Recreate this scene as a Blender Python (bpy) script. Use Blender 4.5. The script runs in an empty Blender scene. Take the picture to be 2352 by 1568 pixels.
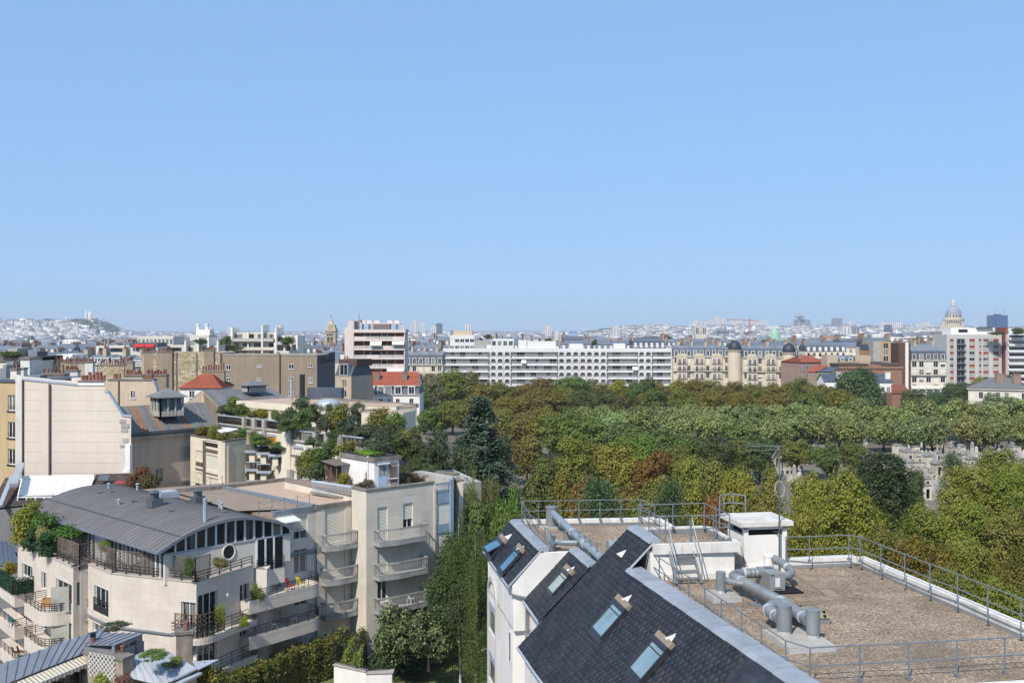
import bpy,math,random
import numpy as np
from mathutils import Vector,Matrix
random.seed(7);RNG=np.random.default_rng(7)
sc=bpy.context.scene
R=math.radians
# ------------------------------------------------------------------ camera
CZ=27.0;F=2352.0;HV=757.0;CU=1176.0
cam_d=bpy.data.cameras.new('camera');cam=bpy.data.objects.new('camera',cam_d)
sc.collection.objects.link(cam);sc.camera=cam
cam.location=(0,0,CZ);cam.rotation_euler=(R(90),0,0)
cam_d.sensor_width=36;cam_d.lens=36;cam_d.shift_y=(HV-784.0)/2352.0
cam_d.clip_start=1;cam_d.clip_end=40000
# ------------------------------------------------------------------ sky and sun
SUN_AZ,SUN_EL=-26.0,46.0          # azimuth measured from straight behind the camera, minus = left
w=bpy.data.worlds.new('World');sc.world=w;w.use_nodes=True
nt=w.node_tree;bg=nt.nodes['Background']
sky=nt.nodes.new('ShaderNodeTexSky');sky.sky_type='NISHITA';sky.sun_disc=False
sd=Vector((math.sin(R(SUN_AZ))*math.cos(R(SUN_EL)),-math.cos(R(SUN_AZ))*math.cos(R(SUN_EL)),math.sin(R(SUN_EL))))
sky.sun_elevation=R(SUN_EL);sky.sun_rotation=math.atan2(sd.x,sd.y)
sky.altitude=0;sky.air_density=1.0;sky.dust_density=0.3;sky.ozone_density=6.0
gmn=nt.nodes.new('ShaderNodeGamma');gmn.inputs[1].default_value=.25;nt.links.new(sky.outputs[0],gmn.inputs[0])
tnt=nt.nodes.new('ShaderNodeMix');tnt.data_type='RGBA';tnt.blend_type='MULTIPLY';tnt.inputs['Factor'].default_value=1;tnt.clamp_result=False
nt.links.new(gmn.outputs[0],tnt.inputs['A']);tnt.inputs['B'].default_value=(2.62,3.95,5.75,1)
nt.links.new(tnt.outputs['Result'],bg.inputs[0]);bg.inputs[1].default_value=0.1
sl=bpy.data.lights.new('sun','SUN');sl.energy=5.0;sl.angle=R(0.53);sl.color=(1.0,0.955,0.895)
so=bpy.data.objects.new('sun',sl);sc.collection.objects.link(so)
so.rotation_euler=(-sd).to_track_quat('-Z','Y').to_euler();so.location=(0,0,200)
sc.view_settings.view_transform='Standard';sc.view_settings.look='None'
sc.view_settings.exposure=0.0;sc.view_settings.gamma=1.0
cy=sc.cycles
cy.max_bounces=5;cy.diffuse_bounces=2;cy.glossy_bounces=3;cy.transmission_bounces=3
cy.transparent_max_bounces=6;cy.volume_bounces=0;cy.caustics_reflective=False;cy.caustics_refractive=False
cy.use_adaptive_sampling=True;cy.adaptive_threshold=0.02;cy.use_denoising=True
# ------------------------------------------------------------------ pixel -> place (photo measured at 2352 x 1568)
def tile(ox,oy,s):return lambda x,y:(ox+s*x,oy+s*y)
pt1=tile(0,673.75,.25);pt2=tile(588,673.75,.25);pt3=tile(1176,673.75,.25);pt4=tile(1764,673.75,.25)
pt5=tile(0,1065.75,.32026);pt6=tile(551.25,1065.75,.32026);pt7=tile(1078,1102.5,.29682);pt8=tile(1617,1102.5,.3125)
pg1=tile(422.6,906.5,.15625);pg2=tile(698.25,955.5,.15625);pg3=tile(0,1323,.15625);pg4=tile(367.5,1323,.15625)
pg5=tile(0,759.5,.15625);pg6=tile(1653.75,980,.29687);pg7=tile(918.75,826.9,.3125);pg8=tile(0,1029,.18754)
def WD(p,D):return Vector(((p[0]-CU)/F*D,D,CZ-(p[1]-HV)/F*D))
def WZ(p,z):
    return WD(p,(CZ-z)*F/(p[1]-HV))
def DZ(p,z):return(CZ-z)*F/(p[1]-HV)
def hz(v,D):return CZ-(v-HV)/F*D
def xu(u,D):return(u-CU)/F*D
def smst(x):x=np.clip(x,0,1);return x*x*(3-2*x)
def elev(x,y):
    """lie of the land: level near by, down to the river plain, hills far off"""
    x,y=np.asarray(x,float),np.asarray(y,float);u=x/np.maximum(y,1)*F+CU
    low=26*smst((y-560)/1500)*(1-.85*smst((u-1780)/260)*smst((2700-y)/700))-7*smst((y-3600)/1500)
    mm=smst((y-4000)/1100)*smst((318-u)/110);mb=smst((y-3700)/2000)*smst((u-1240)/260)
    h=-low*(1-np.maximum(mm,mb))+54*mm+7*np.exp(-((u-215)/55)**2)*smst((y-4500)/600)+mb*(30-9*smst((u-2150)/250))+4*np.sin(u/37)*smst((y-4500)/900)
    return np.where(y<400,0,h)
# ------------------------------------------------------------------ materials
def lin(c):
    if isinstance(c,str):
        c=c.lstrip('#');c=[int(c[i:i+2],16)/255 for i in(0,2,4)]
    return tuple((x/12.92 if x<=.04045 else((x+.055)/1.055)**2.4)for x in c)
MATS={}
def nd(nt,t,**k):
    n=nt.nodes.new(t)
    for a,b in k.items():setattr(n,a,b)
    return n
def mat(name,col,rough=.8,var=.10,scale=.8,streak=0,bump=0,bscale=20,metal=0,spec=.35,orand=0,coat=0,fine=0,fscale=9,objcol=False,island=0,stain=None,stain_amt=.5,stain_scale=.35):
    if name in MATS:return MATS[name]
    m=bpy.data.materials.new(name);m.use_nodes=True;MATS[name]=m
    nt=m.node_tree;L=nt.links;b=nt.nodes['Principled BSDF']
    c=(*lin(col),1)
    b.inputs['Roughness'].default_value=rough;b.inputs['Metallic'].default_value=metal
    b.inputs['Specular IOR Level'].default_value=spec
    geo=nd(nt,'ShaderNodeNewGeometry')
    if objcol:
        oi=nd(nt,'ShaderNodeObjectInfo');cur=oi.outputs['Color']
    else:
        rgb=nd(nt,'ShaderNodeRGB');rgb.outputs[0].default_value=c;cur=rgb.outputs[0]
    def mulv(cur,fac_socket,lo,hi):
        mr=nd(nt,'ShaderNodeMapRange');mr.inputs['From Min'].default_value=.3;mr.inputs['From Max'].default_value=.7
        mr.inputs['To Min'].default_value=lo;mr.inputs['To Max'].default_value=hi
        L.new(fac_socket,mr.inputs['Value'])
        h=nd(nt,'ShaderNodeHueSaturation');L.new(cur,h.inputs['Color']);L.new(mr.outputs[0],h.inputs['Value'])
        return h.outputs[0]
    def noise(sc_,map_scale=(1,1,1),detail=3):
        mp=nd(nt,'ShaderNodeMapping');mp.inputs['Scale'].default_value=map_scale
        L.new(geo.outputs['Position'],mp.inputs['Vector'])
        n=nd(nt,'ShaderNodeTexNoise');n.inputs['Scale'].default_value=sc_;n.inputs['Detail'].default_value=detail
        n.inputs['Roughness'].default_value=.6
        L.new(mp.outputs[0],n.inputs['Vector']);return n.outputs['Fac']
    if var:cur=mulv(cur,noise(scale),1-var,1+var)
    if streak:cur=mulv(cur,noise(1.6,(1,1,.08)),1-streak,1+streak*.5)
    if fine:cur=mulv(cur,noise(fscale,detail=2),1-fine,1+fine)
    if stain:
        mr=nd(nt,'ShaderNodeMapRange');mr.inputs['From Min'].default_value=.5;mr.inputs['From Max'].default_value=.68
        mr.inputs['To Max'].default_value=stain_amt
        L.new(noise(stain_scale,(1,1,.45),6),mr.inputs['Value'])
        mx=nd(nt,'ShaderNodeMix',data_type='RGBA');L.new(mr.outputs[0],mx.inputs['Factor']);L.new(cur,mx.inputs['A'])
        mx.inputs['B'].default_value=(*lin(stain),1);cur=mx.outputs['Result']
    if orand or island:
        if island:s=geo.outputs['Random Per Island'];a=island
        else:s=nd(nt,'ShaderNodeObjectInfo').outputs['Random'];a=orand
        mr=nd(nt,'ShaderNodeMapRange');mr.inputs['To Min'].default_value=1-a;mr.inputs['To Max'].default_value=1+a
        L.new(s,mr.inputs['Value'])
        h=nd(nt,'ShaderNodeHueSaturation');L.new(cur,h.inputs['Color']);L.new(mr.outputs[0],h.inputs['Value']);cur=h.outputs[0]
    L.new(cur,b.inputs['Base Color'])
    if bump:
        bp=nd(nt,'ShaderNodeBump');bp.inputs['Strength'].default_value=bump;bp.inputs['Distance'].default_value=.02
        L.new(noise(bscale),bp.inputs['Height']);L.new(bp.outputs[0],b.inputs['Normal'])
    if coat:b.inputs['Coat Weight'].default_value=coat
    return m
def leafmat(name,col2=None,amt=.6,nscale=.25,trans=.25,islvar=.22,rough=.55):
    """foliage: object colour, mixed in clumps with a second leaf colour, each leaf its own tone"""
    m=bpy.data.materials.new(name);m.use_nodes=True;MATS[name]=m
    nt=m.node_tree;L=nt.links;b=nt.nodes['Principled BSDF'];out=nt.nodes['Material Output']
    oi=nd(nt,'ShaderNodeObjectInfo');geo=nd(nt,'ShaderNodeNewGeometry');cur=oi.outputs['Color']
    if col2:
        n=nd(nt,'ShaderNodeTexNoise');n.inputs['Scale'].default_value=nscale;n.inputs['Detail'].default_value=4
        L.new(geo.outputs['Position'],n.inputs['Vector'])
        ad=nd(nt,'ShaderNodeMath',operation='MULTIPLY_ADD');ad.inputs[1].default_value=.35;L.new(geo.outputs['Random Per Island'],ad.inputs[0]);L.new(n.outputs['Fac'],ad.inputs[2])
        mr=nd(nt,'ShaderNodeMapRange');mr.inputs['From Min'].default_value=.55;mr.inputs['From Max'].default_value=.9;mr.inputs['To Max'].default_value=amt
        L.new(ad.outputs[0],mr.inputs['Value'])
        mx=nd(nt,'ShaderNodeMix',data_type='RGBA');L.new(mr.outputs[0],mx.inputs['Factor']);L.new(cur,mx.inputs['A'])
        mx.inputs['B'].default_value=(*lin(col2),1);cur=mx.outputs['Result']
    mr=nd(nt,'ShaderNodeMapRange');mr.inputs['To Min'].default_value=1-islvar;mr.inputs['To Max'].default_value=1+islvar
    L.new(geo.outputs['Random Per Island'],mr.inputs['Value'])
    h=nd(nt,'ShaderNodeHueSaturation');L.new(cur,h.inputs['Color']);L.new(mr.outputs[0],h.inputs['Value'])
    L.new(h.outputs[0],b.inputs['Base Color']);b.inputs['Roughness'].default_value=rough;b.inputs['Specular IOR Level'].default_value=.25
    tr=nd(nt,'ShaderNodeBsdfTranslucent');L.new(h.outputs[0],tr.inputs[0])
    ms=nd(nt,'ShaderNodeMixShader');ms.inputs[0].default_value=trans
    L.new(b.outputs[0],ms.inputs[1]);L.new(tr.outputs[0],ms.inputs[2]);L.new(ms.outputs[0],out.inputs['Surface'])
    return m
def glassmat(name,col='#1c2226',rough=.06,var=.5):
    m=mat(name,col,rough=rough,var=var,scale=.35,spec=.6);nt=m.node_tree;L=nt.links;b=nt.nodes['Principled BSDF'];src=b.inputs['Base Color'].links[0].from_socket
    oi=nd(nt,'ShaderNodeObjectInfo');geo=nd(nt,'ShaderNodeNewGeometry');wv=nd(nt,'ShaderNodeTexNoise');wv.inputs['Scale'].default_value=1.6;mp=nd(nt,'ShaderNodeMapping');mp.inputs['Scale'].default_value=(1.5,1.5,.12);L.new(geo.outputs['Position'],mp.inputs['Vector']);L.new(mp.outputs[0],wv.inputs['Vector'])
    ad=nd(nt,'ShaderNodeMath',operation='MULTIPLY_ADD');ad.inputs[1].default_value=.8;L.new(oi.outputs['Random'],ad.inputs[0]);L.new(wv.outputs['Fac'],ad.inputs[2])
    mr=nd(nt,'ShaderNodeMapRange');mr.inputs['From Min'].default_value=.98;mr.inputs['From Max'].default_value=1.16;mr.inputs['To Max'].default_value=.6;L.new(ad.outputs[0],mr.inputs['Value'])
    mx=nd(nt,'ShaderNodeMix',data_type='RGBA');L.new(mr.outputs[0],mx.inputs['Factor']);L.new(src,mx.inputs['A']);mx.inputs['B'].default_value=(*lin('#9b978c'),1);L.new(mx.outputs['Result'],b.inputs['Base Color']);return m   # net curtains behind some panes
# ------------------------------------------------------------------ objects
col=sc.collection
def wloc(o):
    v=Vector((0,0,0))
    while o is not None:v+=o.location;o=o.parent
    return v
def tag(o,label=None,cat=None,group=None,kind=None):
    if label:o['label']=label
    if cat:o['category']=cat
    if group:o['group']=group
    if kind:o['kind']=kind
    return o
def thing(name,label,cat,loc,group=None):
    o=bpy.data.objects.new(name,None);o.location=loc;o.empty_display_size=.5;col.objects.link(o)
    return tag(o,label,cat,group)
def fastmesh(name,V,Fq,mats,midx=None,smooth=False):
    """V (n,3), Fq (m,k) numpy, all faces of k corners"""
    V=np.asarray(V,dtype=np.float32);Fq=np.asarray(Fq,dtype=np.int32);k=Fq.shape[1]
    me=bpy.data.meshes.new(name)
    me.vertices.add(len(V));me.vertices.foreach_set('co',V.ravel())
    me.loops.add(Fq.size);me.loops.foreach_set('vertex_index',Fq.ravel())
    me.polygons.add(len(Fq));me.polygons.foreach_set('loop_start',np.arange(0,Fq.size,k,dtype=np.int32))
    for m in(mats if isinstance(mats,(list,tuple))else[mats]):me.materials.append(m)
    if midx is not None:me.polygons.foreach_set('material_index',np.asarray(midx,dtype=np.int32))
    if smooth:me.polygons.foreach_set('use_smooth',np.ones(len(Fq),dtype=bool))
    me.update(calc_edges=True);return me
def link(o,parent=None):
    col.objects.link(o)
    if parent is not None:o.parent=parent
    return o
def inst(mesh,name,parent,M=None,loc=None,rotz=0):
    """one more object on a shared mesh, given a world place"""
    o=bpy.data.objects.new(name,mesh);link(o,parent)
    base=wloc(parent)if parent is not None else Vector((0,0,0))
    if M is None:M=Matrix.Translation(Vector(loc))@Matrix.Rotation(rotz,4,'Z')
    l,q,s=M.decompose()
    o.location=l-base;o.rotation_euler=q.to_euler();o.scale=s
    return o
def copy_tree(o,parent=None):
    c=o.copy();link(c,parent)
    for ch in[x for x in o.children]:copy_tree(ch,c)
    return c
def frame(ex,ey,ez,p):
    return Matrix(((ex[0],ey[0],ez[0],p[0]),(ex[1],ey[1],ez[1],p[1]),(ex[2],ey[2],ez[2],p[2]),(0,0,0,1)))
def st_(o):o['kind']='stuff';return o
class MB:
    def __init__(s):s.v=[];s.f=[];s.m=[]
    def add(s,vs,fs,mi=0):
        n=len(s.v);s.v+=[tuple(p)for p in vs];s.f+=[tuple(n+i for i in q)for q in fs];s.m+=[mi]*len(fs);return s
    def face(s,vs,mi=0):return s.add(vs,[tuple(range(len(vs)))],mi)
    def box(s,c,size,ex=(1,0,0),ez=(0,0,1),mi=0):
        ex=Vector(ex).normalized();ez=Vector(ez).normalized();ey=ez.cross(ex);c=Vector(c)
        a,b,d=ex*size[0]/2,ey*size[1]/2,ez*size[2]/2
        vs=[c+i*a+j*b+k*d for k in(-1,1)for j in(-1,1)for i in(-1,1)]
        return s.add(vs,[(0,2,3,1),(4,5,7,6),(0,1,5,4),(2,6,7,3),(0,4,6,2),(1,3,7,5)],mi)
    def bb(s,x0,y0,z0,x1,y1,z1,mi=0):return s.box(((x0+x1)/2,(y0+y1)/2,(z0+z1)/2),(abs(x1-x0),abs(y1-y0),abs(z1-z0)),mi=mi)
    def bar(s,a,b,w,h,up=(0,0,1),mi=0):
        """box from a to b, w wide, h high, centred"""
        a=Vector(a);b=Vector(b);d=b-a
        if d.length<1e-6:return s
        ex=d.normalized();up=Vector(up);ez=up-ex*up.dot(ex)
        if ez.length<1e-4:ez=Vector((1,0,0))-ex*ex.x
        return s.box((a+b)/2,(d.length,w,h),ex,ez,mi)
    def tube(s,pts,r,n=8,mi=0,caps=True):
        pts=[Vector(p)for p in pts];k=len(pts);rs=r if isinstance(r,(list,tuple))else[r]*k
        rings=[];ref=None
        for i in range(k):
            d=(pts[min(i+1,k-1)]-pts[max(i-1,0)]).normalized()
            a=ref if ref is not None and abs(ref.dot(d))<.95 else(Vector((0,0,1))if abs(d.z)<.9 else Vector((1,0,0)))
            x=(a-d*a.dot(d)).normalized();y=d.cross(x);ref=x
            rings.append([pts[i]+(x*math.cos(2*math.pi*j/n)+y*math.sin(2*math.pi*j/n))*rs[i]for j in range(n)])
        vs=[p for q in rings for p in q];fs=[]
        for i in range(k-1):
            for j in range(n):fs.append((i*n+j,i*n+(j+1)%n,(i+1)*n+(j+1)%n,(i+1)*n+j))
        if caps:fs.append(tuple(range(n-1,-1,-1)));fs.append(tuple((k-1)*n+j for j in range(n)))
        return s.add(vs,fs,mi)
    def prism(s,poly,z0,z1,mi=0,mtop=None):
        n=len(poly);zs0=z0 if isinstance(z0,(list,tuple))else[z0]*n;zs1=z1 if isinstance(z1,(list,tuple))else[z1]*n
        vs=[(p[0],p[1],z)for p,z in zip(poly,zs0)]+[(p[0],p[1],z)for p,z in zip(poly,zs1)]
        s.add(vs,[(i,(i+1)%n,n+(i+1)%n,n+i)for i in range(n)]+[tuple(range(n-1,-1,-1))],mi)
        s.face([vs[n+i]for i in range(n)],mi if mtop is None else mtop);return s
    def slab(s,pts,nrm,th,mi=0):
        """polygon given in 3D, thickened by th against nrm"""
        pts=[Vector(p)for p in pts];n=len(pts);o=Vector(nrm).normalized()*-th
        return s.add(pts+[p+o for p in pts],[tuple(range(n)),tuple(range(2*n-1,n-1,-1))]+[(i,n+i,n+(i+1)%n,(i+1)%n)for i in range(n)],mi)
    def lathe(s,c,prof,n=16,mi=0):
        c=Vector(c);vs=[];fs=[]
        for r,z in prof:
            for j in range(n):vs.append((c.x+r*math.cos(2*math.pi*j/n),c.y+r*math.sin(2*math.pi*j/n),c.z+z))
        for i in range(len(prof)-1):
            for j in range(n):fs.append((i*n+j,i*n+(j+1)%n,(i+1)*n+(j+1)%n,(i+1)*n+j))
        fs.append(tuple(range(n-1,-1,-1)));fs.append(tuple((len(prof)-1)*n+j for j in range(n)))
        return s.add(vs,fs,mi)
    def mesh(s,name,mats,base=(0,0,0),smooth=False):
        me=bpy.data.meshes.new(name);b=base
        me.from_pydata([(p[0]-b[0],p[1]-b[1],p[2]-b[2])for p in s.v],[],s.f)
        for m in(mats if isinstance(mats,(list,tuple))else[mats]):me.materials.append(m)
        if max(s.m,default=0):me.polygons.foreach_set('material_index',s.m)
        if smooth:
            me.polygons.foreach_set('use_smooth',[True]*len(s.f))
            if smooth!=2:me.set_sharp_from_angle(angle=R(40))
        me.update();return me
    def build(s,name,mats,parent=None,smooth=False):
        if not s.v:return None
        if parent is not None:base=wloc(parent)
        else:
            A=np.array([tuple(p)for p in s.v]);mn,mx=A.min(0),A.max(0);base=Vector(((mn[0]+mx[0])/2,(mn[1]+mx[1])/2,mn[2]))
        o=bpy.data.objects.new(name,s.mesh(name,mats,base,smooth));link(o,parent)
        if parent is None:o.location=base
        return o
def V2(p):return Vector((p[0],p[1]))
class Fac:
    """vertical facade from A to B (left to right seen from outside)"""
    def __init__(s,A,B):
        s.A=V2(A);s.B=V2(B);s.L=(s.B-s.A).length;s.e=(s.B-s.A)/s.L;s.n=Vector((s.e.y,-s.e.x))
    def P(s,t,z,out=0):q=s.A+s.e*t+s.n*out;return Vector((q.x,q.y,z))
    def px(s,p):
        dx,dy,dz=(p[0]-CU)/F,1.0,-(p[1]-HV)/F
        k=s.A.dot(s.n)/(dx*s.n.x+dy*s.n.y)
        return((Vector((dx*k,k))-s.A).dot(s.e),CZ+dz*k)
    def rect(s,a,b):
        (ta,za),(tb,zb)=s.px(a),s.px(b);return(min(ta,tb),min(za,zb),max(ta,tb),max(za,zb))
    def box(s,mb,t0,z0,t1,z1,o0,o1,mi=0):
        return mb.box(s.P((t0+t1)/2,(z0+z1)/2,(o0+o1)/2),(abs(t1-t0),abs(o1-o0),abs(z1-z0)),(s.e.x,s.e.y,0),(0,0,1),mi)
    def M(s,t,z,out=0):
        return frame((s.e.x,s.e.y,0),(-s.n.x,-s.n.y,0),(0,0,1),s.P(t,z,out))
def wall(fac,z0,z1,holes,parent,m,name='wall',t0=0,t1=None,reveal=.22,panels=None,pmat=None,proud=.01):
    """wall sheet with real openings and reveals; panels=(w,h) lays separate stone slabs on it"""
    t1=fac.L if t1 is None else t1
    holes=[h for h in holes if h[2]>t0+.02 and h[0]<t1-.02 and h[3]>z0+.02 and h[1]<z1-.02]
    holes=[(max(h[0],t0+.01),max(h[1],z0+.01),min(h[2],t1-.01),min(h[3],z1-.01))for h in holes]
    xs=sorted({t0,t1,*[h[0]for h in holes],*[h[2]for h in holes]});zs=sorted({z0,z1,*[h[1]for h in holes],*[h[3]for h in holes]})
    mb=MB()
    for j in range(len(zs)-1):
        run=None
        for i in range(len(xs)):
            free=i<len(xs)-1 and not any(h[0]<(xs[i]+xs[i+1])/2<h[2]and h[1]<(zs[j]+zs[j+1])/2<h[3]for h in holes)
            if free and run is None:run=xs[i]
            if not free and run is not None:
                mb.face([fac.P(run,zs[j]),fac.P(xs[i],zs[j]),fac.P(xs[i],zs[j+1]),fac.P(run,zs[j+1])]);run=None
    for a,b,c,d in holes:
        r=-reveal
        for(p,q)in(((a,b),(c,b)),((c,b),(c,d)),((c,d),(a,d)),((a,d),(a,b))):
            mb.face([fac.P(p[0],p[1]),fac.P(q[0],q[1]),fac.P(q[0],q[1],r),fac.P(p[0],p[1],r)])
    o=mb.build(name,m,parent)
    if panels:
        pw,ph=panels;n=max(1,round((z1-z0)/ph));ph=(z1-z0)/n;cache={}
        for j in range(n):
            za=z0+j*ph;zb=za+ph
            blocked=sorted([(h[0],h[2])for h in holes if h[1]<zb-.01 and h[3]>za+.01])
            free=[];c=t0
            for a,b in blocked:
                if a>c:free.append((c,a))
                c=max(c,b)
            if c<t1:free.append((c,t1))
            for a,b in free:
                if b-a<.05:continue
                k=max(1,round((b-a)/pw));wd=(b-a)/k;off=(wd/2 if(j%2 and k>1)else 0)
                edges=[a]+[a+off+i*wd for i in range(0 if off else 1,k)]+[b]
                for x0,x1 in zip(edges[:-1],edges[1:]):
                    ww,hh=x1-x0-.014,zb-za-.014
                    if ww<.04:continue
                    key=(round(ww,2),round(hh,2))
                    if key not in cache:
                        cache[key]=MB().bb(-key[0]/2,-.02,-key[1]/2,key[0]/2,proud,key[1]/2).mesh('stone',pmat or m)
                    st=inst(cache[key],'stone',o,frame((fac.e.x,fac.e.y,0),(fac.n.x,fac.n.y,0),(0,0,1),fac.P((x0+x1)/2,(za+zb)/2)))
    return o
def window(fac,r,parent,kind='case',fm=None,gm=None,dep=.17,fw=.06,half=.55,name='window',bars=1):
    """a window in the opening r=(t0,z0,t1,z1): frame with its pane, or a rolled-down shutter"""
    t0,z0,t1,z1=r;fm=fm or MATS['white_frame'];gm=gm or MATS['glass'];o0=-dep
    a=MB();shz=z1
    if kind=='shut' or kind=='half':
        shz=z0+.02 if kind=='shut' else z1-(z1-z0)*half
        s=MB();n=max(4,int((z1-shz)/.11));h=(z1-shz)/n
        for i in range(n):
            zz=shz+i*h
            s.face([fac.P(t0,zz,o0+.05),fac.P(t1,zz,o0+.05),fac.P(t1,zz+h*.8,o0+.085),fac.P(t0,zz+h*.8,o0+.085)])
            s.face([fac.P(t0,zz+h*.8,o0+.085),fac.P(t1,zz+h*.8,o0+.085),fac.P(t1,zz+h,o0+.05),fac.P(t0,zz+h,o0+.05)])
        fac.box(s,t0,shz-.05,t1,shz,o0+.04,o0+.10)
        if kind=='shut':
            return s.build('shutter',MATS.get('shutter'),parent)
        w_=s.build(name,MATS.get('shutter'),parent)
    for(x0,y0,x1,y1)in((t0,z0,t1,z0+fw),(t0,shz-fw,t1,shz),(t0,z0+fw,t0+fw,shz-fw),(t1-fw,z0+fw,t1,shz-fw)):
        fac.box(a,x0,y0,x1,y1,o0-.04,o0+.03)
    for b in range(bars):
        x=t0+(t1-t0)*(b+1)/(bars+1);fac.box(a,x-fw*.6,z0+fw,x+fw*.6,shz-fw,o0-.04,o0+.035)
    if kind=='half':o=w_;a.build('frame',fm,o)
    else:o=a.build(name,fm,parent)
    g=MB();g.face([fac.P(t0+.01,z0+.01,o0),fac.P(t1-.01,z0+.01,o0),fac.P(t1-.01,shz-.01,o0),fac.P(t0+.01,shz-.01,o0)])
    g.build('pane',gm,o);return o
POT={}
def pot_mesh(h=.55,r=.13,m=None):
    k=(h,r,m.name)
    if k not in POT:POT[k]=MB().lathe((0,0,0),[(r,0),(r*.85,h*.75),(r*1.05,h*.8),(r*1.05,h*.92),(r*.9,h)],8).mesh('pot',m,smooth=True)
    return POT[k]
def chimney(parent,c,ex,L,d,z0,z1,pots=0,m=None,capm=None,poth=.6,name='chimney',pm=None):
    """stack of length L along ex, depth d, with a cap course and a row of clay pots"""
    ex=Vector((ex[0],ex[1],0)).normalized();c=Vector((c[0],c[1],0));mb=MB()
    mb.box(c+Vector((0,0,(z0+z1-.18)/2)),(L,d,z1-.18-z0),ex)
    o=mb.build(name,m,parent)
    MB().box(c+Vector((0,0,z1-.09)),(L+.16,d+.16,.18),ex).build('cap',capm or m,o)
    for i in range(pots):
        h=poth*random.choice((.6,.8,1,1,1.3));p=c+ex*(L*((i+.5)/pots-.5)+random.uniform(-.04,.04))+Vector((0,0,z1+.003))
        inst(pot_mesh(round(h,1),.14 if h<.5 else .13,pm or MATS['clay']),'pot',o,loc=p)
    return o
# ------------------------------------------------------------------ common materials
mat('white_frame','#d9d9d6',.5,.04);glassmat('glass');glassmat('glass_blue','#39454d',.05)
mat('shutter','#d8d3c2',.55,.03);mat('clay','#80584a',.85,.25,3,orand=.4)
mat('concrete','#a9a399',.9,.15,.7,streak=.2,fine=.06);mat('concrete_dark','#7d766c',.9,.2,.8,streak=.25)
mat('white_wall','#e3ded6',.85,.05,.5,streak=.05,fine=.03);mat('cream','#d9cdb6',.85,.06,.4,streak=.08,fine=.04)
mat('beige','#b7a58f',.9,.08,.3,streak=.10,fine=.05);mat('taupe','#93836f',.9,.10,.25,streak=.12,fine=.05)
mat('limestone','#cec1b2',.8,.06,.4,orand=.035,fine=.04,fscale=14,streak=.05,stain='#b8ab9c',stain_amt=.35,stain_scale=.45);mat('joint','#cfc5ba',.9,.05)
mat('limestone_worn','#d0c5b3',.85,.06,.4,orand=.05,fine=.04,stain='#8f897e',stain_amt=.3)
mat('zinc','#7f848a',.55,.12,.5,metal=.2,orand=.08,streak=.12);mat('zinc_light','#a9aeb4',.5,.10,.8,metal=.2,orand=.06)
mat('slate','#30343b',.66,.18,1.2,orand=.26,bump=.25,spec=.3,stain='#4a463e',stain_amt=.35,stain_scale=1.1);mat('slate_roof','#4a525c',.6,.15,.8,orand=.1,fine=.1)
mat('galv','#8e9293',.5,.12,3,metal=.35,orand=.05,streak=.15,stain='#7d7366',stain_amt=.35,stain_scale=1.3);mat('galv_tape','#bfc1c1',.4,.1,6,metal=.3)
mat('black_metal','#26272a',.5,.1);mat('steel_grey','#5d6469',.5,.1,metal=.3)
mat('dark','#15161a',.9,.1);mat('bark','#4b4035',.95,.25,4,bump=.4);mat('wood','#6f5843',.8,.2,3,orand=.12);mat('wood_grey','#6d6056',.9,.2,3,orand=.15)
# ================================================================== ground
mat('ground','#70685c',.95,.15,.02,fine=.15,fscale=.4);mat('asphalt','#4c4a48',.95,.12,.2,fine=.1)
mat('lawn','#666b3c',.95,.25,.5,fine=.25,fscale=6)
ys=np.concatenate([[-300,0,150,300,400],np.linspace(500,2200,30),np.linspace(2300,8500,40),[9500,12000,30000]]);ss=np.linspace(-1.7,1.7,260)
V=[(k*(y+500),y,float(elev(k*(y+500),y)))for y in ys for k in ss];ns=len(ss)
gr=bpy.data.objects.new('ground',fastmesh('ground',V,[(j*ns+i,j*ns+i+1,(j+1)*ns+i+1,(j+1)*ns+i)for j in range(len(ys)-1)for i in range(ns-1)],MATS['ground']));link(gr);gr['kind']='structure'
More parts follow.
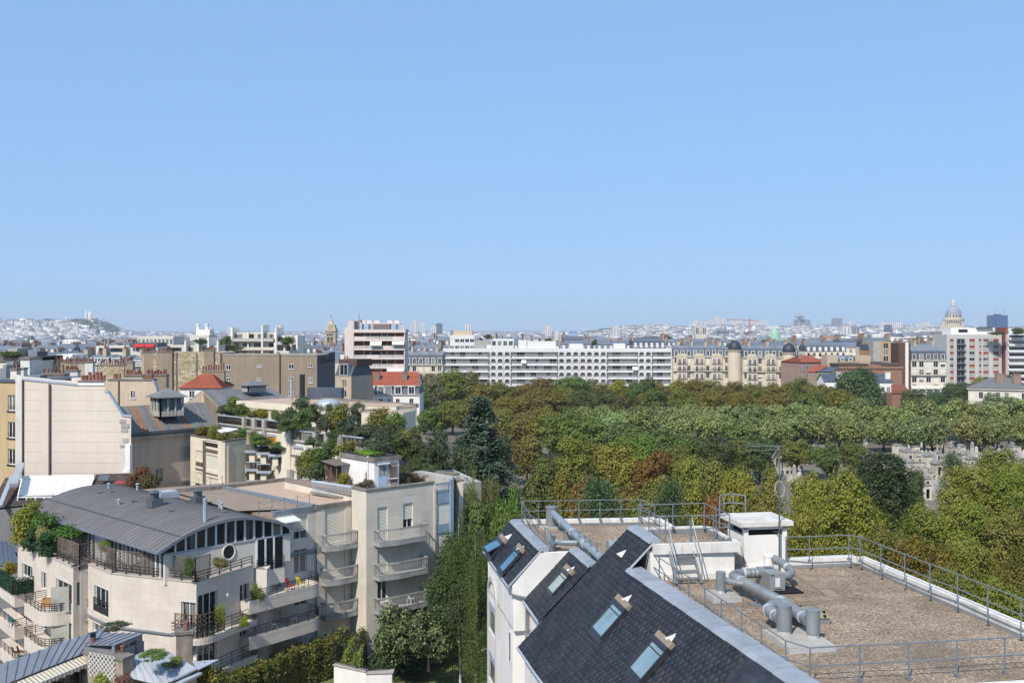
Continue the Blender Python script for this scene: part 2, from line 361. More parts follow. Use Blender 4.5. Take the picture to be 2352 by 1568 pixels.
# ================================================================== near white building with gravel roof
RHO=R(10);A1=Vector((math.cos(RHO),math.sin(RHO),0));A2=Vector((-math.sin(RHO),math.cos(RHO),0));AO=WZ(pt7(1215,700),16.8);AO.z=0
def Q(a,b,z):return AO+A1*a+A2*b+Vector((0,0,z))
def Qi(p):d=Vector(p)-AO;return d.dot(A1),d.dot(A2),d.z
m_wr=mat('render_white','#e4dfd7',.85,.04,.6,streak=.08,fine=.03,stain='#c3bcb0',stain_amt=.45,stain_scale=.5)
m_gravel=mat('gravel','#a08a78',.95,.10,.5,bump=0)
def gravel_nodes(m,cols):
    nt=m.node_tree;b=nt.nodes['Principled BSDF'];L=nt.links
    geo=nd(nt,'ShaderNodeNewGeometry');vo=nd(nt,'ShaderNodeTexVoronoi');vo.inputs['Scale'].default_value=17
    L.new(geo.outputs['Position'],vo.inputs['Vector'])
    cr=nd(nt,'ShaderNodeValToRGB');L.new(vo.outputs['Color'],cr.inputs[0])
    for i,c in enumerate(cols):
        e=cr.color_ramp.elements[i]if i<2 else cr.color_ramp.elements.new(1)
        e.position=i/(len(cols)-1);e.color=(*lin(c),1)
    n=nd(nt,'ShaderNodeTexNoise');n.inputs['Scale'].default_value=.55;n.inputs['Detail'].default_value=5;L.new(geo.outputs['Position'],n.inputs['Vector'])
    mr=nd(nt,'ShaderNodeMapRange');mr.inputs['From Min'].default_value=.3;mr.inputs['From Max'].default_value=.7;mr.inputs['To Min'].default_value=.74;mr.inputs['To Max'].default_value=1.16;L.new(n.outputs['Fac'],mr.inputs['Value'])
    h=nd(nt,'ShaderNodeHueSaturation');L.new(cr.outputs[0],h.inputs['Color']);L.new(mr.outputs[0],h.inputs['Value'])
    n2=nd(nt,'ShaderNodeTexNoise');n2.inputs['Scale'].default_value=.23;n2.inputs['Detail'].default_value=7;n2.inputs['Roughness'].default_value=.65;L.new(geo.outputs['Position'],n2.inputs['Vector']);m2=nd(nt,'ShaderNodeMapRange');m2.inputs['From Min'].default_value=.48;m2.inputs['From Max'].default_value=.66;m2.inputs['To Max'].default_value=.5;L.new(n2.outputs['Fac'],m2.inputs['Value'])
    mx=nd(nt,'ShaderNodeMix',data_type='RGBA');L.new(m2.outputs[0],mx.inputs['Factor']);L.new(h.outputs[0],mx.inputs['A']);mx.inputs['B'].default_value=(*lin('#5f5447'),1);L.new(mx.outputs['Result'],b.inputs['Base Color'])
    bp=nd(nt,'ShaderNodeBump');bp.inputs['Strength'].default_value=.9;bp.inputs['Distance'].default_value=.03
    L.new(vo.outputs['Distance'],bp.inputs['Height']);bp.invert=True;L.new(bp.outputs[0],b.inputs['Normal'])
gravel_nodes(m_gravel,['#5a4d40','#7e6b59','#97826c','#a9957e','#c6b7a3'])
nb=thing('apartment_building','white rendered building with dark slate slopes and a railed brown gravel roof','building',Q(3,-6,0))
b=MB()
poly=lambda pts,z:[Q(a,c,z)for a,c in pts]
b.prism(poly([(-3.7,-17),(11.2,-17),(11.2,.7),(5.9,.7),(5.9,14.3),(-1.9,15.0),(-3.55,15.6),(-3.55,7.6),(-2.75,7.55),(-2.75,3.6),(-3.7,3.6)],0),0,12.4)
b.build('wall',m_wr,nb)
b=MB();b.prism(poly([(.1,-17),(11.2,-17),(11.2,.75),(.1,.75)],0),12.3,16.25)
b.prism(poly([(-.8,.6),(5.9,.6),(5.9,14.2),(-2.3,15.2),(-2.3,7.4),(-.8,7.4)],0),12.3,15.75)
b.prism(poly([(1.0,-.2),(4.75,-.2),(4.75,3.2),(1.0,3.2)],0),15.7,17.55)
b.build('upper_wall',m_wr,nb)
# gable pieces that close the slate slopes
b=MB()
def gable(bc,th,pts):
    b.add([Q(a,bc,z)for a,z in pts]+[Q(a,bc+th,z)for a,z in pts],[tuple(range(len(pts))),tuple(range(2*len(pts)-1,len(pts)-1,-1))]+[(i,len(pts)+i,len(pts)+(i+1)%len(pts),(i+1)%len(pts))for i in range(len(pts))])
gable(3.3,.25,[(-3.7,12.3),(1.05,12.3),(1.05,17.6),(-3.7,12.72)])
gable(7.35,.25,[(-3.55,12.3),(-.7,12.3),(-.7,16.05),(-2.2,16.05),(-3.6,14.5)])
gable(15.2,.25,[(-3.55,12.3),(-2.2,12.3),(-2.2,16.0),(-3.6,14.5)])
b.add([Q(-3.55,7.6,12.3),Q(-3.55,15.4,12.3),Q(-3.55,15.4,14.5),Q(-3.55,7.6,14.5)],[(0,1,2,3)])
b.add([Q(-2.75,3.55,12.3),Q(-2.75,7.4,12.3),Q(-2.75,7.4,13.95),Q(-2.75,3.55,13.95)],[(0,1,2,3)])
b.build('gable_wall',m_wr,nb)
# roofs of gravel
def sheet(name,pts,z,m,parent):
    return MB().face([Q(a,c,z)for a,c in pts]).build(name,m,parent)
sheet('gravel_roof',[(.25,.72),(11.0,.72),(11.1,-16.8),(.9,-16.8)],16.40,m_gravel,nb)
sheet('gravel_roof',[(-2.1,14.9),(-2.1,7.5),(-.6,7.5),(-.6,.75),(5.85,.75),(5.85,14.2)],15.90,m_gravel,nb)
sheet('gravel_roof',[(1.15,.1),(4.65,-.1),(4.7,3.1),(1.15,3.2)],17.62,m_gravel,nb)
# parapets, each cast length its own piece
m_par=mat('parapet_stone','#d8d3ca',.85,.08,1.2,streak=.1,orand=.05,stain='#9a948a',stain_amt=.35,stain_scale=1.2);m_flash=mat('flashing','#8f9090',.55,.12,1.5,metal=.3,orand=.08)
def parapet(pa,pb,z0,z1,wd,n,side=1):
    pa=Vector(pa);pb=Vector(pb);e=(pb-pa).normalized();L=(pb-pa).length;nrm=Vector((e.y,-e.x,0))*side
    for i in range(n):
        a=pa+e*(L*i/n+.006);c=pa+e*(L*(i+1)/n-.006)
        MB().bar(a+Vector((0,0,(z1+z0)/2))+nrm*wd/2,c+Vector((0,0,(z1+z0)/2))+nrm*wd/2,wd,z1-z0).build('parapet',m_par,nb)
        MB().bar(a+Vector((0,0,z0+.17))-nrm*.012,c+Vector((0,0,z0+.17))-nrm*.012,.02,.34).build('flashing',m_flash,nb)
parapet(Q(7.5,.78,0),Q(10.95,.78,0),16.2,16.82,.4,3,-1)
parapet(Q(10.95,.78,0),Q(11.12,-16.5,0),16.2,16.82,.4,12,-1)
parapet(Q(11.1,-14.55,0),Q(1.6,-14.45,0),16.2,16.6,.55,6,-1)
parapet(Q(-2.0,15.0,0),Q(5.9,14.3,0),15.7,16.25,.35,6,-1)
parapet(Q(5.9,14.3,0),Q(5.9,3.2,0),15.7,16.25,.35,6,-1)
parapet(Q(1.1,3.25,0),Q(4.75,3.2,0),17.5,17.92,.22,2,-1)
parapet(Q(4.75,3.2,0),Q(4.75,-.1,0),17.5,17.92,.22,2,-1)
parapet(Q(1.1,-.05,0),Q(4.97,-.15,0),17.5,17.92,.25,3,1)
b=MB();b.bar(Q(1.3,-.32,16.5),Q(5.4,-.32,16.5),.16,.3);b.bar(Q(5.3,.32,16.52),Q(7.5,.32,16.52),.16,.3);b.build('plinth',m_par,nb)
# slate slopes: ridge line, eave line -> rows of single slates
m_under=mat('roof_felt','#23262b',.9,.1)
slate_me=MB().add([(-.5,0,0),(.5,0,0),(.5,-1,.0),(-.5,-1,.0),(-.5,0,.004),(.5,0,.004),(.5,-1,.018),(-.5,-1,.018)],[(4,7,6,5),(3,2,6,7),(0,3,7,4),(1,5,6,2)]).mesh('slate',MATS['slate'])
slates=[]
def slope(r0,r1,e0,e1,rows,colsn,holes=()):
    """r0,r1 ridge ends (far, near), e0,e1 eave ends"""
    r0,r1,e0,e1=map(Vector,(r0,r1,e0,e1))
    n=((r1-r0).cross(e0-r0)).normalized()
    if n.z<0:n=-n
    o=MB().face([q-n*.02 for q in(r0,r1,e1,e0)]).build('slate_slope',m_under,nb)
    for j in range(rows):
        for i in range(colsn+1):
            s0=(i-(.5 if j%2 else 0))/colsn;s1=s0+1/colsn;s0,s1=max(s0,0),min(s1,1)
            if s1-s0<.2/colsn:continue
            sm=(s0+s1)/2;t=j/rows;tb=(j+1.12)/rows
            top=r0.lerp(r1,sm).lerp(e0.lerp(e1,sm),t);bot=r0.lerp(r1,sm).lerp(e0.lerp(e1,sm),min(tb,1.01))
            if any(h(top.lerp(bot,.5))for h in holes):continue
            d=bot-top;ex=(r1-r0).normalized();wd=(r1-r0).length*(s1-s0)-.006
            ey=-d.normalized();ez=ex.cross(ey);ex2=ey.cross(ez)
            if ez.z<0:ex2=-ex2;ez=-ez
            jit=random.uniform(-.003,.004)
            slates.append((o,frame(ex2*wd,ey*d.length,ez,top+n*(.012+jit)),(top-cam.location).length))
    return o,n
def rayplane(p,p0,n):
    d=Vector(((p[0]-CU)/F,1,-(p[1]-HV)/F));c=Vector((0,0,CZ));return c+d*((Vector(p0)-c).dot(n)/d.dot(n))
SL1=(Q(0.05,-.0,16.86),Q(.85,-15.5,16.86),Q(-3.9,-.0,12.7),Q(-3.1,-15.5,12.7))
n1=((SL1[1]-SL1[0]).cross(SL1[2]-SL1[0])).normalized();n1=n1 if n1.z>0 else-n1
n2=Vector((-A1.x*.72,-A1.y*.72,.69)).normalized()
SK=[]   # skylights: corners (top-left, top-right, bottom-right, bottom-left) in the picture, slope point, normal
for q,p0,nn in(([(1118,955),(1215,1022),(1040,1228),(955,1155)],SL1[0],n1),([(1428,1248),(1548,1330),(1345,1553),(1245,1470)],SL1[0],n1),
                  ([(722,708),(782,752),(660,892),(612,848)],Q(-.65,5,16.2),n2),([(222,478),(272,508),(180,592),(140,550)],Q(-2.2,10,16.2),n2),([(352,542),(405,580),(272,715),(238,690)],Q(-2.2,10,16.2),n2)):
    c3=[rayplane(pt7(*k),p0,nn)for k in q];ctr=sum(c3,Vector())/4
    ex=A2-nn*A2.dot(nn);ex.normalize();ey=nn.cross(ex)
    if ey.z<0:ey=-ey
    hw=(abs((c3[0]-c3[1]).dot(ex))+abs((c3[2]-c3[3]).dot(ex)))/4;hh=(abs((c3[0]-c3[3]).dot(ey))+abs((c3[1]-c3[2]).dot(ey)))/4
    SK.append((ctr,ex,ey,nn,max(hw,.3),max(hh,.45)))
def inhole(k,pad=.12):
    c,ex,ey,nn,hw,hh=SK[k]
    return lambda p:abs((p-c).dot(ex))<hw+pad and abs((p-c).dot(ey))<hh+pad
S1o,_=slope(*SL1,24,48,[inhole(0),inhole(1)])
S1b,_=slope(Q(1.15,3.35,18.0),Q(1.15,-.0,18.0),Q(-4.0,3.6,12.7),Q(-3.9,-.0,12.7),29,11)
S2o,_=slope(Q(-.68,7.3,16.2),Q(-.62,3.55,16.2),Q(-3.05,7.3,13.8),Q(-3.05,3.55,13.8),12,12,[inhole(2)])
S3o,_=slope(Q(-2.25,15.4,16.2),Q(-2.15,7.5,16.2),Q(-3.8,15.5,14.5),Q(-3.75,7.5,14.5),9,26,[inhole(3),inhole(4)])
slates.sort(key=lambda s:s[2])
for o,M,d in slates[:300]:inst(slate_me,'slate',o,M)
for par in(S1o,S1b,S2o,S3o):
    rest=[M for o,M,d in slates[300:]if o is par]
    if not rest:continue
    base=np.array([tuple(v.co)+(1,)for v in slate_me.vertices]);fq=np.array([tuple(p.vertices)for p in slate_me.polygons])
    V=np.concatenate([(np.array(M)@base.T).T[:,:3]for M in rest]);FF=np.concatenate([fq+i*len(base)for i in range(len(rest))])
    bl=wloc(par);V=V-np.array(bl)
    o=bpy.data.objects.new('slates',fastmesh('slates',V,FF,mat('slate_many','#30343b',.66,.18,1.2,island=.26,bump=.25,spec=.3,stain='#4a463e',stain_amt=.35,stain_scale=1.1)));link(o,par);o['kind']='stuff'
# zinc coping along the heads of the slopes
m_cop=mat('coping_zinc','#9b9fa4',.5,.12,1.5,metal=.2,orand=.07)
def coping(pa,pb,wd,n):
    pa=Vector(pa);pb=Vector(pb);e=(pb-pa).normalized();L=(pb-pa).length;side=Vector((e.y,-e.x,0));side=side if side.dot(A1)>0 else-side
    for i in range(n):
        a=pa+e*(L*i/n+.008);c=pa+e*(L*(i+1)/n-.008);k=MB();o2=Vector((0,0,.012 if i%2 else 0))
        prof=[(-.12,-.11),(.0,.03),(wd,.05),(wd,-.25)]
        k.add([p+side*s+Vector((0,0,z))+o2 for p in(a,c)for s,z in prof],[(0,1,5,4),(1,2,6,5),(2,3,7,6),(0,3,2,1),(4,5,6,7)])
        k.build('coping',m_cop,nb)
coping(Q(0.05,-.0,16.9),Q(.84,-15.4,16.9),.62,14)
coping(Q(1.12,3.35,18.02),Q(1.12,.0,18.02),.42,3)
coping(Q(-.70,7.3,16.24),Q(-.64,3.6,16.24),.38,4)
coping(Q(-2.27,15.3,16.24),Q(-2.17,7.5,16.24),.42,8)
# rake edges and gutters in grey metal
b=MB();b.bar(Q(-2.1,7.42,16.22),Q(-3.75,7.42,14.5),.12,.06);b.bar(Q(1.2,-.12,18.0),Q(.02,-.12,16.82),.14,.06,up=(-.7,0,.7));b.bar(Q(-.65,7.28,16.22),Q(-3.05,7.28,13.82),.05,.05)
b.tube([Q(-4.03,3.6,12.66),Q(-3.93,0,12.66),Q(-3.12,-15.5,12.66)],.07,6);b.tube([Q(-3.08,7.3,13.76),Q(-3.08,3.6,13.76)],.07,6);b.tube([Q(-3.82,15.5,14.45),Q(-3.8,7.4,14.45)],.06,6)
b.build('gutter',MATS['zinc_light'],nb)
b=MB();b.tube([Q(-3.8,7.3,14.4),Q(-3.75,7.25,14.15),Q(-3.3,7.2,14.02),Q(-2.98,7.18,13.95),Q(-2.95,7.15,13.6),Q(-2.95,7.15,0.5)],.06,8);b.build('downpipe',MATS['galv'],nb,True)
# skylights
m_skf=mat('skylight_frame','#3b3d41',.4,.1,metal=.4);m_tan=mat('tan_cover','#8b7c6b',.7,.12,3);m_skg=mat('skylight_glass','#9fb3b2',.05,.15,1.2,spec=.9,metal=.55);m_skb=mat('skylight_glass_blue','#4f7f94',.04,.3,1.5,spec=.9,metal=.4)
for k,(c,ex,ey,nn,hw,hh)in enumerate(SK):
    tilt=.35 if k==3 else 0
    s=MB()
    for dx,dy,sx,sy in((-hw,0,.09,hh*2+.1),(hw,0,.09,hh*2+.1),(0,-hh,hw*2,.10),(0,hh,hw*2,.16)):
        s.box(c+ex*dx+ey*dy+nn*.06,(sx,sy,.16),ex,nn)
    o=s.build('skylight',m_skf,nb)
    if tilt:
        ax=c+ey*hh;up=(-ey*math.cos(tilt)+nn*math.sin(tilt));pn=ex.cross(up);pn=pn if pn.dot(nn)>0 else-pn
        pc=ax+up*hh+nn*.1
        s=MB()
        for dx,dy,sx,sy in((-hw,0,.08,hh*2),(hw,0,.08,hh*2),(0,-hh,hw*2,.08),(0,hh,hw*2,.08)):s.box(pc+ex*dx+up*dy,(sx,sy,.07),ex,pn)
        s.build('sash',m_skf,o);MB().box(pc,(hw*2-.06,hh*2-.06,.02),ex,pn).build('pane',m_skb,o)
    else:
        MB().box(c+nn*.09,(hw*2-.08,hh*2-.08,.02),ex,nn).build('pane',m_skb if k==4 else m_skg,o)
        MB().box(c+nn*.1+ey*(hh*.62),(hw*2-.1,.05,.02),ex,nn).build('blind_bar',m_skf,o)
    MB().box(c+ey*(hh+.26)+nn*.09,(hw*2+.14,.26,.14),ex,nn).build('cover',m_tan,o)
    MB().box(c+ey*(hh+.06)+nn*.13,(hw*2+.16,.16,.12),ex,nn).build('shutter_box',m_skf,o)
    s=MB();s.box(c-ey*(hh+.14)+nn*.035,(hw*2+.2,.2,.02),ex,nn);s.box(c+ex*-(hw+.1)+nn*.035,(.1,hh*2+.2,.02),ex,nn);s.build('apron',m_skf,o)
# small triangular vents on the slates
m_vent=mat('vent_white','#cfd2d3',.5,.08)
for px,p0,nn in(((1238,912),SL1[0],n1),((1582,1212),SL1[0],n1),((1195,563),SL1[0],n1),((805,687),Q(-.65,5,16.2),n2),((320,432),Q(-2.2,10,16.2),n2),((410,527),Q(-2.2,10,16.2),n2)):
    c=rayplane(pt7(*px),p0,nn);ex=A2-nn*A2.dot(nn);ex.normalize();ey=nn.cross(ex);ey=ey if ey.z>0 else-ey
    s=MB();top=c+ey*.18+nn*.02;l=c-ey*.22+ex*.17+nn*.02;r_=c-ey*.22-ex*.17+nn*.02;f=c-ey*.24+nn*.24
    s.add([top,l,f,r_],[(0,1,2),(0,2,3)]);k=nn*.015
    s.add([top-k,l-k,f-k,r_-k],[(0,2,1),(0,3,2)])
    s.build('roof_vent',m_vent,nb)
# left-facing facade with the arched bay
fa=Fac(V2(Q(-3.56,15.3,0)),V2(Q(-3.56,7.45,0)))
m_bay=mat('bay_grey','#b9b4ac',.8,.06);m_slit=mat('spandrel','#9aa6ad',.5,.05)
bt0,_=fa.px(pt7(128,1000));bt1,_=fa.px(pt7(212,1000));bt0=max(bt0,.5);bt1=min(bt1,fa.L-1.2)
o=MB();fa.box(o,bt0-.3,.5,bt0-.05,12.3,0,.12);fa.box(o,bt1+.05,.5,bt1+.3,12.3,0,.12)
N=10;cx=(bt0+bt1)/2;rr=(bt1-bt0)/2+.05
for i in range(N):
    a0,a1=math.pi*i/N,math.pi*(i+1)/N
    pts=[(cx-rr*math.cos(a0),12.3+.9*math.sin(a0)),(cx-rr*math.cos(a1),12.3+.9*math.sin(a1)),(cx-(rr+.25)*math.cos(a1),12.3+1.15*math.sin(a1)),(cx-(rr+.25)*math.cos(a0),12.3+1.15*math.sin(a0))]
    o.slab([fa.P(t,z,.12)for t,z in pts],(fa.n.x,fa.n.y,0),.12)
bay=o.build('window_bay',m_bay,nb)
for k in range(4):
    z=11.9-k*2.75
    o=MB();fa.box(o,bt0,z-.35,bt1,z,.0,.06);o.build('spandrel',m_slit,bay)
    o=MB();fa.box(o,bt0,z-1.5,bt1,z-.38,.0,.03);o.build('pane',MATS['glass'],bay)
    o=MB();fa.box(o,bt0,z-1.62,bt1,z-1.53,.0,.1);o.build('sill',MATS['white_frame'],bay)
fb=Fac(V2(Q(-3.54,7.34,0)),V2(Q(-2.8,7.34,0)))
for k in range(3):
    z=10.6-k*2.75
    for tt in(.25,):
        w_=(fa.L-.75,z,fa.L-.35,z+1.5)
        o=MB();fa.box(o,w_[0],w_[1],w_[2],w_[3],0,.05);o2=o.build('window',MATS['white_frame'],nb)
        o=MB();fa.box(o,w_[0]+.06,w_[1]+.06,w_[2]-.06,w_[3]-.06,0.02,.06);o.build('pane',MATS['glass'],o2)
# roof exit block with its concrete cap
rb=thing('roof_block','white rendered block with a flat concrete lid on the gravel roof','roof block',Q(6.4,1.3,16.4))
b=MB();b.prism(poly([(5.45,.42),(7.45,.42),(7.45,2.3),(5.45,2.3)],0),15.6,18.0)
for a,c in((5.55,.52),(7.35,.52),(7.35,2.2),(5.55,2.2)):b.prism([Q(a+i,c+j,0)for i,j in((-.1,-.1),(.1,-.1),(.1,.1),(-.1,.1))],18.0,18.42)
for a0,c0,a1,c1 in((5.45,.42,7.45,.47),(5.45,.42,5.5,2.3)):b.prism([Q(a0,c0,0),Q(a1,c0,0),Q(a1,c1,0),Q(a0,c1,0)],18.26,18.42)
b.build('block',m_wr,rb)
MB().prism(poly([(5.65,.6),(7.25,.6),(7.25,2.1),(5.65,2.1)],0),18.0,18.42).build('slot_shade',MATS['dark'],rb)  # dark box standing in for the shade inside the slots
MB().prism(poly([(5.2,.2),(7.65,.2),(7.65,2.55),(5.2,2.55)],0),18.42,18.62).build('lid',mat('lid','#cfcac0',.85,.1,1.5,stain='#8b857a',stain_amt=.5,stain_scale=1.4),rb)
# guard rails
def railing(name,label,bases,h=1.1,mids=(.55,),r=.026,m=None,group=None,posts=None,cat='railing'):
    bases=[Vector(p)for p in bases];root=thing(name,label,cat,bases[0],group);m=m or mat('rail_grey','#747c82',.55,.08,2,metal=.2)
    for p in(posts or bases):
        p=Vector(p);k=MB();k.tube([p,p+Vector((0,0,h))],r,6);k.box(p+Vector((0,0,.04)),(.13,.13,.08));k.build('post',m,root)
    for hh in(*mids,h):MB().tube([p+Vector((0,0,hh))for p in bases],r*.92,6).build('rail',m,root)
    return root
railing('guard_rail','grey tube railing along the right and far parapets of the gravel roof',[WZ(pt8(*p),16.82)for p in((602,600),(775,597),(1065,585),(1148,600),(1300,668),(1475,742),(1660,822),(1862,905),(2085,1003),(2330,1108),(2620,1225))])
railing('guard_rail','grey tube railing beside the slate slope, turning along the front parapet of the gravel roof',[WZ(p,16.41)for p in(pt7(1375,728),pt7(1470,805),pt7(1578,882),pt7(1697,968),pt7(1822,1062),pt7(1950,1160),pt8(275,1208),pt8(422,1312),pt8(600,1442),pt8(780,1500),pt8(1145,1478),pt8(1505,1462),pt8(1860,1440),pt8(2212,1416),pt8(2570,1392))])
railing('guard_rail','grey tube railing round the back gravel roof with the two skylight slope',[Q(5.75,13.9,15.9),Q(5.0,14.2,16.25),Q(3.9,14.35,16.25),Q(2.7,14.45,16.25),Q(1.5,14.55,16.25),Q(.3,14.65,16.25),Q(-.8,14.72,16.25),Q(-1.75,14.8,16.25),Q(-1.72,12.6,15.9),Q(-1.68,10.6,15.9),Q(-1.65,8.9,15.9),Q(-1.6,7.75,15.9),Q(-.2,7.6,15.9),Q(-.15,6.6,15.9),Q(-.12,5.6,15.9),Q(-.1,4.5,15.9)])
railing('guard_rail','grey tube railing round the small raised roof beside the stair',[Q(1.75,.05,17.92),Q(1.5,.1,17.92),Q(1.5,1.6,17.92),Q(1.5,3.1,17.92),Q(3.1,3.05,17.92),Q(4.6,3.0,17.92),Q(4.62,1.6,17.92),Q(4.65,.1,17.92),Q(3.9,.05,17.92),Q(2.9,.02,17.92)])
st=thing('roof_stair','short grey steel stair with grating treads up to the raised roof','stair',Q(2.3,-.6,16.4))
sa0,sa1=1.8,2.85
for a in(sa0,sa1):MB().bar(Q(a,-.1,17.75),Q(a,-1.25,16.45),.04,.2,up=(0,0,1)).build('stringer',MATS['galv'],st)
for i in range(5):
    f=(i+.3)/5;z=17.75-f*1.3;bb_=-.12-f*1.12;k=MB()
    for j in range(6):k.bar(Q(sa0,bb_-.1+j*.045,z),Q(sa1,bb_-.1+j*.045,z),.012,.035)
    for j in range(9):k.bar(Q(sa0+(sa1-sa0)*j/8,bb_-.11,z),Q(sa0+(sa1-sa0)*j/8,bb_+.13,z),.012,.03)
    k.build('tread',MATS['galv'],st)
for a in(sa0-.03,sa1+.03):
    MB().tube([Q(a,.15,17.95),Q(a,.15,18.85),Q(a,-.1,18.95),Q(a,-.35,18.6),Q(a,-1.25,17.45),Q(a,-1.3,17.2),Q(a,-1.25,16.45)],.026,8).build('handrail',MATS['galv'],st)
    MB().tube([Q(a,-.25,18.2),Q(a,-1.2,17.05)],.022,6).build('mid_rail',MATS['galv'],st)
lc=thing('ladder_cage','grey steel ladder hoop standing behind the white roof block','ladder',Q(6.0,3.3,15.9))
for a,c in((5.3,2.9),(5.75,3.5),(6.25,3.6),(6.6,3.0)):MB().tube([Q(a,c,15.9),Q(a,c,19.35)],.035,6).build('upright',MATS['galv'],lc)
for z in(18.9,19.3):MB().tube([Q(5.3,2.9,z),Q(5.5,3.3,z),Q(5.75,3.5,z),Q(6.25,3.6,z),Q(6.5,3.35,z),Q(6.6,3.0,z)],.03,6).build('hoop',MATS['galv'],lc)
# mast with aerial and coiled cable
ma=thing('aerial_mast','thin metal mast with a yagi aerial and coiled cable on the white roof block','aerial',Q(7.55,.35,16.4))
mx=WD((1790,1200),44.7);ztop=hz(1024,44.7);mp=lambda z:Vector((mx.x,mx.y,z))
MB().tube([mp(16.4),mp(19.0),mp(ztop)],[.04,.035,.025],8).build('mast',MATS['steel_grey'],ma)
for z in(16.75,18.15):
    MB().bar(mp(z),mp(z)+A2*.75-A1*.25,.04,.04).build('bracket',MATS['steel_grey'],ma)
ap=[WD(p,44.7)for p in(pg6(180,130),pg6(470,155))];k=MB()
k.tube([ap[1],ap[1]-A1*1.6+Vector((0,0,.1))],.012,5);k.tube([ap[1]-Vector((0,0,.12)),ap[1]-A1*1.6+Vector((0,0,-.12))],.012,5);k.tube([ap[1]+Vector((0,0,.02)),ap[1]-A1*1.6+Vector((0,0,.22))],.01,5)
for i in range(7):
    q=ap[1]-A1*(.25*i+.05);k.tube([q-A2*.2+Vector((0,0,.04)),q+A2*.2+Vector((0,0,.04))],.008,4)
k.tube([mp(ztop),mp(ztop-.5)-A1*.35],.01,4)
k.build('yagi',MATS['galv'],ma)
c=mp(hz(pg6(455,480)[1],44.7));k=MB()
for rr,dx in((.28,0),(.25,.03)):
    k.tube([c+A1*(rr*.85*math.cos(t*math.pi/10)+dx)+Vector((0,0,rr*1.25*math.sin(t*math.pi/10)))+A2*(.03*math.sin(t))for t in range(21)],.008,5)
k.build('cable_coil',mat('cable','#c9c9c0',.6,.1),ma)
MB().tube([Q(5.0,-.1,17.95),Q(5.3,.3,17.4),Q(5.45,.35,16.8),Q(5.8,.3,16.45)],.012,5).build('cable',MATS['dark'],ma)
# ventilation: ribbed ducts, stacks, air handler
def duct(pts,r,n=14,rib=.16):
    pts=[Vector(p)for p in pts];P=[];RR=[]
    for a,c in zip(pts[:-1],pts[1:]):
        k=max(1,int((c-a).length/rib))
        for i in range(k):
            for f,q in((0,1.0),(.06,1.045),(.12,1.0)):P.append(a.lerp(c,(i+f)/k));RR.append(r*q)
    P.append(pts[-1]);RR.append(r);return MB().tube(P,RR,n)
def collar(a,c,r):return MB().tube([a,c],r*1.06,14)
vd=thing('ventilation_duct','long silver spiral duct with taped elbows running across the gravel roof','duct',Q(3.8,-5,16.4))
ZD=17.0
def arc(p0,p1,p2,n=5):return[Vector(p0).lerp(Vector(p1),t/n).lerp(Vector(p1).lerp(Vector(p2),t/n),t/n)for t in range(n+1)]
duct([Q(3.75,-3.0,ZD),Q(4.0,-6.72,ZD),Q(3.78,-9.1,ZD+.05)],.21).build('duct_section',MATS['galv'],vd,True)
duct(arc(Q(3.75,-3.0,ZD),Q(3.6,-2.25,ZD+.02),Q(4.35,-2.15,ZD+.02))+[Q(5.08,-2.15,ZD)],.2).build('elbow',MATS['galv'],vd,True)
duct(arc(Q(4.0,-6.6,ZD),Q(3.2,-6.9,ZD),Q(3.05,-7.7,ZD))+[Q(3.0,-8.6,ZD)],.21).build('branch',MATS['galv'],vd,True)
duct(arc(Q(2.95,-3.44,ZD+.15),Q(3.3,-3.5,ZD),Q(3.72,-3.75,ZD)),.13).build('branch',MATS['galv'],vd,True)
for a,c in((Q(3.78,-3.25,ZD),Q(3.79,-3.4,ZD)),(Q(3.98,-6.4,ZD),Q(4.0,-6.72,ZD)),(Q(3.94,-7.4,ZD),Q(3.93,-7.5,ZD)),(Q(3.8,-8.6,ZD+.04),Q(3.79,-8.72,ZD+.04)),(Q(4.3,-2.15,ZD+.02),Q(4.42,-2.15,ZD+.02)),(Q(3.02,-8.1,ZD),Q(3.01,-8.22,ZD)),(Q(3.1,-7.35,ZD),Q(3.07,-7.5,ZD)),(Q(3.05,-3.44,ZD+.12),Q(3.15,-3.45,ZD+.09))):
    collar(a,c,.21 if c.z<ZD+.06 else .13).build('tape',MATS['galv_tape'],vd,True)
for a,c in((3.85,-4.6),(3.95,-5.9)):
    k=MB();k.box(Q(a,c,16.42),(.5,.5,.04),A1);k.bar(Q(a,c,16.42),Q(a,c,ZD-.2),.04,.04);k.build('support',MATS['galv'],vd)
def stack(a,c,r,h,label):
    t=thing('vent_stack',label,'vent stack',Q(a,c,16.6))
    MB().lathe(Q(a,c,16.6),[(r*.85,0),(r*.85,.14),(r,.14),(r,h-.05),(r*1.03,h-.05),(r*1.03,h)],20).build('cylinder',MATS['galv'],t,True)
    MB().lathe(Q(a,c,16.6),[(r*.9,0),(r*.9,.12),(r*.86,.13)],20).build('foot',MATS['galv_tape'],t,True)
stack(2.99,-8.9,.26,.98,'wide grey vent cylinder beside a slightly narrower one on the concrete pad')
stack(3.75,-9.5,.23,.95,'narrower grey vent cylinder at the end of the long silver duct')
stack(2.85,-3.44,.19,.85,'grey vent cylinder on its own pad near the roof stair')
def pad(a0,c0,a1,c1,z,label):
    t=thing('roof_pad',label,'pad',Q((a0+a1)/2,(c0+c1)/2,16.4))
    MB().prism([Q(a0,c0,0),Q(a1,c0,0),Q(a1,c1,0),Q(a0,c1,0)],16.3,z).build('slab',MATS['concrete'],t)
    k=MB();k.prism([Q(a0-.015,c0-.015,0),Q(a1+.015,c0-.015,0),Q(a1+.015,c1+.015,0),Q(a0-.015,c1+.015,0)],16.3,z-.04);k.build('foil_edge',MATS['galv_tape'],t)
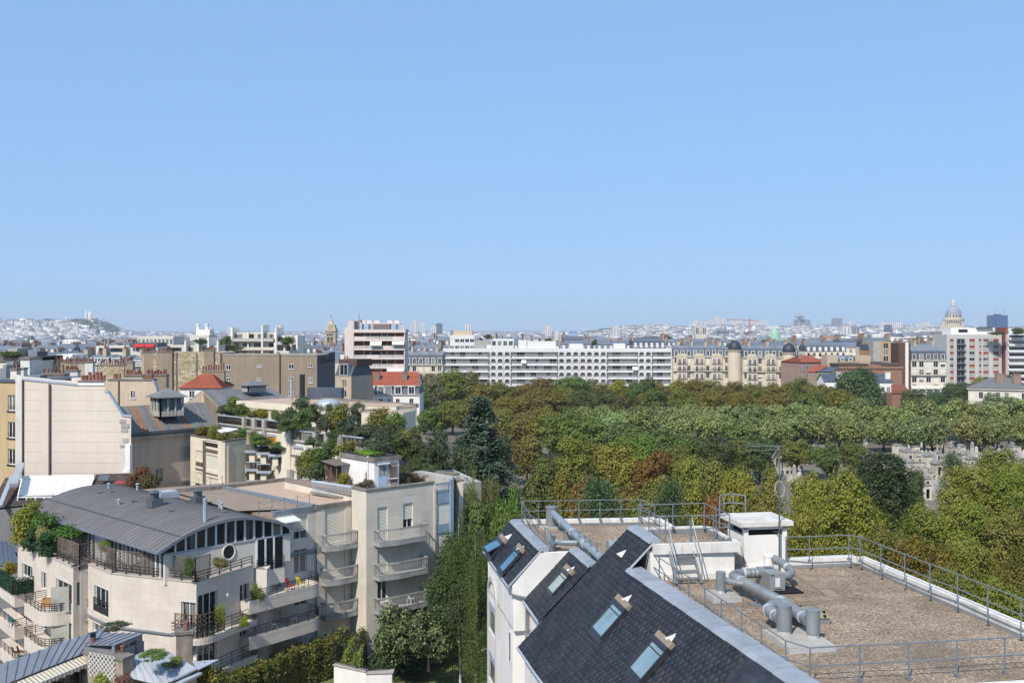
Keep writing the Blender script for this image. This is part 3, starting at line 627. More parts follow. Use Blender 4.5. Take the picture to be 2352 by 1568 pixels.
pad(2.45,-10.45,4.1,-8.3,16.6,'concrete pad with foil edges under the two big vent cylinders')
pad(2.3,-4.1,3.45,-2.85,16.6,'concrete pad with foil edges under the lone vent cylinder')
ah=thing('air_handler','grey metal fan box with a printed label plate joined to the silver ducts','fan box',Q(5.4,-2.4,16.45))
b=MB();b.prism(poly([(5.07,-3.1),(5.72,-3.1),(5.72,-1.75),(5.07,-1.75)],0),16.5,17.18);b.build('casing',mat('ahu','#9a9c99',.45,.06,2,metal=.4),ah)
k=MB();k.box(Q(5.4,-3.11,16.83),(.2,.012,.36),A1);k.build('label_plate',mat('plate','#c9d2d8',.5,.05),ah)
k=MB();k.box(Q(5.18,-3.112,17.12),(.14,.012,.03),A1);k.box(Q(5.42,-3.112,16.57),(.3,.012,.02),A1,mi=0);k.build('marks',MATS['dark'],ah)
MB().box(Q(5.45,-2.1,17.19),(.3,.25,.02),A1).build('top_plate',MATS['steel_grey'],ah)
MB().prism(poly([(4.95,-3.35),(6.4,-3.35),(6.4,-1.5),(4.95,-1.5)],0),16.41,16.47).build('rubber_mat',MATS['dark'],ah)
for a,c in((5.15,-3.0),(5.64,-3.0),(5.15,-1.85),(5.64,-1.85)):MB().prism([Q(a-.06,c-.06,0),Q(a+.06,c-.06,0),Q(a+.06,c+.06,0),Q(a-.06,c+.06,0)],16.46,16.51).build('foot',MATS['dark'],ah)
vo_=thing('exhaust_duct','short silver elbow duct between the fan box and the pipe by the roof block','duct',Q(6.2,-2,16.4))
duct([Q(5.72,-2.5,ZD-.1)]+arc(Q(5.9,-2.5,ZD-.1),Q(6.55,-2.45,ZD-.05),Q(6.45,-1.75,ZD+.1))+arc(Q(6.45,-1.75,ZD+.1),Q(6.4,-1.2,ZD+.25),Q(6.15,-.85,ZD+.3)),.17).build('duct_section',MATS['galv'],vo_,True)
for a,c in((Q(5.8,-2.5,ZD-.1),Q(5.9,-2.5,ZD-.1)),(Q(6.46,-1.85,ZD+.08),Q(6.45,-1.7,ZD+.11))):collar(a,c,.17).build('tape',MATS['galv_tape'],vo_,True)
MB().lathe(Q(6.05,-.8,16.4),[(.22,0),(.22,.95),(.24,.95),(.24,1.05),(.18,1.08)],18).build('pipe',m_wr,vo_,True)
MB().box(Q(6.2,-2.2,16.45),(.3,.3,.1),A1).build('support',MATS['concrete'],vo_)
hc=thing('smoke_hatch','low greenish plastic roof hatch on a grey curb behind the vent cylinders','roof hatch',Q(4.9,-6.9,16.4))
MB().prism(poly([(4.35,-7.5),(5.4,-7.5),(5.4,-6.2),(4.35,-6.2)],0),16.35,16.62).build('curb',m_flash,hc)
k=MB();k.add([Q(4.3,-7.55,16.63),Q(5.45,-7.55,16.63),Q(5.45,-6.15,16.63),Q(4.3,-6.15,16.63),Q(4.5,-7.35,16.75),Q(5.25,-7.35,16.75),Q(5.25,-6.35,16.75),Q(4.5,-6.35,16.75)],[(4,5,6,7),(0,1,5,4),(1,2,6,5),(2,3,7,6),(3,0,4,7)]);k.build('dome',mat('hatch_dome','#8d8560',.35,.15,2,spec=.5),hc)
for a,c in((5.2,-7.5),(5.42,-7.0),(4.9,-6.2)):MB().box(Q(a,c,16.7),(.08,.08,.08),A1).build('clip',MATS['dark'],hc)
# paving slabs set in the gravel
pv=thing('roof_path','row of brown paving slabs set in the gravel of the roof','path',Q(6.5,-2,16.4))
sl_me=MB().bb(-.24,-.24,0,.24,.24,.03).mesh('paving_slab',mat('paving','#8f7c69',.95,.12,2,orand=.12))
for i in range(10):inst(sl_me,'paving_slab',pv,loc=Q(7.75-.045*i,.2-.5*i,16.405),rotz=RHO)
for i in range(4):inst(sl_me,'paving_slab',pv,loc=Q(6.85-.52*i,-4.3+.02*i,16.405),rotz=RHO)
for i,(x,y)in enumerate(((1590,760),(1440,775),(1510,790))):inst(sl_me,'paving_slab',pv,loc=WZ(pt7(x,y),16.405),rotz=RHO)
for x,y in((130,945),(245,1040),(380,1130),(520,1240),(690,1350),(860,1470),(30,880)):
    inst(sl_me,'paving_slab',pv,loc=WZ(pt8(x,y),16.405),rotz=RHO)
# back roof ducts
bd=thing('ventilation_duct','pale blue grey duct running the length of the back gravel roof','duct',Q(-.1,9,15.9))
MB().tube([Q(-.1,14.3,16.75),Q(-.05,9,16.55),Q(.0,3.9,16.45)],.2,14).build('duct_section',mat('duct_blue','#8e979d',.5,.08,2,metal=.2),bd,True)
for bq in(13.9,12.0,9.6,7.0):collar(Q(-.08,bq,16.68-(14-bq)*.024),Q(-.08,bq-.2,16.68-(14.2-bq)*.024),.2).build('tape',MATS['galv_tape'],bd,True)
for bq in(11,6):MB().box(Q(-.06,bq,16.1),(.3,.1,.5),A1).build('support',MATS['galv'],bd)
bs=thing('vent_stack','grey vent cylinder in the far corner of the back gravel roof','vent stack',Q(-.15,14.35,15.9))
MB().lathe(Q(-.15,14.35,15.9),[(.3,0),(.3,1.1),(.32,1.1),(.32,1.2)],18).build('cylinder',MATS['galv'],bs,True)
MB().box(Q(-.15,14.2,15.95),(1.3,.7,.12),A1).build('foot',MATS['concrete'],bs)
bd2=thing('ventilation_duct','short pale duct with a stub cylinder beside the back roof rail','duct',Q(-1.5,8.2,15.9))
MB().tube([Q(-1.3,8.4,16.35),Q(-.2,7.95,16.35)],.14,12).build('duct_section',MATS['duct_blue'],bd2,True)
MB().lathe(Q(-1.45,8.45,15.9),[(.24,0),(.24,.8)],16).build('stub',MATS['galv'],bd2,True)
sb=thing('vent_stack','blue grey vent barrel half hidden behind the slate ridge','vent stack',Q(1.2,6,15.9))
MB().tube([Q(.9,6.3,16.5),Q(1.7,6.3,16.45)],.3,14).build('barrel',MATS['duct_blue'],sb,True);MB().box(Q(1.4,6.3,16.1),(.5,.3,.4),A1).build('foot',MATS['galv'],sb)
# ================================================================== curved-roof stone building (left)
KB=.93;ZT=27-18.77*KB;DK=ZT-.33
def zs(z):return 27-(27-z)*KB
TP=[WZ(pt5(*p),ZT)for p in((128,570),(525,738),(630,715),(800,785),(1408,850),(1818,722))]
TV=[V2(p)for p in TP]
m_ls,m_jt=MATS['limestone'],MATS['joint']
cb=thing('stone_apartment_building','pale stone building with a curved grey zinc vault roof and a trellised terrace','building',(-26,80,0))
E1=Vector((math.cos(R(46)),math.sin(R(46)),0));E2=Vector((-E1.y,E1.x,0));VO=Vector((-26*KB,76.3*KB,0))
def QB(a,b,z):return VO+E1*a+E2*b+Vector((0,0,z))
inw=lambda p,q,d:None
FC=[Fac(TV[i],TV[i+1])for i in range(5)]
far6a=V2(WZ((580,1182.6),12.93));far6b=V2(WZ((726,1160),12.93))
F6=Fac(V2(WZ((632,1174.6),12.93)),far6b)
# inner mass
mb=MB();ctr=V2((-29,85))
ins=[p+(Vector((-27,82))-p).normalized()*.55 for p in TV]
mb.prism([ins[0],ins[1],ins[2],ins[3],ins[4],ins[5],(-18.2,76),(-18.5,84),(-30,92),(-39.5,87)],0,DK);mb.build('core',m_jt,cb)
def fr(i,*rs):return[FC[i].rect(pt5(a,b_),pt5(c,d))for a,b_,c,d in rs]
H1=fr(0,(158,705,232,828),(296,765,334,905),(402,815,515,1000),(165,1060,235,1130),(300,1130,335,1200));H1=[(a,max(b_,z-2.3)if False else b_,c,d)for a,b_,c,d in H1 for z in(0,)]
o=wall(FC[0],0,ZT,H1,cb,m_jt,panels=(1.15,.55),pmat=m_ls)
for h in H1:window(FC[0],h,cb,bars=2 if h[2]-h[0]>1.2 else 1)
H2=fr(1,(550,850,612,1000));wall(FC[1],0,ZT,H2,cb,m_jt,panels=(.65,.55),pmat=m_ls)
for h in H2:window(FC[1],h,cb)
H3=fr(2,(676,862,778,1092),(665,1128,760,1240));wall(FC[2],0,ZT,H3,cb,m_jt,panels=(.9,.55),pmat=m_ls)
for h in H3:window(FC[2],h,cb,bars=2)
H4=fr(3,(1300,982,1404,1180),(1375,1285,1405,1400));wall(FC[3],0,ZT,H4,cb,m_jt,panels=(1.15,.55),pmat=m_ls)
for h in H4:window(FC[3],h,cb)
H5=fr(4,(1420,945,1560,1175),(1720,868,1785,1000),(1720,1190,1780,1262),(1420,1290,1555,1400));wall(FC[4],0,ZT,H5,cb,m_jt,panels=(1.15,.55),pmat=m_ls)
for h in H5:window(FC[4],h,cb,bars=1 if h[2]-h[0]<1.5 else 2)
# window guard on the tall French window, zinc weathering band
g=H3[0];k=MB();f=FC[2]
for z in(g[1]+.95,g[1]+.75,g[1]+.5):f.box(k,g[0]-.05,z,g[2]+.05,z+.04,.02,.06)
f.box(k,g[0],g[1],g[2],g[1]+.5,.0,.03)
for t in(g[0],(g[0]+g[2])/2,g[2]):f.box(k,t-.02,g[1],t+.02,g[1]+.98,.02,.06)
k.build('window_guard',MATS['black_metal'],cb)
k=MB();zb=FC[3].px(pt5(1000,1180))[1]
for f in(FC[2],FC[3]):f.box(k,0.2,zb-.1,f.L-.2,zb,0,.18)
k.build('weathering',MATS['zinc'],cb)
k=MB()
for i in range(5):FC[i].box(k,-.05,ZT,FC[i].L+.05,ZT+.07,-.45,.06)
k.build('terrace_coping',mat('coping_stone','#b3a79b',.85,.08),cb)
MB().prism([tuple(p)for p in[ins[0],ins[1],ins[2],ins[3],ins[4],ins[5],Vector((-18.2,76)),Vector((-30,92)),Vector((-39.5,87))]],DK-.01,DK+.03).build('terrace_floor',mat('deck','#8c8377',.9,.12,1),cb)
for px in((1628,938),):
    t,z=FC[4].px(pt5(*px));k=MB();c=FC[4].P(t,z,.04);k.lathe((0,0,0),[(.17,0),(.15,.06),(.08,.1),(.01,.11)],12)
    me=k.mesh('vent_cap',MATS['white_frame'],smooth=True);f=FC[4];inst(me,'vent_cap',cb,frame((f.e.x,f.e.y,0),(0,0,1),(f.n.x,f.n.y,0),FC[4].P(t,z,.02)))
# balconies: stone apron following the outline, metal rails
m_rail=MATS['black_metal']
def rounded(pts,i,r=.9,n=6):
    a,c,d=map(V2,(pts[i-1],pts[i],pts[i+1]));u=(a-c).normalized()*r;w_=(d-c).normalized()*r
    return[V2((c+u).lerp(c,t/n).lerp(c.lerp(c+w_,t/n),t/n))for t in range(n+1)]
def balcony(root,outer,zr,inner,ap=1.0,rails=True,m=None,name='balcony',rh=.62,nr=4,rm=None):
    outer=[V2(p)for p in outer];inner=[V2(p)for p in inner]
    k=MB();k.prism(outer+inner[::-1],zr-ap,zr-.16);o=k.build(name,m or m_ls,root)
    k=MB()
    for a,c in zip(outer[:-1],outer[1:]):
        e=(c-a).normalized();n=Vector((-e.y,e.x));cc=(inner[0]+inner[-1])/2
        if(cc-a).dot(n)<0:n=-n
        A_,C_=a+n*.09,c+n*.09
        k.bar((A_.x,A_.y,zr-.1),(C_.x,C_.y,zr-.1),.2,.2)
    k.build('rim',m or m_ls,o)
    if rails:
        k=MB()
        for j in range(1,nr+1):k.tube([(p.x,p.y,zr+rh*j/nr)for p in outer],.028 if j==nr else .018,5)
        k.build('rail',rm or m_rail,o)
        k=MB()
        for a,c in zip(outer[:-1],outer[1:]):
            n=max(1,int((c-a).length/1.0))
            for i in range(n):p=a.lerp(c,(i+.5)/n);k.tube([(p.x,p.y,zr),(p.x,p.y,zr+rh)],.025,5)
        o2=k.build('posts',rm or m_rail,o);o2['kind']='stuff'
    return o
ZB=zs(4.75)
for kz,zr in enumerate((ZB,zs(2.0),zs(-.7))):
    if kz<2:
        p=[V2(WZ(pt5(180,990),ZB)),V2(WZ(pt5(310,1075),ZB)),V2(WZ(pt5(655,1025),ZB))];p[0]=p[0]+FC[0].e*-.2
        back0=FC[0].A+FC[0].e*((p[0]-FC[0].A).dot(FC[0].e));ol=[back0]+[p[0]]+rounded(p,1,1.4)+[p[2]]
        balcony(cb,ol,zr,[back0+Vector((.3,.3)),TV[1]+Vector((.2,.35)),TV[2]+Vector((.1,.3))])
    q=[V2(WZ(pt5(-60,818),ZB)),V2(WZ(pt5(105,935),ZB)),V2(WZ(pt5(272,905),ZB))]
    balcony(cb,q,zr,[q[0]+Vector((2.5,2.5)),q[2]+Vector((.4,.6))],rails=kz>0)
# frosted screens between the balconies
m_fro=mat('frosted','#aaa89a',.35,.25,.5,spec=.5)
for(a,b_,c,d),zz in(((362,880,515,1060),zs(4.7)),((362,1130,515,1290),zs(1.95))):
    p0=V2(WZ(pt5(365,1058),ZB));p1=TV[1]+Vector((-.35,.1))
    k=MB();k.bar((p0.x,p0.y,zz+.9),(p1.x,p1.y,zz+.9),.03,1.9);k.build('privacy_screen',m_fro,cb)
# corner loggia balcony with curved rail (right of the blank wall)
p4=TV[4];f5=FC[4];f4=FC[3]
for zr in(zs(4.35),zs(1.55)):
    a=f4.A+f4.e*(f4.L-1.5);c=f5.A+f5.e*5.2
    ol=[a,a+f4.n*.75]+rounded([a+f4.n*.75,p4+f4.n*.75+f5.n*1.0,c+f5.n*1.0],1,1.5,8)+[c+f5.n*1.0,c]
    balcony(cb,ol,zr-.05,[a+Vector((.2,.3)),c+Vector((-.5,.3))],ap=.45,rh=.95)
# far balconies with rounded end along the right facade
F7=Fac(f5.B+f5.e*.0,f5.B+Vector((3.0,3.2)))
for k_,zr in enumerate((zs(6.55),zs(3.75))):
    s0=V2(WZ(pt6(-40,1010),5.6));
    s0=f5.A+f5.e*4.2+f5.n*1.1;e_=Vector((.62,.785));s1=s0+e_*7.0
    ol=[s0]+rounded([s0,s1,s1+Vector((-1.3,1.0))],1,1.0,6)+[s1+Vector((-1.5,1.15))]
    balcony(cb,ol,zr-.6,[s0+Vector((-1.2,1.0)),s1+Vector((-2.2,1.4))],ap=.95,rh=.7)
# facade under the vault's right end and the flat block
mb=MB();mb.prism([F6.P(0,0,0)[:2],F6.P(0.1,0,-.35)[:2],F6.P(F6.L,0,-.35)[:2],(-24.0,98.5),(-34.0,92.5)],0,12.55);mb.build('core',mat('gravel_brown','#8f7d6d',.95,.12,.5,fine=.10,fscale=6),cb)
H6=[F6.rect(pt6(*a),pt6(*c))for a,c in(((386,378),(484,528)),((386,618),(480,768)),((392,852),(484,1000)),((150,815),(290,960)),((95,1090),(290,1210)),((390,1090),(484,1220)))]
m_l2=mat('limestone_grey','#cfc7bb',.85,.05,.5,orand=.05,streak=.06)
wall(F6,-1.5,12.6,H6,cb,m_jt,panels=(1.15,.9),pmat=m_l2)
for i,h in enumerate(H6):window(F6,h,cb,'half' if i==0 else('shut' if i>2 else 'case'),half=.62)
for za_,zb2,ou in((12.6,12.95,.08),(9.35,9.5,.15),(9.15,9.25,.1)):
    k=MB();F6.box(k,-.1,za_,F6.L,zb2,-.3 if ou==.08 else 0,ou);k.build('cornice',MATS['zinc'],cb)
# flat gravel roof behind the vault
m_gr2=mat('gravel_pink','#b59c86',.95,.06,.5,fine=.08,fscale=7);m_gr3=mat('gravel_brown','#8f7d6d',.95,.12,.5,fine=.10,fscale=6)
rp=[V2(WZ(p,12.93))for p in(pt6(545,295),pt6(95,365),pg1(0,1425),pg1(590,1345))]
rc=V2(WZ(pg1(1490,1235),12.93));rd=V2(WZ(pt6(800,262),12.93))
MB().face([(p.x,p.y,12.72)for p in(rp[0],rp[1]+Vector((-2,3)),rp[2]+Vector((-1,1)),rp[3])]).build('gravel_roof',m_gr3,cb)
MB().face([(p.x,p.y,12.74)for p in(rp[0],rp[3],rc,V2(WZ(pg1(1890,1300),12.93)),rd)]).build('gravel_roof',m_gr2,cb)
def curb(root,pts,z0,z1,wd,m,name='parapet',closed=False):
    pts=[V2(p)for p in pts]
    for a,c in zip(pts[:-1],pts[1:]):
        MB().bar((a.x,a.y,(z0+z1)/2),(c.x,c.y,(z0+z1)/2),wd,z1-z0).build(name,m,root)
curb(cb,[rp[3],rp[0]],12.6,12.95,.5,MATS['zinc'],'roof_joint')
curb(cb,[rp[2]+Vector((-1,1)),rp[3],rc,V2(WZ(pg1(1890,1315),12.93))],12.3,13.05,.35,MATS['concrete_dark'])
MB().prism([rp[0],rp[3]+Vector((.3,-.4)),rc+Vector((.1,-.5)),rd+Vector((-.4,.4)),rd],9.5,12.65).build('core',m_cp if 'm_cp' in globals()else MATS['limestone_worn'],cb)
# chain posts at the roof edge
def chain(a,c,n,label,sag=.25,h=.95):
    a,c=Vector(a),Vector(c);root=thing('roof_chain',label,'chain rail',a);P_=[a.lerp(c,i/n)for i in range(n+1)]
    for p in P_:k=MB();k.tube([p,p+Vector((0,0,h))],.022,5);k.lathe(p,[(.1,0),(.1,.04),(.03,.15)],8);k.build('post',MATS['steel_grey'],root)
    for p,q in zip(P_[:-1],P_[1:]):MB().tube([p.lerp(q,t/6)+Vector((0,0,h-.03-sag*(1-(2*t/6-1)**2)))for t in range(7)],.012,4).build('chain',MATS['steel_grey'],root)
chain(WZ(pt6(135,355),12.74),WZ(pt6(498,292),12.74),4,'thin chain rail along the edge of the brown flat roof')
chain(WZ(pg1(40,1415),12.95),WZ(pg1(565,1345),12.95),3,'thin chain rail at the back edge of the brown flat roof')
# vault roof in curved strips
LA,LB,ZE,RISE=11.5*KB,25.0*KB,zs(10.7),1.4
def varc(a):u=(a-LA/2)/(LA/2);return ZE+RISE*(1-u*u)
NS=40;wd=LB/NS;prof=[(-.45,ZE-.2)]+[(LA*i/16,varc(LA*i/16))for i in range(17)]+[(LA+.45,ZE-.2)]
m_vz=mat('vault_zinc','#6e6b68',.7,.10,.4,metal=.1,orand=.06,streak=.05)
k=MB()
for(a0,z0),(a1,z1)in zip(prof[:-1],prof[1:]):
    k.add([E1*a0+Vector((0,0,z0)),E1*a1+Vector((0,0,z1)),E1*a1+E2*wd+Vector((0,0,z1)),E1*a0+E2*wd+Vector((0,0,z0))],[(0,1,2,3)])
    k.add([E1*a0+Vector((0,0,z0-.02)),E1*a1+Vector((0,0,z1-.02)),E1*a1+Vector((0,0,z1+.03)),E1*a0+Vector((0,0,z0+.03))],[(0,1,2,3)])
    q=E2*.05
    k.add([E1*a0+Vector((0,0,z0+.03)),E1*a1+Vector((0,0,z1+.03)),E1*a1+q+Vector((0,0,z1+.03)),E1*a0+q+Vector((0,0,z0+.03))],[(0,1,2,3)])
    k.add([E1*a0+q+Vector((0,0,z0)),E1*a1+q+Vector((0,0,z1)),E1*a1+q+Vector((0,0,z1+.03)),E1*a0+q+Vector((0,0,z0+.03))],[(0,1,2,3)])
strip=k.mesh('roof_strip',m_vz)
vr=MB();vr.add([QB(a,b_,z-.03)for b_ in(0,LB)for a,z in prof],[(i,i+1,len(prof)+i+1,len(prof)+i)for i in range(len(prof)-1)])
vault=vr.build('vault_roof',m_vz,cb)
for i in range(NS):inst(strip,'roof_strip',vault,loc=QB(0,i*wd,0))
k=MB();k.bar(QB(1.3,.1,varc(1.3)+.05),QB(1.3,LB-.1,varc(1.3)+.05),.06,.1);k.build('snow_guard',MATS['steel_grey'],vault)
k=MB()
for(a0,z0),(a1,z1)in zip(prof[:-1],prof[1:]):k.bar(QB(a0,-.06,z0-.08),QB(a1,-.06,z1-.08),.12,.22)
k.bar(QB(-.45,-.1,ZE-.25),QB(-.45,LB,ZE-.25),.14,.16);k.build('edge_trim',MATS['zinc'],vault)
def vent(a,b_,s,h,nm='roof_cowl'):
    z=varc(a);k=MB();k.box(QB(a,b_,z+h*.3),(s*1.5,s*1.5,h*.6),E1);k.box(QB(a,b_,z+h*.85),(s*.8,s*.8,h*.5),E1)
    c=QB(a,b_,z+h*1.1);k.add([c+E1*i*s*.7+E2*j*s*.7 for i,j in((-1,-1),(1,-1),(1,1),(-1,1))]+[c+Vector((0,0,.22*s/.6))],[(0,1,4),(1,2,4),(2,3,4),(3,0,4),(0,3,2,1)])
    k.build(nm,MATS['steel_grey'],vault)
vp=lambda p,dz=0:rayplane(p,QB(LA/2,10,ZE+RISE*.8),Vector((0,0,1)))
for px,s,h in(((1110,320),.62,1.0),((1420,268),.6,.9)):
    c=vp(pt5(*px))-VO;vent(min(max(c.dot(E1),.5),LA-.3),c.dot(E2),s,h)
c=vp(pt5(1190,245))-VO;k=MB();a_,b_=c.dot(E1),c.dot(E2)
k.box(QB(a_,b_,varc(a_)+.15),(1.7,1.4,.4),E1);k.box(QB(a_,b_,varc(a_)+.42),(1.5,1.2,.12),E1);k.build('roof_light',MATS['zinc_light'],vault)
for px,h in(((780,195),.45),((985,198),.6),((852,290),.45),((1470,425),1.7),((1575,310),.6),((1590,325),.55)):
    c=vp(pt5(*px))-VO;a_,b_=min(max(c.dot(E1),.3),LA-.2),c.dot(E2);k=MB();z=varc(a_)-.1;k.tube([QB(a_,b_,z),QB(a_,b_,z+h)],.1 if h<1 else .15,8);k.lathe(QB(a_,b_,z+h),[(.16,0),(.16,.06),(.02,.14)],8);k.build('vent_pipe',MATS['zinc_light'],vault,True)
for px in((720,222),(805,222),(960,285),(1230,355),(1325,285),(1610,365)):
    c=vp(pt5(*px))-VO;a_,b_=c.dot(E1),c.dot(E2);MB().box(QB(a_,b_,varc(a_)+.06),(.4,.3,.1),E1).build('tile_vent',m_vz,vault)
# end wall under the arch: fan of glazing with white mullions, oculus
AF=Fac(V2(QB(.3,.35,0)),V2(QB(LA-.1,.35,0)))
zg=ZE-.45
k=MB();AF.box(k,0,DK,AF.L,zg-.12,-.2,0);k.build('gable_wall',m_l2,cb)
t,z=AF.px(pt5(1640,628));k=MB();c=AF.P(t,z,.02)
ring=[c+Vector((AF.e.x,AF.e.y,0))*.5*math.cos(i*math.pi/10)+Vector((0,0,.55*math.sin(i*math.pi/10)))for i in range(21)]
k.tube(ring,.07,6);oc=k.build('oculus',m_l2,cb);MB().face([p+Vector((AF.n.x,AF.n.y,0))*.012 for p in ring[:-1]]).build('pane',MATS['glass'],oc)
n=13
for i in range(n):
    x0,x1=AF.L*i/n,AF.L*(i+1)/n;z0_,z1_=varc(x0+.3)-.2,varc(x1+.3)-.2
    g=MB();g.face([AF.P(x0+.05,zg,-.08),AF.P(x1-.05,zg,-.08),AF.P(x1-.05,z1_,-.08),AF.P(x0+.05,z0_,-.08)]);g.build('pane',MATS['glass'],cb)
    if i:f=MB();AF.box(f,x0-.06,zg,x0+.06,z0_+.02,-.12,.04);f.build('mullion',MATS['white_frame'],cb)
f=MB();AF.box(f,0,zg-.12,AF.L,zg,-.1,.06);f.build('transom',MATS['zinc_light'],cb)
MB().prism([QB(.6,.9,0),QB(LA-.6,.9,0),QB(LA-.6,LB-1,0),QB(.6,LB-1,0)],DK,ZE-.25).build('penthouse_core',MATS['dark'],cb)
# long glazed side under the eave
SF=Fac(V2(QB(.35,LB-.6,0)),V2(QB(.35,.4,0)));n=34
for i in range(n):
    x0,x1=SF.L*i/n,SF.L*(i+1)/n
    g=MB();g.face([SF.P(x0+.04,DK+.05,-.05),SF.P(x1-.04,DK+.05,-.05),SF.P(x1-.04,ZE-.25,-.05),SF.P(x0+.04,ZE-.25,-.05)]);g.build('pane',MATS['glass'],cb)
    f=MB();SF.box(f,x0-.07,DK,x0+.07,ZE-.2,-.1,.05);f.build('mullion',MATS['white_frame'],cb)
f=MB();SF.box(f,11.2,DK+.05,12.9,ZE-.3,-.02,.03);f.build('door',MATS['white_frame'],cb)
# glazed bay right of the arch
r_=AF.rect(pt6(118,548),pt6(300,735));r_=(r_[0],r_[1],min(r_[2],AF.L-.1),zg-.14)
k=MB();AF.box(k,r_[0]-.1,r_[1]-1.15,r_[2]+.15,r_[1],-.6,.14);k.build('bay_sill',m_l2,cb)
k=MB();AF.box(k,r_[0]-.05,r_[1],r_[2]+.05,r_[3],-.25,.02);k.build('bay_core',MATS['dark'],cb)
for i in range(3):
    x0,x1=r_[0]+(r_[2]-r_[0])*i/3,r_[0]+(r_[2]-r_[0])*(i+1)/3;k=MB();AF.box(k,x0+.06,r_[1]+.08,x1-.06,r_[3],.02,.05);w_=k.build('window',MATS['glass'],cb);k=MB();AF.box(k,x0-.06,r_[1],x0+.06,r_[3],.0,.1);k.build('frame',MATS['white_frame'],w_)
k=MB();[AF.box(k,r_[0]-.1,r_[1]+z,r_[2]+.1,r_[1]+z+.035,.16,.2)for z in(.15,.4,.65,.9)];[AF.box(k,t,r_[1],t+.04,r_[1]+.92,.16,.2)for t in(r_[0]-.1,(r_[0]+r_[2])/2,r_[2]+.06)];k.build('window_guard',m_rail,cb)
ra_=F6.rect(pt6(240,352),pt6(345,372));k=MB();k.slab([F6.P(.05,12.45,.05),F6.P(1.7,12.45,.05),F6.P(1.7,12.2,1.1),F6.P(.05,12.2,1.1)],(0,0,1),.08);k.build('rolled_awning',MATS['white_frame'],cb)
# trellis screens on the terrace
m_lat=MATS['wood_grey']
def lattice(mb,A,B,z0,z1,s=.16,w_=.028,mi=0,th=.015):
    A,B=V2(A),V2(B);L=(B-A).length;e=(B-A)/L;H=z1-z0;n=Vector((e.y,-e.x,0))
    P=lambda t,z,o:Vector((A.x+e.x*t,A.y+e.y*t,z0+z))+n*o
    for sg,off in((1,.0),(-1,.018)):
        c=-H if sg==1 else 0
        while c<L+(0 if sg==1 else H):
            if sg==1:ta,tb=max(c,0),min(c+H,L);za,zb_=ta-c,tb-c
            else:ta,tb=max(c-H,0),min(c,L);za,zb_=c-ta,c-tb
            if tb-ta>.04:mb.bar(P(ta,za,off),P(tb,zb_,off),th,w_,up=(0,0,1),mi=mi)
            c+=s
def trellis(label,pts,z0,h,pw=1.2,group=None,m=None,s=.24,w_=.045):
    pts=[V2(p)for p in pts];root=thing('trellis_screen',label,'trellis',(pts[0].x,pts[0].y,z0),group);m=m or m_lat
    for a,c in zip(pts[:-1],pts[1:]):
        n=max(1,round((c-a).length/pw))
        for i in range(n):
            p,q=a.lerp(c,i/n),a.lerp(c,(i+1)/n);k=MB();lattice(k,p,q,z0+.1,z0+h-.04,s,w_)
            e=(q-p).normalized()*.03
            k.bar((p.x,p.y,z0+h-.03),(q.x,q.y,z0+h-.03),.04,.06);k.bar((p.x,p.y,z0+.08),(q.x,q.y,z0+.08),.04,.06);k.build('panel',m,root)
            k=MB();k.bar((p.x,p.y,z0),(p.x,p.y,z0+h),.07,.07);k.build('post',m,root)
        k=MB();k.bar((c.x,c.y,z0),(c.x,c.y,z0+h),.07,.07);k.build('post',m,root)
    return root
off=[p+(Vector((-27,82))-p).normalized()*.5 for p in TV]
tl=off[0].lerp(off[1],.62)
trellis('grey brown wooden trellis along the terrace of the curved roof building',[tl,off[1],off[2],off[3],off[4],off[4].lerp(off[5],.26)],DK+.05,1.9)
trellis('short wooden trellis standing across the terrace beside the shrubs',[tl,tl+Vector((2.6,2.2))],DK+.05,1.9)
# terrace rail
for i,(a,c)in enumerate(((TV[0].lerp(TV[1],.6),TV[1]),(TV[1],TV[2]),(TV[2],TV[3]),(TV[3],TV[4]),(TV[4],TV[5]))):
    pass
rp_=[TV[0].lerp(TV[1],.6),TV[1],TV[2],TV[3],TV[4],TV[5]]
sm=[]
for a,c in zip(rp_[:-1],rp_[1:]):
    n=max(1,int((c-a).length/1.1));sm+=[a.lerp(c,i/n)for i in range(n)]
sm.append(rp_[-1]);sm=[p+(Vector((-27,82))-p).normalized()*.15 for p in sm]
railing('terrace_rail','black metal rail on the stone edge of the trellised terrace',[(p.x,p.y,ZT+.07)for p in sm],h=.6,mids=(.2,.4),r=.03,m=m_rail)
# lattice on the rounded corner balcony
a=f4.A+f4.e*(f4.L-1.35)+f4.n*.55;c=p4+f4.n*.55+f5.n*.8;d=f5.A+f5.e*1.9+f5.n*.8
cp=[a]+rounded([a,c,d],1,1.2,5)+[d]
trellis('brown crossed lattice screen curving round the corner balcony',cp,zs(4.3),1.6,pw=.7,m=MATS['wood'],s=.3)
# ================================================================== cream building with bar balconies
cc=thing('balcony_building','cream panel building with three stacked grey balconies and a planted roof terrace','building',(-11,88,0))
ZC=13.96
cA=V2(WZ(pt6(905,195),ZC));cB=V2(WZ(pt6(1393,133),ZC));cL=V2(WZ(pt6(815,176),ZC));cM=rd.copy();cN=V2(WZ(pt6(552,298),12.93))
RF=Fac(cA,cB);LF=Fac(cL+(cL-cA)*.15,cA);MF=Fac(cN,cM)
m_cp=MATS['limestone_worn']
dep=Vector((-RF.e.y,RF.e.x))
MB().prism([RF.P(.3,0,-.35)[:2],RF.P(RF.L,0,-.35)[:2],(cB+dep*11)[:],(cA+dep*13)[:],LF.P(0,0,-.3)[:2]],0,13.3).build('core',m_cp,cc)
MB().prism([MF.P(0,0,-.35)[:2],MF.P(MF.L,0,-.35)[:2],(cM+dep*5)[:],(cN+dep*5)[:]],0,12.55).build('core',m_cp,cc)
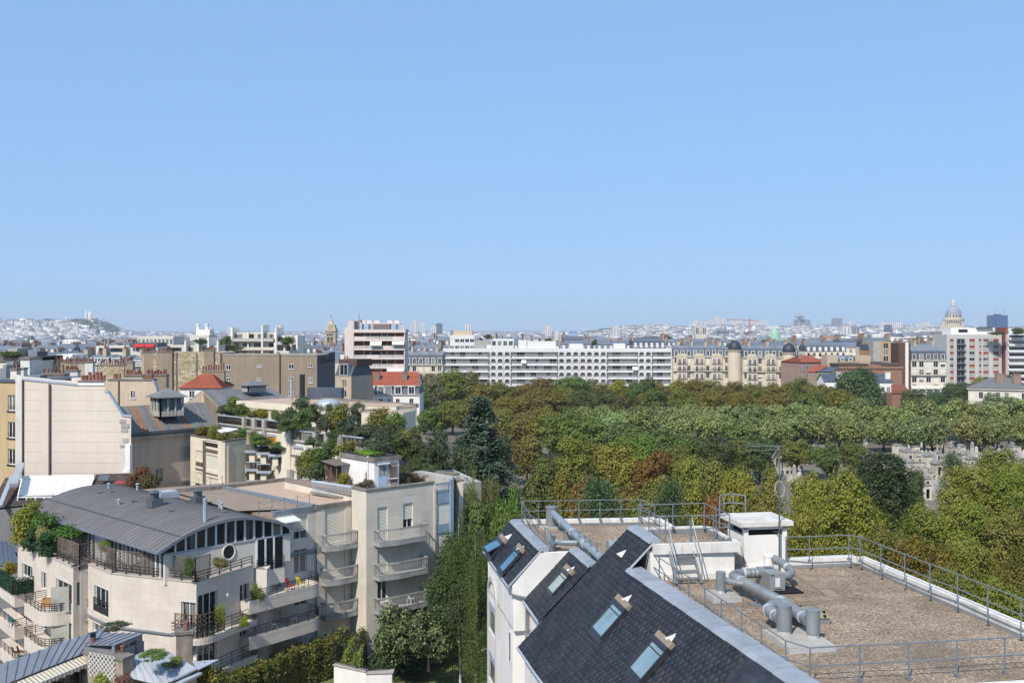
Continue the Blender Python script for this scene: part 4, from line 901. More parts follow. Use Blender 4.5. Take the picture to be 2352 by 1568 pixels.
HR=[RF.rect(pt6(*a),pt6(*c))for a,c in(((986,312),(1058,540)),((1170,283),(1240,455)),((986,565),(1058,760)),((1170,540),(1240,700)),((986,800),(1058,980)),((1170,770),(1240,940)))]
wall(RF,0,ZC,HR,cc,m_jt,panels=(1.5,.78),pmat=m_cp)
for i,h in enumerate(HR):window(RF,h,cc,('shut','half','shut','shut','case','shut')[i],half=.6)
HM=[MF.rect(pt6(*a),pt6(*c))for a,c in(((609,330),(753,545)),((609,590),(753,780)),((609,832),(753,1000)))]
wall(MF,0,12.6,HM,cc,m_jt,panels=(1.5,.78),pmat=m_cp)
for h in HM:window(MF,h,cc,'shut')
wall(LF,0,ZC,[],cc,m_jt,panels=(1.6,.78),pmat=m_cp)
k=MB();MF.box(k,-.1,12.6,MF.L+.1,12.95,-.3,.06);k.build('parapet_cap',MATS['concrete_dark'],cc)
k=MB();RF.box(k,-.05,ZC,RF.L,ZC+.14,-.4,.08);LF.box(k,0,ZC,LF.L+.04,ZC+.135,-.4,.07);k.build('parapet_cap',MATS['concrete_dark'],cc)
MB().face([(p[0],p[1],13.35)for p in(LF.P(0,0,-.1),RF.P(0,0,-.1),RF.P(RF.L,0,-.1),V2(cB+dep*11),V2(cA+dep*13))]).build('roof_deck',m_gr3,cc)
m_bal=mat('balcony_grey','#9b9a96',.7,.12,1.5,streak=.15)
def barbalcony(root,fac,t0,t1,zf,dp,cut,h=1.0,m=m_bal,step=.16):
    """canted balcony with a bar railing and a broad top board"""
    out=[(t0,0),(t0+cut*.35,dp),(t0+(t1-t0)*.38,dp),(t1,dp*.72 if cut else dp),(t1+.02,0)]
    out=[(t0,0),(t0-.02,dp*.7),(t0+(t1-t0)*.36,dp),(t1,dp*.95),(t1,0)]
    pts=[V2(fac.P(t,0,o))for t,o in out]
    k=MB();k.prism(pts,zf-.32,zf);o=k.build('balcony',m,root)
    for nm,z,hh,w_ in(('hand_rail',zf+h,.14,.06),('bottom_rail',zf+.1,.05,.04)):
        k=MB()
        for a,c in zip(pts[:-1],pts[1:]):k.bar((a.x,a.y,z),(c.x,c.y,z),w_,hh)
        k.build(nm,m,o)
    me=MB().bb(-.011,-.02,0,.011,.02,h-.12).mesh('baluster',m)
    for a,c in zip(pts[:-1],pts[1:]):
        n=max(1,int((c-a).length/step));an=math.atan2((c-a).y,(c-a).x)
        for i in range(n):p=a.lerp(c,(i+.5)/n);inst(me,'baluster',o,loc=(p.x,p.y,zf+.1),rotz=an)
    return o
for i in range(3):
    zf=RF.px(pt6(1100,540))[1]+.1-i*2.75;barbalcony(cc,RF,RF.px(pt6(950,500))[0]+.1,RF.px(pt6(1290,450))[0]-.05,zf,1.25,1)
    zf=MF.px(pt6(690,580))[1]+.1-i*2.75;barbalcony(cc,MF,.35,MF.L-.15,zf,1.1,1)
# blue-grey bay and end wall at right
gA=cB+RF.e*.05+RF.n*.0;gB=V2(WZ(pt6(1505,128),ZC));GF=Fac(gA,gA+RF.e*max(1.6,(gB-gA).dot(RF.e)))
m_bg=mat('blue_grey_metal','#93a3b3',.5,.08,1,metal=.15)
MB().prism([GF.P(0,0,-.2)[:2],GF.P(GF.L+.35,0,-.2)[:2],GF.P(GF.L+.35,0,-4)[:2],GF.P(0,0,-4)[:2]],0,13.2).build('bay_core',MATS['concrete'],cc)
zz=[12.95,12.1,10.3,9.55,7.55,6.75,4.9,4.1,2.2,0.1]
for i,(za,zb_)in enumerate(zip(zz[:-1],zz[1:])):
    k=MB();GF.box(k,.12,zb_+.03,GF.L-.02,za,-.15,.02 if i%2==0 else-.06)
    if i%2==0:k.build('spandrel',m_bg,cc)
    elif i in(1,3,7):k.build('shutter',MATS['shutter'],cc)
    else:k.build('pane',MATS['glass'],cc);f=MB();GF.box(f,GF.L*.5-.05,zb_,GF.L*.5+.05,za,-.05,.03);GF.box(f,.1,zb_+.9,GF.L,zb_+1.0,-.05,.03);f.build('window_frame',MATS['white_frame'],cc)
k=MB();GF.box(k,GF.L,0,GF.L+.35,14.1,-.15,.15);k.build('post',m_bg,cc)
k=MB();GF.box(k,-.12,0,.1,13.6,-.1,.1);k.build('post',MATS['limestone_worn'],cc)
k=MB();GF.box(k,.1,13.75,GF.L,13.9,-.05,.05)
for i in range(9):GF.box(k,.12+i*(GF.L-.2)/9,12.95,.15+i*(GF.L-.2)/9,13.8,-.03,.03)
k.build('terrace_bars',m_bg,cc)
MB().prism([GF.P(GF.L+.4,0,-.1)[:2],GF.P(GF.L+1.6,0,-1.3)[:2],GF.P(GF.L+1.6,0,-6)[:2],GF.P(GF.L+.4,0,-6)[:2]],0,14.1).build('end_wall',MATS['concrete'],cc)
# pale bar rail between the two flat roofs
ra,rb_=WZ(pg2(705,1205),13.0),WZ(pg2(112,1112),13.0)
def barrail(label,a,c,h,m,step=.17,name='bar_railing'):
    a,c=Vector(a),Vector(c);root=thing(name,label,'railing',a)
    MB().bar(a+Vector((0,0,h)),c+Vector((0,0,h)),.12,.16).build('hand_rail',m,root);MB().bar(a+Vector((0,0,.08)),c+Vector((0,0,.08)),.05,.05).build('bottom_rail',m,root)
    n=int((c-a).length/step);me=MB().bb(-.012,-.012,0,.012,.012,h-.05).mesh('baluster',m)
    for i in range(n):inst(me,'baluster',root,loc=a.lerp(c,(i+.5)/n),rotz=math.atan2((c-a).y,(c-a).x))
    MB().bar(a-Vector((0,0,.05)),c-Vector((0,0,.05)),.3,.2).build('curb',MATS['concrete_dark'],root)
    return root
m_pale=mat('pale_blue_metal','#b4c0cc',.5,.08,1,metal=.1)
barrail('pale blue bar railing between the gravel roof and the planted terrace',ra,rb_,.95,m_pale)
barrail('pale bar railing standing behind the gravel roof by the dark shrubs',WZ(pg1(1890,1290),12.95),WZ(pg1(1705,1240),12.95),1.0,m_pale)
# roof hut with blue door
hz_=13.35;hc_=V2(WZ(pg2(1035,1062),hz_));hf=Fac(hc_,hc_+RF.e*2.6);hl=Fac(hc_+dep*5.2,hc_)
hut=thing('roof_hut','white roof hut with a green sedum top and a pale blue barred door','hut',(hc_.x-1,hc_.y+2,hz_))
MB().prism([hf.P(0,0)[:2],hf.P(2.6,0)[:2],(hc_+RF.e*2.6+dep*5.2)[:],(hc_+dep*5.2)[:]],hz_,hz_+2.3).build('wall',MATS['white_wall'],hut)
MB().prism([hf.P(-.15,0,.15)[:2],hf.P(2.75,0,.15)[:2],(hc_+RF.e*2.75+dep*5.35)[:],(hc_-RF.e*.15+dep*5.35)[:]],hz_+2.3,hz_+2.62).build('roof_slab',MATS['concrete_dark'],hut)
MB().prism([hf.P(.1,0,-.1)[:2],hf.P(2.5,0,-.1)[:2],(hc_+RF.e*2.5+dep*5.1)[:],(hc_+RF.e*.1+dep*5.1)[:]],hz_+2.62,hz_+2.66).build('roof_felt',MATS['roof_felt'],hut)
dr=MB();hf.box(dr,.35,hz_,1.35,hz_+2.0,-.02,.05);d_=dr.build('door',mat('door_blue','#a9bcd6',.5,.05),hut)
k=MB();hf.box(k,.45,hz_+1.05,1.25,hz_+1.9,.05,.06);k.build('pane',MATS['glass'],d_)
k=MB();[hf.box(k,.5+i*.14,hz_+1.05,.53+i*.14,hz_+1.9,.06,.09)for i in range(6)];k.build('grille',MATS['white_frame'],d_)
k=MB();hf.box(k,.25,hz_+2.02,1.45,hz_+2.12,0,.3);k.build('canopy',MATS['white_frame'],hut)
k=MB();p=hl.P(4.3,0,.08);k.tube([p+Vector((0,0,hz_)),p+Vector((0,0,hz_+2.7))],.07,8);k.build('pipe',MATS['white_frame'],hut,True)
trellis('square brown trellis leaning on the roof hut beside its door',[hf.P(1.5,0,.12)[:2],hf.P(2.3,0,.12)[:2]],hz_+.3,1.7,s=.2)
# pergola shed
sc_=V2(WZ(pg2(480,1005),hz_));sf=Fac(sc_,sc_+RF.e*3.0)
sh=thing('garden_shed','small wooden terrace shed with a flat brown roof, white lattice and creeper','shed',(sc_.x+.5,sc_.y+1,hz_))
for t,o_ in((0,0),(0,-1.8),(3.0,0),(3.0,-1.8),(0,-.9)):p=sf.P(t,0,o_);MB().bar(p+Vector((0,0,hz_)),p+Vector((0,0,hz_+1.75)),.1,.1).build('post',MATS['wood'],sh)
MB().slab([sf.P(-.3,hz_+1.95,-2.1),sf.P(-.3,hz_+1.75,.35),sf.P(3.3,hz_+1.75,.35),sf.P(3.3,hz_+1.95,-2.1)],(0,0,1),.07).build('roof',mat('shed_roof','#6f655a',.9,.15,1.5),sh)
k=MB();lattice(k,sf.P(1.0,0)[:2],sf.P(2.9,0)[:2],hz_+.2,hz_+1.65,.2,.035);k.build('lattice',MATS['white_frame'],sh)
MB().box(sf.P(1.5,hz_+.85,-1.7),(2.8,.05,1.7),(sf.e.x,sf.e.y,0)).build('back_panel',MATS['wood_grey'],sh)
# round table and chair on the terrace
tb=WZ(pg2(1285,1025),hz_);tt_=thing('garden_table','white round garden table on the planted terrace','table',tb)
MB().lathe(tb,[(.03,.0),(.25,.02),(.04,.1),(.04,.66),(.55,.68),(.57,.72),(.5,.735)],18).build('table_top',MATS['white_frame'],tt_,True)
def chair_obj(label,loc,rz,m,group=None,fold=False):
    t=thing('garden_chair',label,'chair',loc,group);c,s=math.cos(rz),math.sin(rz)
    P=lambda x,y,z:Vector(loc)+Vector((x*c-y*s,x*s+y*c,z))
    k=MB();k.add([P(-.22,-.22,.42),P(.22,-.22,.42),P(.22,.22,.44),P(-.22,.22,.44),P(-.22,-.22,.46),P(.22,-.22,.46),P(.22,.22,.48),P(-.22,.22,.48)],[(4,5,6,7),(0,1,5,4),(1,2,6,5),(2,3,7,6),(3,0,4,7),(3,2,1,0)]);k.build('seat',m,t)
    k=MB();k.add([P(-.22,.2,.5),P(.22,.2,.5),P(.2,.34,.92),P(-.2,.34,.92),P(-.22,.23,.5),P(.22,.23,.5),P(.2,.37,.92),P(-.2,.37,.92)],[(0,1,2,3),(7,6,5,4),(0,4,5,1),(2,6,7,3),(1,5,6,2),(0,3,7,4)]);k.build('backrest',m,t)
    for x,y,x2,y2 in((-.2,-.2,-.22,-.26),(.2,-.2,.22,-.26),(-.2,.2,-.22,.26),(.2,.2,.22,.26)):MB().bar(P(x,y,.43),P(x2,y2,0),.035,.035).build('leg',m,t)
    return t
chair_obj('white plastic chair beside the round terrace table',tb+Vector((-.4,.5,0)),.6,MATS['white_frame'])
zb3=RF.px(pt6(1100,540))[1]+.1-2*2.75
chair_obj('white plastic chair on the lowest cream building balcony',RF.P(RF.px(pt6(1195,900))[0],zb3+.002,.6),2.4,MATS['white_frame'])
# ================================================================== zinc roofs in the left foreground
m_zr=mat('zinc_roof','#83868c',.5,.10,.6,metal=.12,orand=.07,streak=.1);m_zl=mat('zinc_pale','#a6a9ae',.5,.08,.7,metal=.12,orand=.05)
zr=thing('zinc_roof_house','low house with standing seam zinc roof, dormer and striped awning','house',WZ(pg3(700,1250),0)*.78)
zr.location=(-25,58,0)
ZR=8.72
R0,R1=WZ(pg3(-60,1312),ZR),WZ(pg3(1700,692),ZR);L0,L1=WZ(pg3(250,1512),8.25),WZ(pg3(1372,1068),8.25);L0=L0+(L0-L1)*.25
def seamroof(root,a,b_,c,d,n,m,th=.05,name='zinc_panel'):
    """a,b ridge ends, d,c eave ends; panels between battens each its own piece"""
    a,b_,c,d=map(Vector,(a,b_,c,d));nrm=(b_-a).cross(d-a).normalized();nrm=nrm if nrm.z>0 else-nrm
    for i in range(n):
        s0,s1=i/n,(i+1)/n;p0,p1,q0,q1=a.lerp(b_,s0),a.lerp(b_,s1),d.lerp(c,s0),d.lerp(c,s1)
        k=MB();k.slab([p0,p1,q1,q0],nrm,th);k.bar(p0+nrm*.02,q0+nrm*.02,.05,.07,up=nrm);k.build(name,m,root)
seamroof(zr,R0,R1,L1,L0,12,m_zr)
back=Vector((-E1.y*.0,0,0));up_=(R1-R0).normalized();sidev=Vector((-up_.y,up_.x,0))
seamroof(zr,R0,R1,R1+sidev*.5-Vector((0,0,.55)),R0+sidev*.5-Vector((0,0,.55)),12,mat('zinc_shaded','#4d5a74',.5,.1,metal=.3))  # far slope's shade put into a darker, bluer zinc colour
k=MB();k.prism([V2(R0+sidev*.4),V2(L0-sidev*0),V2(L1),V2(R1+sidev*.4)],0,8.1);k.build('wall',MATS['beige'],zr)
# striped awning with valance and the glazed front under it
aw=thing('striped_awning','cream and brown striped awning with a scalloped valance under the zinc roof edge','awning',(L0+L1)/2)
o2=-sidev;n=26;m_a1,m_a2=mat('awning_cream','#d9cdb4',.8,.05),mat('awning_brown','#5f5142',.8,.05)
for mi,mm in((0,m_a1),(1,m_a2)):
    k=MB()
    for i in range(n):
        f0,f1=i/n,(i+.78)/n
        if mi:f0,f1=(i+.78)/n,(i+1)/n
        p,q=L0.lerp(L1,f0)-Vector((0,0,.12)),L0.lerp(L1,f1)-Vector((0,0,.12));dn=Vector((0,0,-.28))+o2*.62
        k.slab([p,q,q+dn,p+dn],(0,0,1),.012);vz=Vector((0,0,-.22-.06*(i%2)))
        k.slab([p+dn,q+dn,q+dn+vz,p+dn+vz],o2,.01)
    o=k.build('stripes',mm,aw);o['kind']='stuff'
k=MB();k.bar(L0+o2*.62-Vector((0,0,.41)),L1+o2*.62-Vector((0,0,.41)),.05,.05);k.build('front_bar',MATS['white_frame'],aw)
k=MB();a_,c_=L0+o2*.05,L1+o2*.05;wf=Fac(V2(a_),V2(c_))
for i in range(6):
    t0,t1=wf.L*i/6,wf.L*(i+1)/6;g=MB();wf.box(g,t0+.05,5.4,t1-.05,7.7,0,.03);w_=g.build('window',MATS['glass'],zr);f=MB();wf.box(f,t0-.05,5.3,t0+.05,7.8,0,.07);f.build('frame',MATS['wood'],w_)
# lower flat roof / terrace in front with plants
ft=MB();q=[WZ(pg3(x,y),5.4)for x,y in((300,1640),(1300,1180),(2100,1500),(1400,1900))];k=MB();k.prism([V2(p)for p in q],0,5.4);k.build('low_terrace',MATS['concrete_dark'],zr)
# dormer with glazed end
D0,D1=WZ(pg3(1690,1005),9.05),WZ(pg3(2118,832),9.05);D2,D3=WZ(pg3(1240,1000),8.75),WZ(pg3(1620,828),9.05)
seamroof(zr,D3,D1,D0,D2,5,m_zr,name='dormer_panel')
df=Fac(V2(D0),V2(D1));k=MB();df.box(k,.05,7.4,df.L-.05,8.95,-.25,-.08);dm=k.build('dormer',m_zr,zr)
g=MB();df.box(g,df.L*.25,7.5,df.L*.7,8.75,-.1,-.04);w_=g.build('window',MATS['glass'],dm);[df.box(MB(),df.L*a_,7.45,df.L*(a_+.05),8.8,-.1,0).build('jamb',MATS['wood'],dm)for a_ in(.22,.69)]
k=MB();k.prism([V2(D0),V2(D1),V2(D3),V2(D2)],7.0,8.6);k.build('dormer_core',m_zr,zr)
# second zinc slope, pale
a,b_,c,d=WZ(pg3(1990,1180),8.1),WZ(pg4(120,1120),8.1),WZ(pg4(540,1345),7.5),WZ(pg3(2420,1690),7.1);a2=WZ(pg3(1500,1420),7.9)
seamroof(zr,WZ(pg3(2125,1100),8.2),WZ(pg4(120,1095),8.0),WZ(pg4(545,1350),7.6),WZ(pg4(40,1600),7.2),6,m_zl)
seamroof(zr,WZ(pg3(1900,1200),8.2),WZ(pg3(2110,1105),8.2),WZ(pg4(30,1600),7.2),WZ(pg3(1880,1480),7.3),4,m_zl)
k=MB();k.prism([V2(WZ(pg3(1880,1300),7.3)),V2(WZ(pg4(40,1590),7.3)),V2(WZ(pg4(540,1345),7.4)),V2(WZ(pg4(140,1110),7.9)),V2(WZ(pg3(2120,1110),7.9))],0,7.0);k.build('wall',MATS['beige'],zr)
k=MB();p,q=WZ(pg4(540,1352),7.62),WZ(pg4(30,1600),7.15);k.bar(p,q,.14,.1);p,q=WZ(pg4(590,1420),7.3),WZ(pg4(220,1600),7.1);k.bar(p,q,.35,.12);k.build('gutter',MATS['zinc_light'],zr)
MB().slab([WZ(pg4(470,1250),7.6),WZ(pg4(870,1215),7.6),WZ(pg4(560,1370),7.5)],(0,0,1),.05).build('gutter_tray',MATS['zinc_light'],zr)
# chimney with white expanding lattice and four pots
cz=WZ(pg3(1900,1390),7.2);c0,c1=WZ(pg3(1330,1080),8.5),WZ(pg3(1880,1180),8.5);ce=(c1-c0);cm=(c0+c1)/2
ck=thing('chimney_stack','rough stone chimney with a white lattice on its face and short clay pots','chimney',(cm.x,cm.y,7.0));o=chimney(ck,(cm.x,cm.y),ce,ce.length,.75,6.6,8.55,0,mat('rough_stone','#9a8d7e',.95,.25,2.5,bump=.6),MATS['concrete_dark'],name='stack')
for px,h,r in(((1365,1040),.62,.16),((1665,1085),.4,.15),((1737,1100),.38,.15),((1803,1112),.38,.15)):
    p=WZ(pg3(*px),8.55);inst(pot_mesh(h,r,MATS['clay']),'pot',ck,loc=(p.x,p.y,8.553))
p=WZ(pg3(1365,1040),8.55);MB().lathe((p.x,p.y,9.15),[(.12,0),(.18,.02),(.18,.1),(.1,.12),(.2,.2),(.2,.24),(.04,.28)],10).build('cowl',MATS['black_metal'],ck,True)
cf=Fac(V2(c0)+V2(Vector((ce.y,-ce.x,0)).normalized())*.42,V2(c1)+V2(Vector((ce.y,-ce.x,0)).normalized())*.42);k=MB();lattice(k,cf.P(cf.L*.12,0,.05)[:2],cf.P(cf.L*.82,0,.05)[:2],7.2,8.6,.3,.03);k.build('lattice',MATS['white_frame'],ck)
# tall chimney with a single pot by the corner balcony
tc=WZ(pg4(360,800),8.35);ck2=thing('chimney_stack','tall slim weathered chimney with one clay pot before the corner balcony','chimney',(tc.x,tc.y,6.5));chimney(ck2,(tc.x,tc.y),(1,.25,0),.95,.7,5.5,8.4,0,mat('chim_grey','#857b70',.95,.2,2,streak=.3),MATS['concrete_dark'],name='stack')
inst(pot_mesh(.55,.16,MATS['clay']),'pot',ck2,loc=(tc.x+.1,tc.y,8.403))
# ================================================================== garden
lw=MB();gp=[WZ(p,.0)for p in(pt6(-200,1700),pt6(1900,1700),pt6(1900,1180),pt6(1300,1150),pt6(500,1300))];lw.face([(p.x,p.y,.02)for p in gp]);o=lw.build('lawn',MATS['lawn']);o['kind']='structure'
pt=MB();q=[WZ(p,.0)for p in(pt6(1480,1290),pt6(1700,1375),pt6(1775,1330),pt6(1760,1200),pt6(1560,1190))];pt.face([(p.x,p.y,.03)for p in q]);o=pt.build('patio',mat('patio','#c9b69c',.95,.06,1));o['kind']='structure'
# iron fence of single bars
m_ir=mat('iron','#1f2320',.6,.1)
def ironfence(label,pts,h,z0,step=.14,group=None):
    pts=[Vector(p)for p in pts];root=thing('iron_fence',label,'fence',pts[0],group);me=MB().bb(-.012,-.012,0,.012,.012,h).mesh('bar',m_ir);cnt=0;rest=MB()
    for a,c in zip(pts[:-1],pts[1:]):
        for z in(.15,h-.15):MB().bar(a+Vector((0,0,z)),c+Vector((0,0,z)),.03,.04).build('rail',m_ir,root)
        n=int((c-a).length/step)
        for i in range(n):inst(me,'bar',root,loc=a.lerp(c,i/n))
        for i in range(int((c-a).length/2.2)+1):p=a.lerp(c,min(1,i*2.2/(c-a).length));MB().bar(p,p+Vector((0,0,h+.12)),.06,.06).build('post',m_ir,root)
    return root
fz=2.2
pa,pb,pc=WZ(pt6(668,1425),fz),WZ(pt6(905,1478),fz),WZ(pt6(1065,1468),fz)
ironfence('dark iron fence on the white garden wall among the shrubs',[pa,pb],2.6,fz);ironfence('short dark iron fence on the stepped end of the white garden wall',[pb,pc],.35,fz+.1)
ironfence('dark iron fence crossing the lawn below the birch',[WZ(pt6(1075,1540),.1),WZ(pt6(1110,1555),.1),WZ(pt6(1760,1545),.1)],2.1,.1)
ww_=thing('garden_wall','bright white garden wall with a stepped concrete coping','wall',(pb.x,pb.y,0))
e0=V2(pa);nrm=Vector((0,-1));k=MB()
MB().prism([V2(pa)+Vector((.1,-.25)),V2(pb)+Vector((0,-.25)),V2(pb)+Vector((.1,.3)),V2(pa)+Vector((.2,.3))],0,fz-.04).build('wall',m_wr,ww_)
MB().prism([V2(pb)+Vector((0,-.3)),V2(pc)+Vector((.3,-.4)),V2(pc)+Vector((.3,.3)),V2(pb)+Vector((.1,.3))],0,fz-.14).build('wall',m_wr,ww_)
MB().prism([V2(pa)+Vector((.0,-.32)),V2(pb)+Vector((0,-.32)),V2(pb)+Vector((.1,.35)),V2(pa)+Vector((.2,.35))],fz-.04,fz).build('coping',MATS['concrete'],ww_)
MB().prism([V2(pb)+Vector((.02,-.38)),V2(pc)+Vector((.4,-.48)),V2(pc)+Vector((.4,.35)),V2(pb)+Vector((.12,.35))],fz-.14,fz-.08).build('coping',MATS['concrete'],ww_)
for i,(x,y)in enumerate(((1585,1300),(1615,1285))):chair_obj('dark metal garden chair on the pale patio under the birch',WZ(pt6(x,y),.03),i*2.2,MATS['wood_grey'],'chairs on the patio')
# furniture on the balconies of the curved roof building
zf=zs(3.75)-.6-.14
def balp(t,z):q=s0+e_*t+Vector((-.785,.62))*.55;return Vector((q.x,q.y,z))
chair_obj('white folding chair on the lower rounded balcony, beside another',balp(2.6,zf),2.2,MATS['white_frame'],'white folding chairs');chair_obj('white folding chair on the lower rounded balcony, beside another',balp(4.6,zf),-1.0,MATS['white_frame'],'white folding chairs')
zf2=zs(6.55)-.6-.14
chair_obj('bright yellow chair on the upper rounded balcony',balp(5.2,zf2),2.6,mat('yellow','#e0c21a',.5,.05))
chair_obj('red folding chair on the upper rounded balcony',balp(4.2,zf2),1.2,mat('red_paint','#9a2f25',.5,.05))
zb2=zs(2.0)-.14;chair_obj('teal canvas chair on the left balcony',WZ(pg3(200,740),zb2),2.5,mat('teal','#1d6f72',.7,.05))
chair_obj('brown wooden garden chair on the dark lower left balcony, one of two',WZ(pg3(240,1190),zs(-.7)-.14),2.5,MATS['wood'],'wooden chairs');chair_obj('brown wooden garden chair on the dark lower left balcony, one of two',WZ(pg3(320,1190),zs(-.7)-.14),1.8,MATS['wood'],'wooden chairs')
zb1=ZB-.14;p=WZ(pg3(700,380),zb1+.3);bx=thing('cardboard_box','open brown cardboard box on the stone balcony','box',(p.x,p.y,zb1))
for dx,dy,sx,sy in((-.35,0,.03,.5),(.35,0,.03,.5),(0,-.25,.7,.03),(0,.25,.7,.03)):MB().box((p.x+dx,p.y+dy,zb1+.3),(sx,sy,.6)).build('side',mat('cardboard','#a5794c',.9,.1),bx)
k=MB();k.slab([(p.x+.36,p.y-.25,zb1+.6),(p.x+.7,p.y-.25,zb1+.75),(p.x+.7,p.y+.25,zb1+.75),(p.x+.36,p.y+.25,zb1+.6)],(0,0,1),.02);k.build('flap',MATS['cardboard'],bx)
p=WZ(pg3(690,330),zb1);bd_=thing('leaning_board','tall white board leaning against the stone balcony wall','board',(p.x,p.y,zb1));q=Vector((p.x,p.y,zb1))
MB().slab([q,q+Vector((.55,-.2,0)),q+Vector((1.1,.5,2.1)),q+Vector((.55,.7,2.1))],(-.3,-1,.3),.06).build('board',MATS['white_frame'],bd_);MB().slab([q+Vector((.6,-.2,0)),q+Vector((.75,-.25,0)),q+Vector((1.3,.45,2.0)),q+Vector((1.15,.5,2.0))],(-.3,-1,.3),.05).build('batten',MATS['wood'],bd_)
# ================================================================== helpers for middle-distance buildings
def blk(name,label,u0,u1,vt,D,depth,m,cat='building',group=None,yaw=0,z0=0,top=None,D1=None,flat=True,part='wall'):
    """box with its front face spanning u0..u1 and its top at row vt, D metres off; returns root, front facade, top height"""
    A=WD((u0,vt),D);B=WD((u1,vt),D1 or D);zt=A.z if top is None else top;f=Fac(V2(A),V2(B))
    root=thing(name,label,cat,((A.x+B.x)/2,(A.y+B.y)/2,z0),group)
    if flat:MB().prism([V2(A),V2(B),V2(f.P(f.L,0,-depth)),V2(f.P(0,0,-depth))],z0,zt).build(part,m,root)
    return root,f,zt
def blkcore(root,f,depth,z0,zt,m,ins=.35,part='core'):
    MB().prism([V2(f.P(.02,0,-ins)),V2(f.P(f.L-.02,0,-ins)),V2(f.P(f.L-.02,0,-depth)),V2(f.P(.02,0,-depth))],z0,zt).build(part,m,root)
WM={}
def winmesh(w_,h,bars=1,fw=.07,m=None,sash=True):
    k=(round(w_,2),round(h,2),bars,m.name if m else '')
    if k not in WM:
        a=MB();
        for x0,z0,x1,z1 in((0,0,w_,fw),(0,h-fw,w_,h),(0,fw,fw,h-fw),(w_-fw,fw,w_,h-fw)):a.bb(x0,-.03,z0,x1,.04,z1)
        for b_ in range(bars):x=w_*(b_+1)/(bars+1);a.bb(x-fw*.55,-.035,fw,x+fw*.55,.04,h-fw)
        g=MB();g.face([(.01,0,.01),(w_-.01,0,.01),(w_-.01,0,h-.01),(.01,0,h-.01)])
        WM[k]=(a.mesh('window',m or MATS['white_frame']),g.mesh('pane',MATS['glass']))
    return WM[k]
def putwin(f,t,z,w_,h,root,out=-.12,bars=1,m=None):
    a,g=winmesh(w_,h,bars,m=m);M=f.M(t-w_/2,z,out);o=inst(a,'window',root,M)
    p=bpy.data.objects.new('pane',g);link(p,o);return o
def grid(f,z0,zt,ts,zs_,w_,h,root,m,kinds=None,reveal=.2,t0=0,t1=None,bars=1,shutm=None,balc=None):
    """wall with a regular set of window openings, each window its own object"""
    holes=[(t-w_/2,z,t+w_/2,z+h)for t in ts for z in zs_]
    wall(f,z0,zt,holes,root,m,reveal=reveal,t0=t0,t1=t1)
    for j,z in enumerate(zs_):
        for i,t in enumerate(ts):
            r=random.random()
            if kinds and r<kinds:
                k=MB();f.box(k,t-w_/2,z+h*random.choice((.02,.02,.35,.5)),t+w_/2,z+h,-.1,-.06);k.build('shutter',shutm or MATS['shutter'],root)
            putwin(f,t,z,w_,h,root,bars=bars)
def gableroof(root,f,depth,z0,rise,m,over=.3,n=None,name='roof_panel',hip=0,under=None,thick=.08):
    """ridge parallel to the facade; slopes laid in panels"""
    a0,a1=f.P(-over,z0,over),f.P(f.L+over,z0,over);b0,b1=f.P(-over,z0,-depth-over),f.P(f.L+over,z0,-depth-over)
    r0,r1=f.P(-over+hip,z0+rise,-depth/2),f.P(f.L+over-hip,z0+rise,-depth/2)
    n=n or max(1,int(f.L/.9))
    seamroof(root,r0,r1,a1,a0,n,m,thick,name);seamroof(root,r1,r0,b0,b1,max(1,n//3),m,thick,name)
    if hip:
        MB().slab([r0,a0,b0],(-1,0,1),.05).build(name,m,root);MB().slab([r1,b1,a1],(1,0,1),.05).build(name,m,root)
    else:
        k=MB();k.face([f.P(0,z0,0),f.P(0,z0+rise*.97,-depth/2),f.P(0,z0,-depth)]);k.face([f.P(f.L,z0,0),f.P(f.L,z0+rise*.97,-depth/2),f.P(f.L,z0,-depth)]);k.build('gable',under or MATS['beige'],root)
    return r0,r1
# ------------------------------------------------------------------ far-left edge house
lf=Fac((-61.0,113.5),(-55.3,115.2))
lh,f,zt=blk('apartment_house','ochre rendered house with tall casement windows beside the blank wall',-30,36.5,876,115,12,MATS['cream'],flat=False,D1=113)
m_oc=mat('ochre','#b9a27c',.9,.08,.3,streak=.12,fine=.05);blkcore(lh,f,12,0,zt-.3,m_oc)
HL=[f.rect(pt1(*a),pt1(*c))for a,c in(((72,932),(140,1080)),((72,1178),(142,1330)),((72,1425),(142,1575)))];HL=[(a,b_,min(c,f.L-.15),d)for a,b_,c,d in HL];HL+=[(a-2.6,b_,c-2.9,d)for a,b_,c,d in HL]+[(a,b_-6.1,c,d-6.1)for a,b_,c,d in HL[-1:]]
wall(f,0,zt,HL,lh,m_oc)
for h in HL:window(f,h,lh,bars=1,fw=.09,fm=MATS['white_frame'])
for h in HL[:3]:
    k=MB();[f.box(k,h[0],h[1]+z,h[2],h[1]+z+.03,0,.03)for z in(.35,.6)];f.box(k,h[0]-.1,h[1]-.12,h[2]+.1,h[1],0,.12);k.build('window_guard',MATS['black_metal'],lh)
k=MB();f.box(k,-.2,zt,f.L+.05,zt+.12,-12,.15);k.build('roof_edge',MATS['slate_roof'],lh)
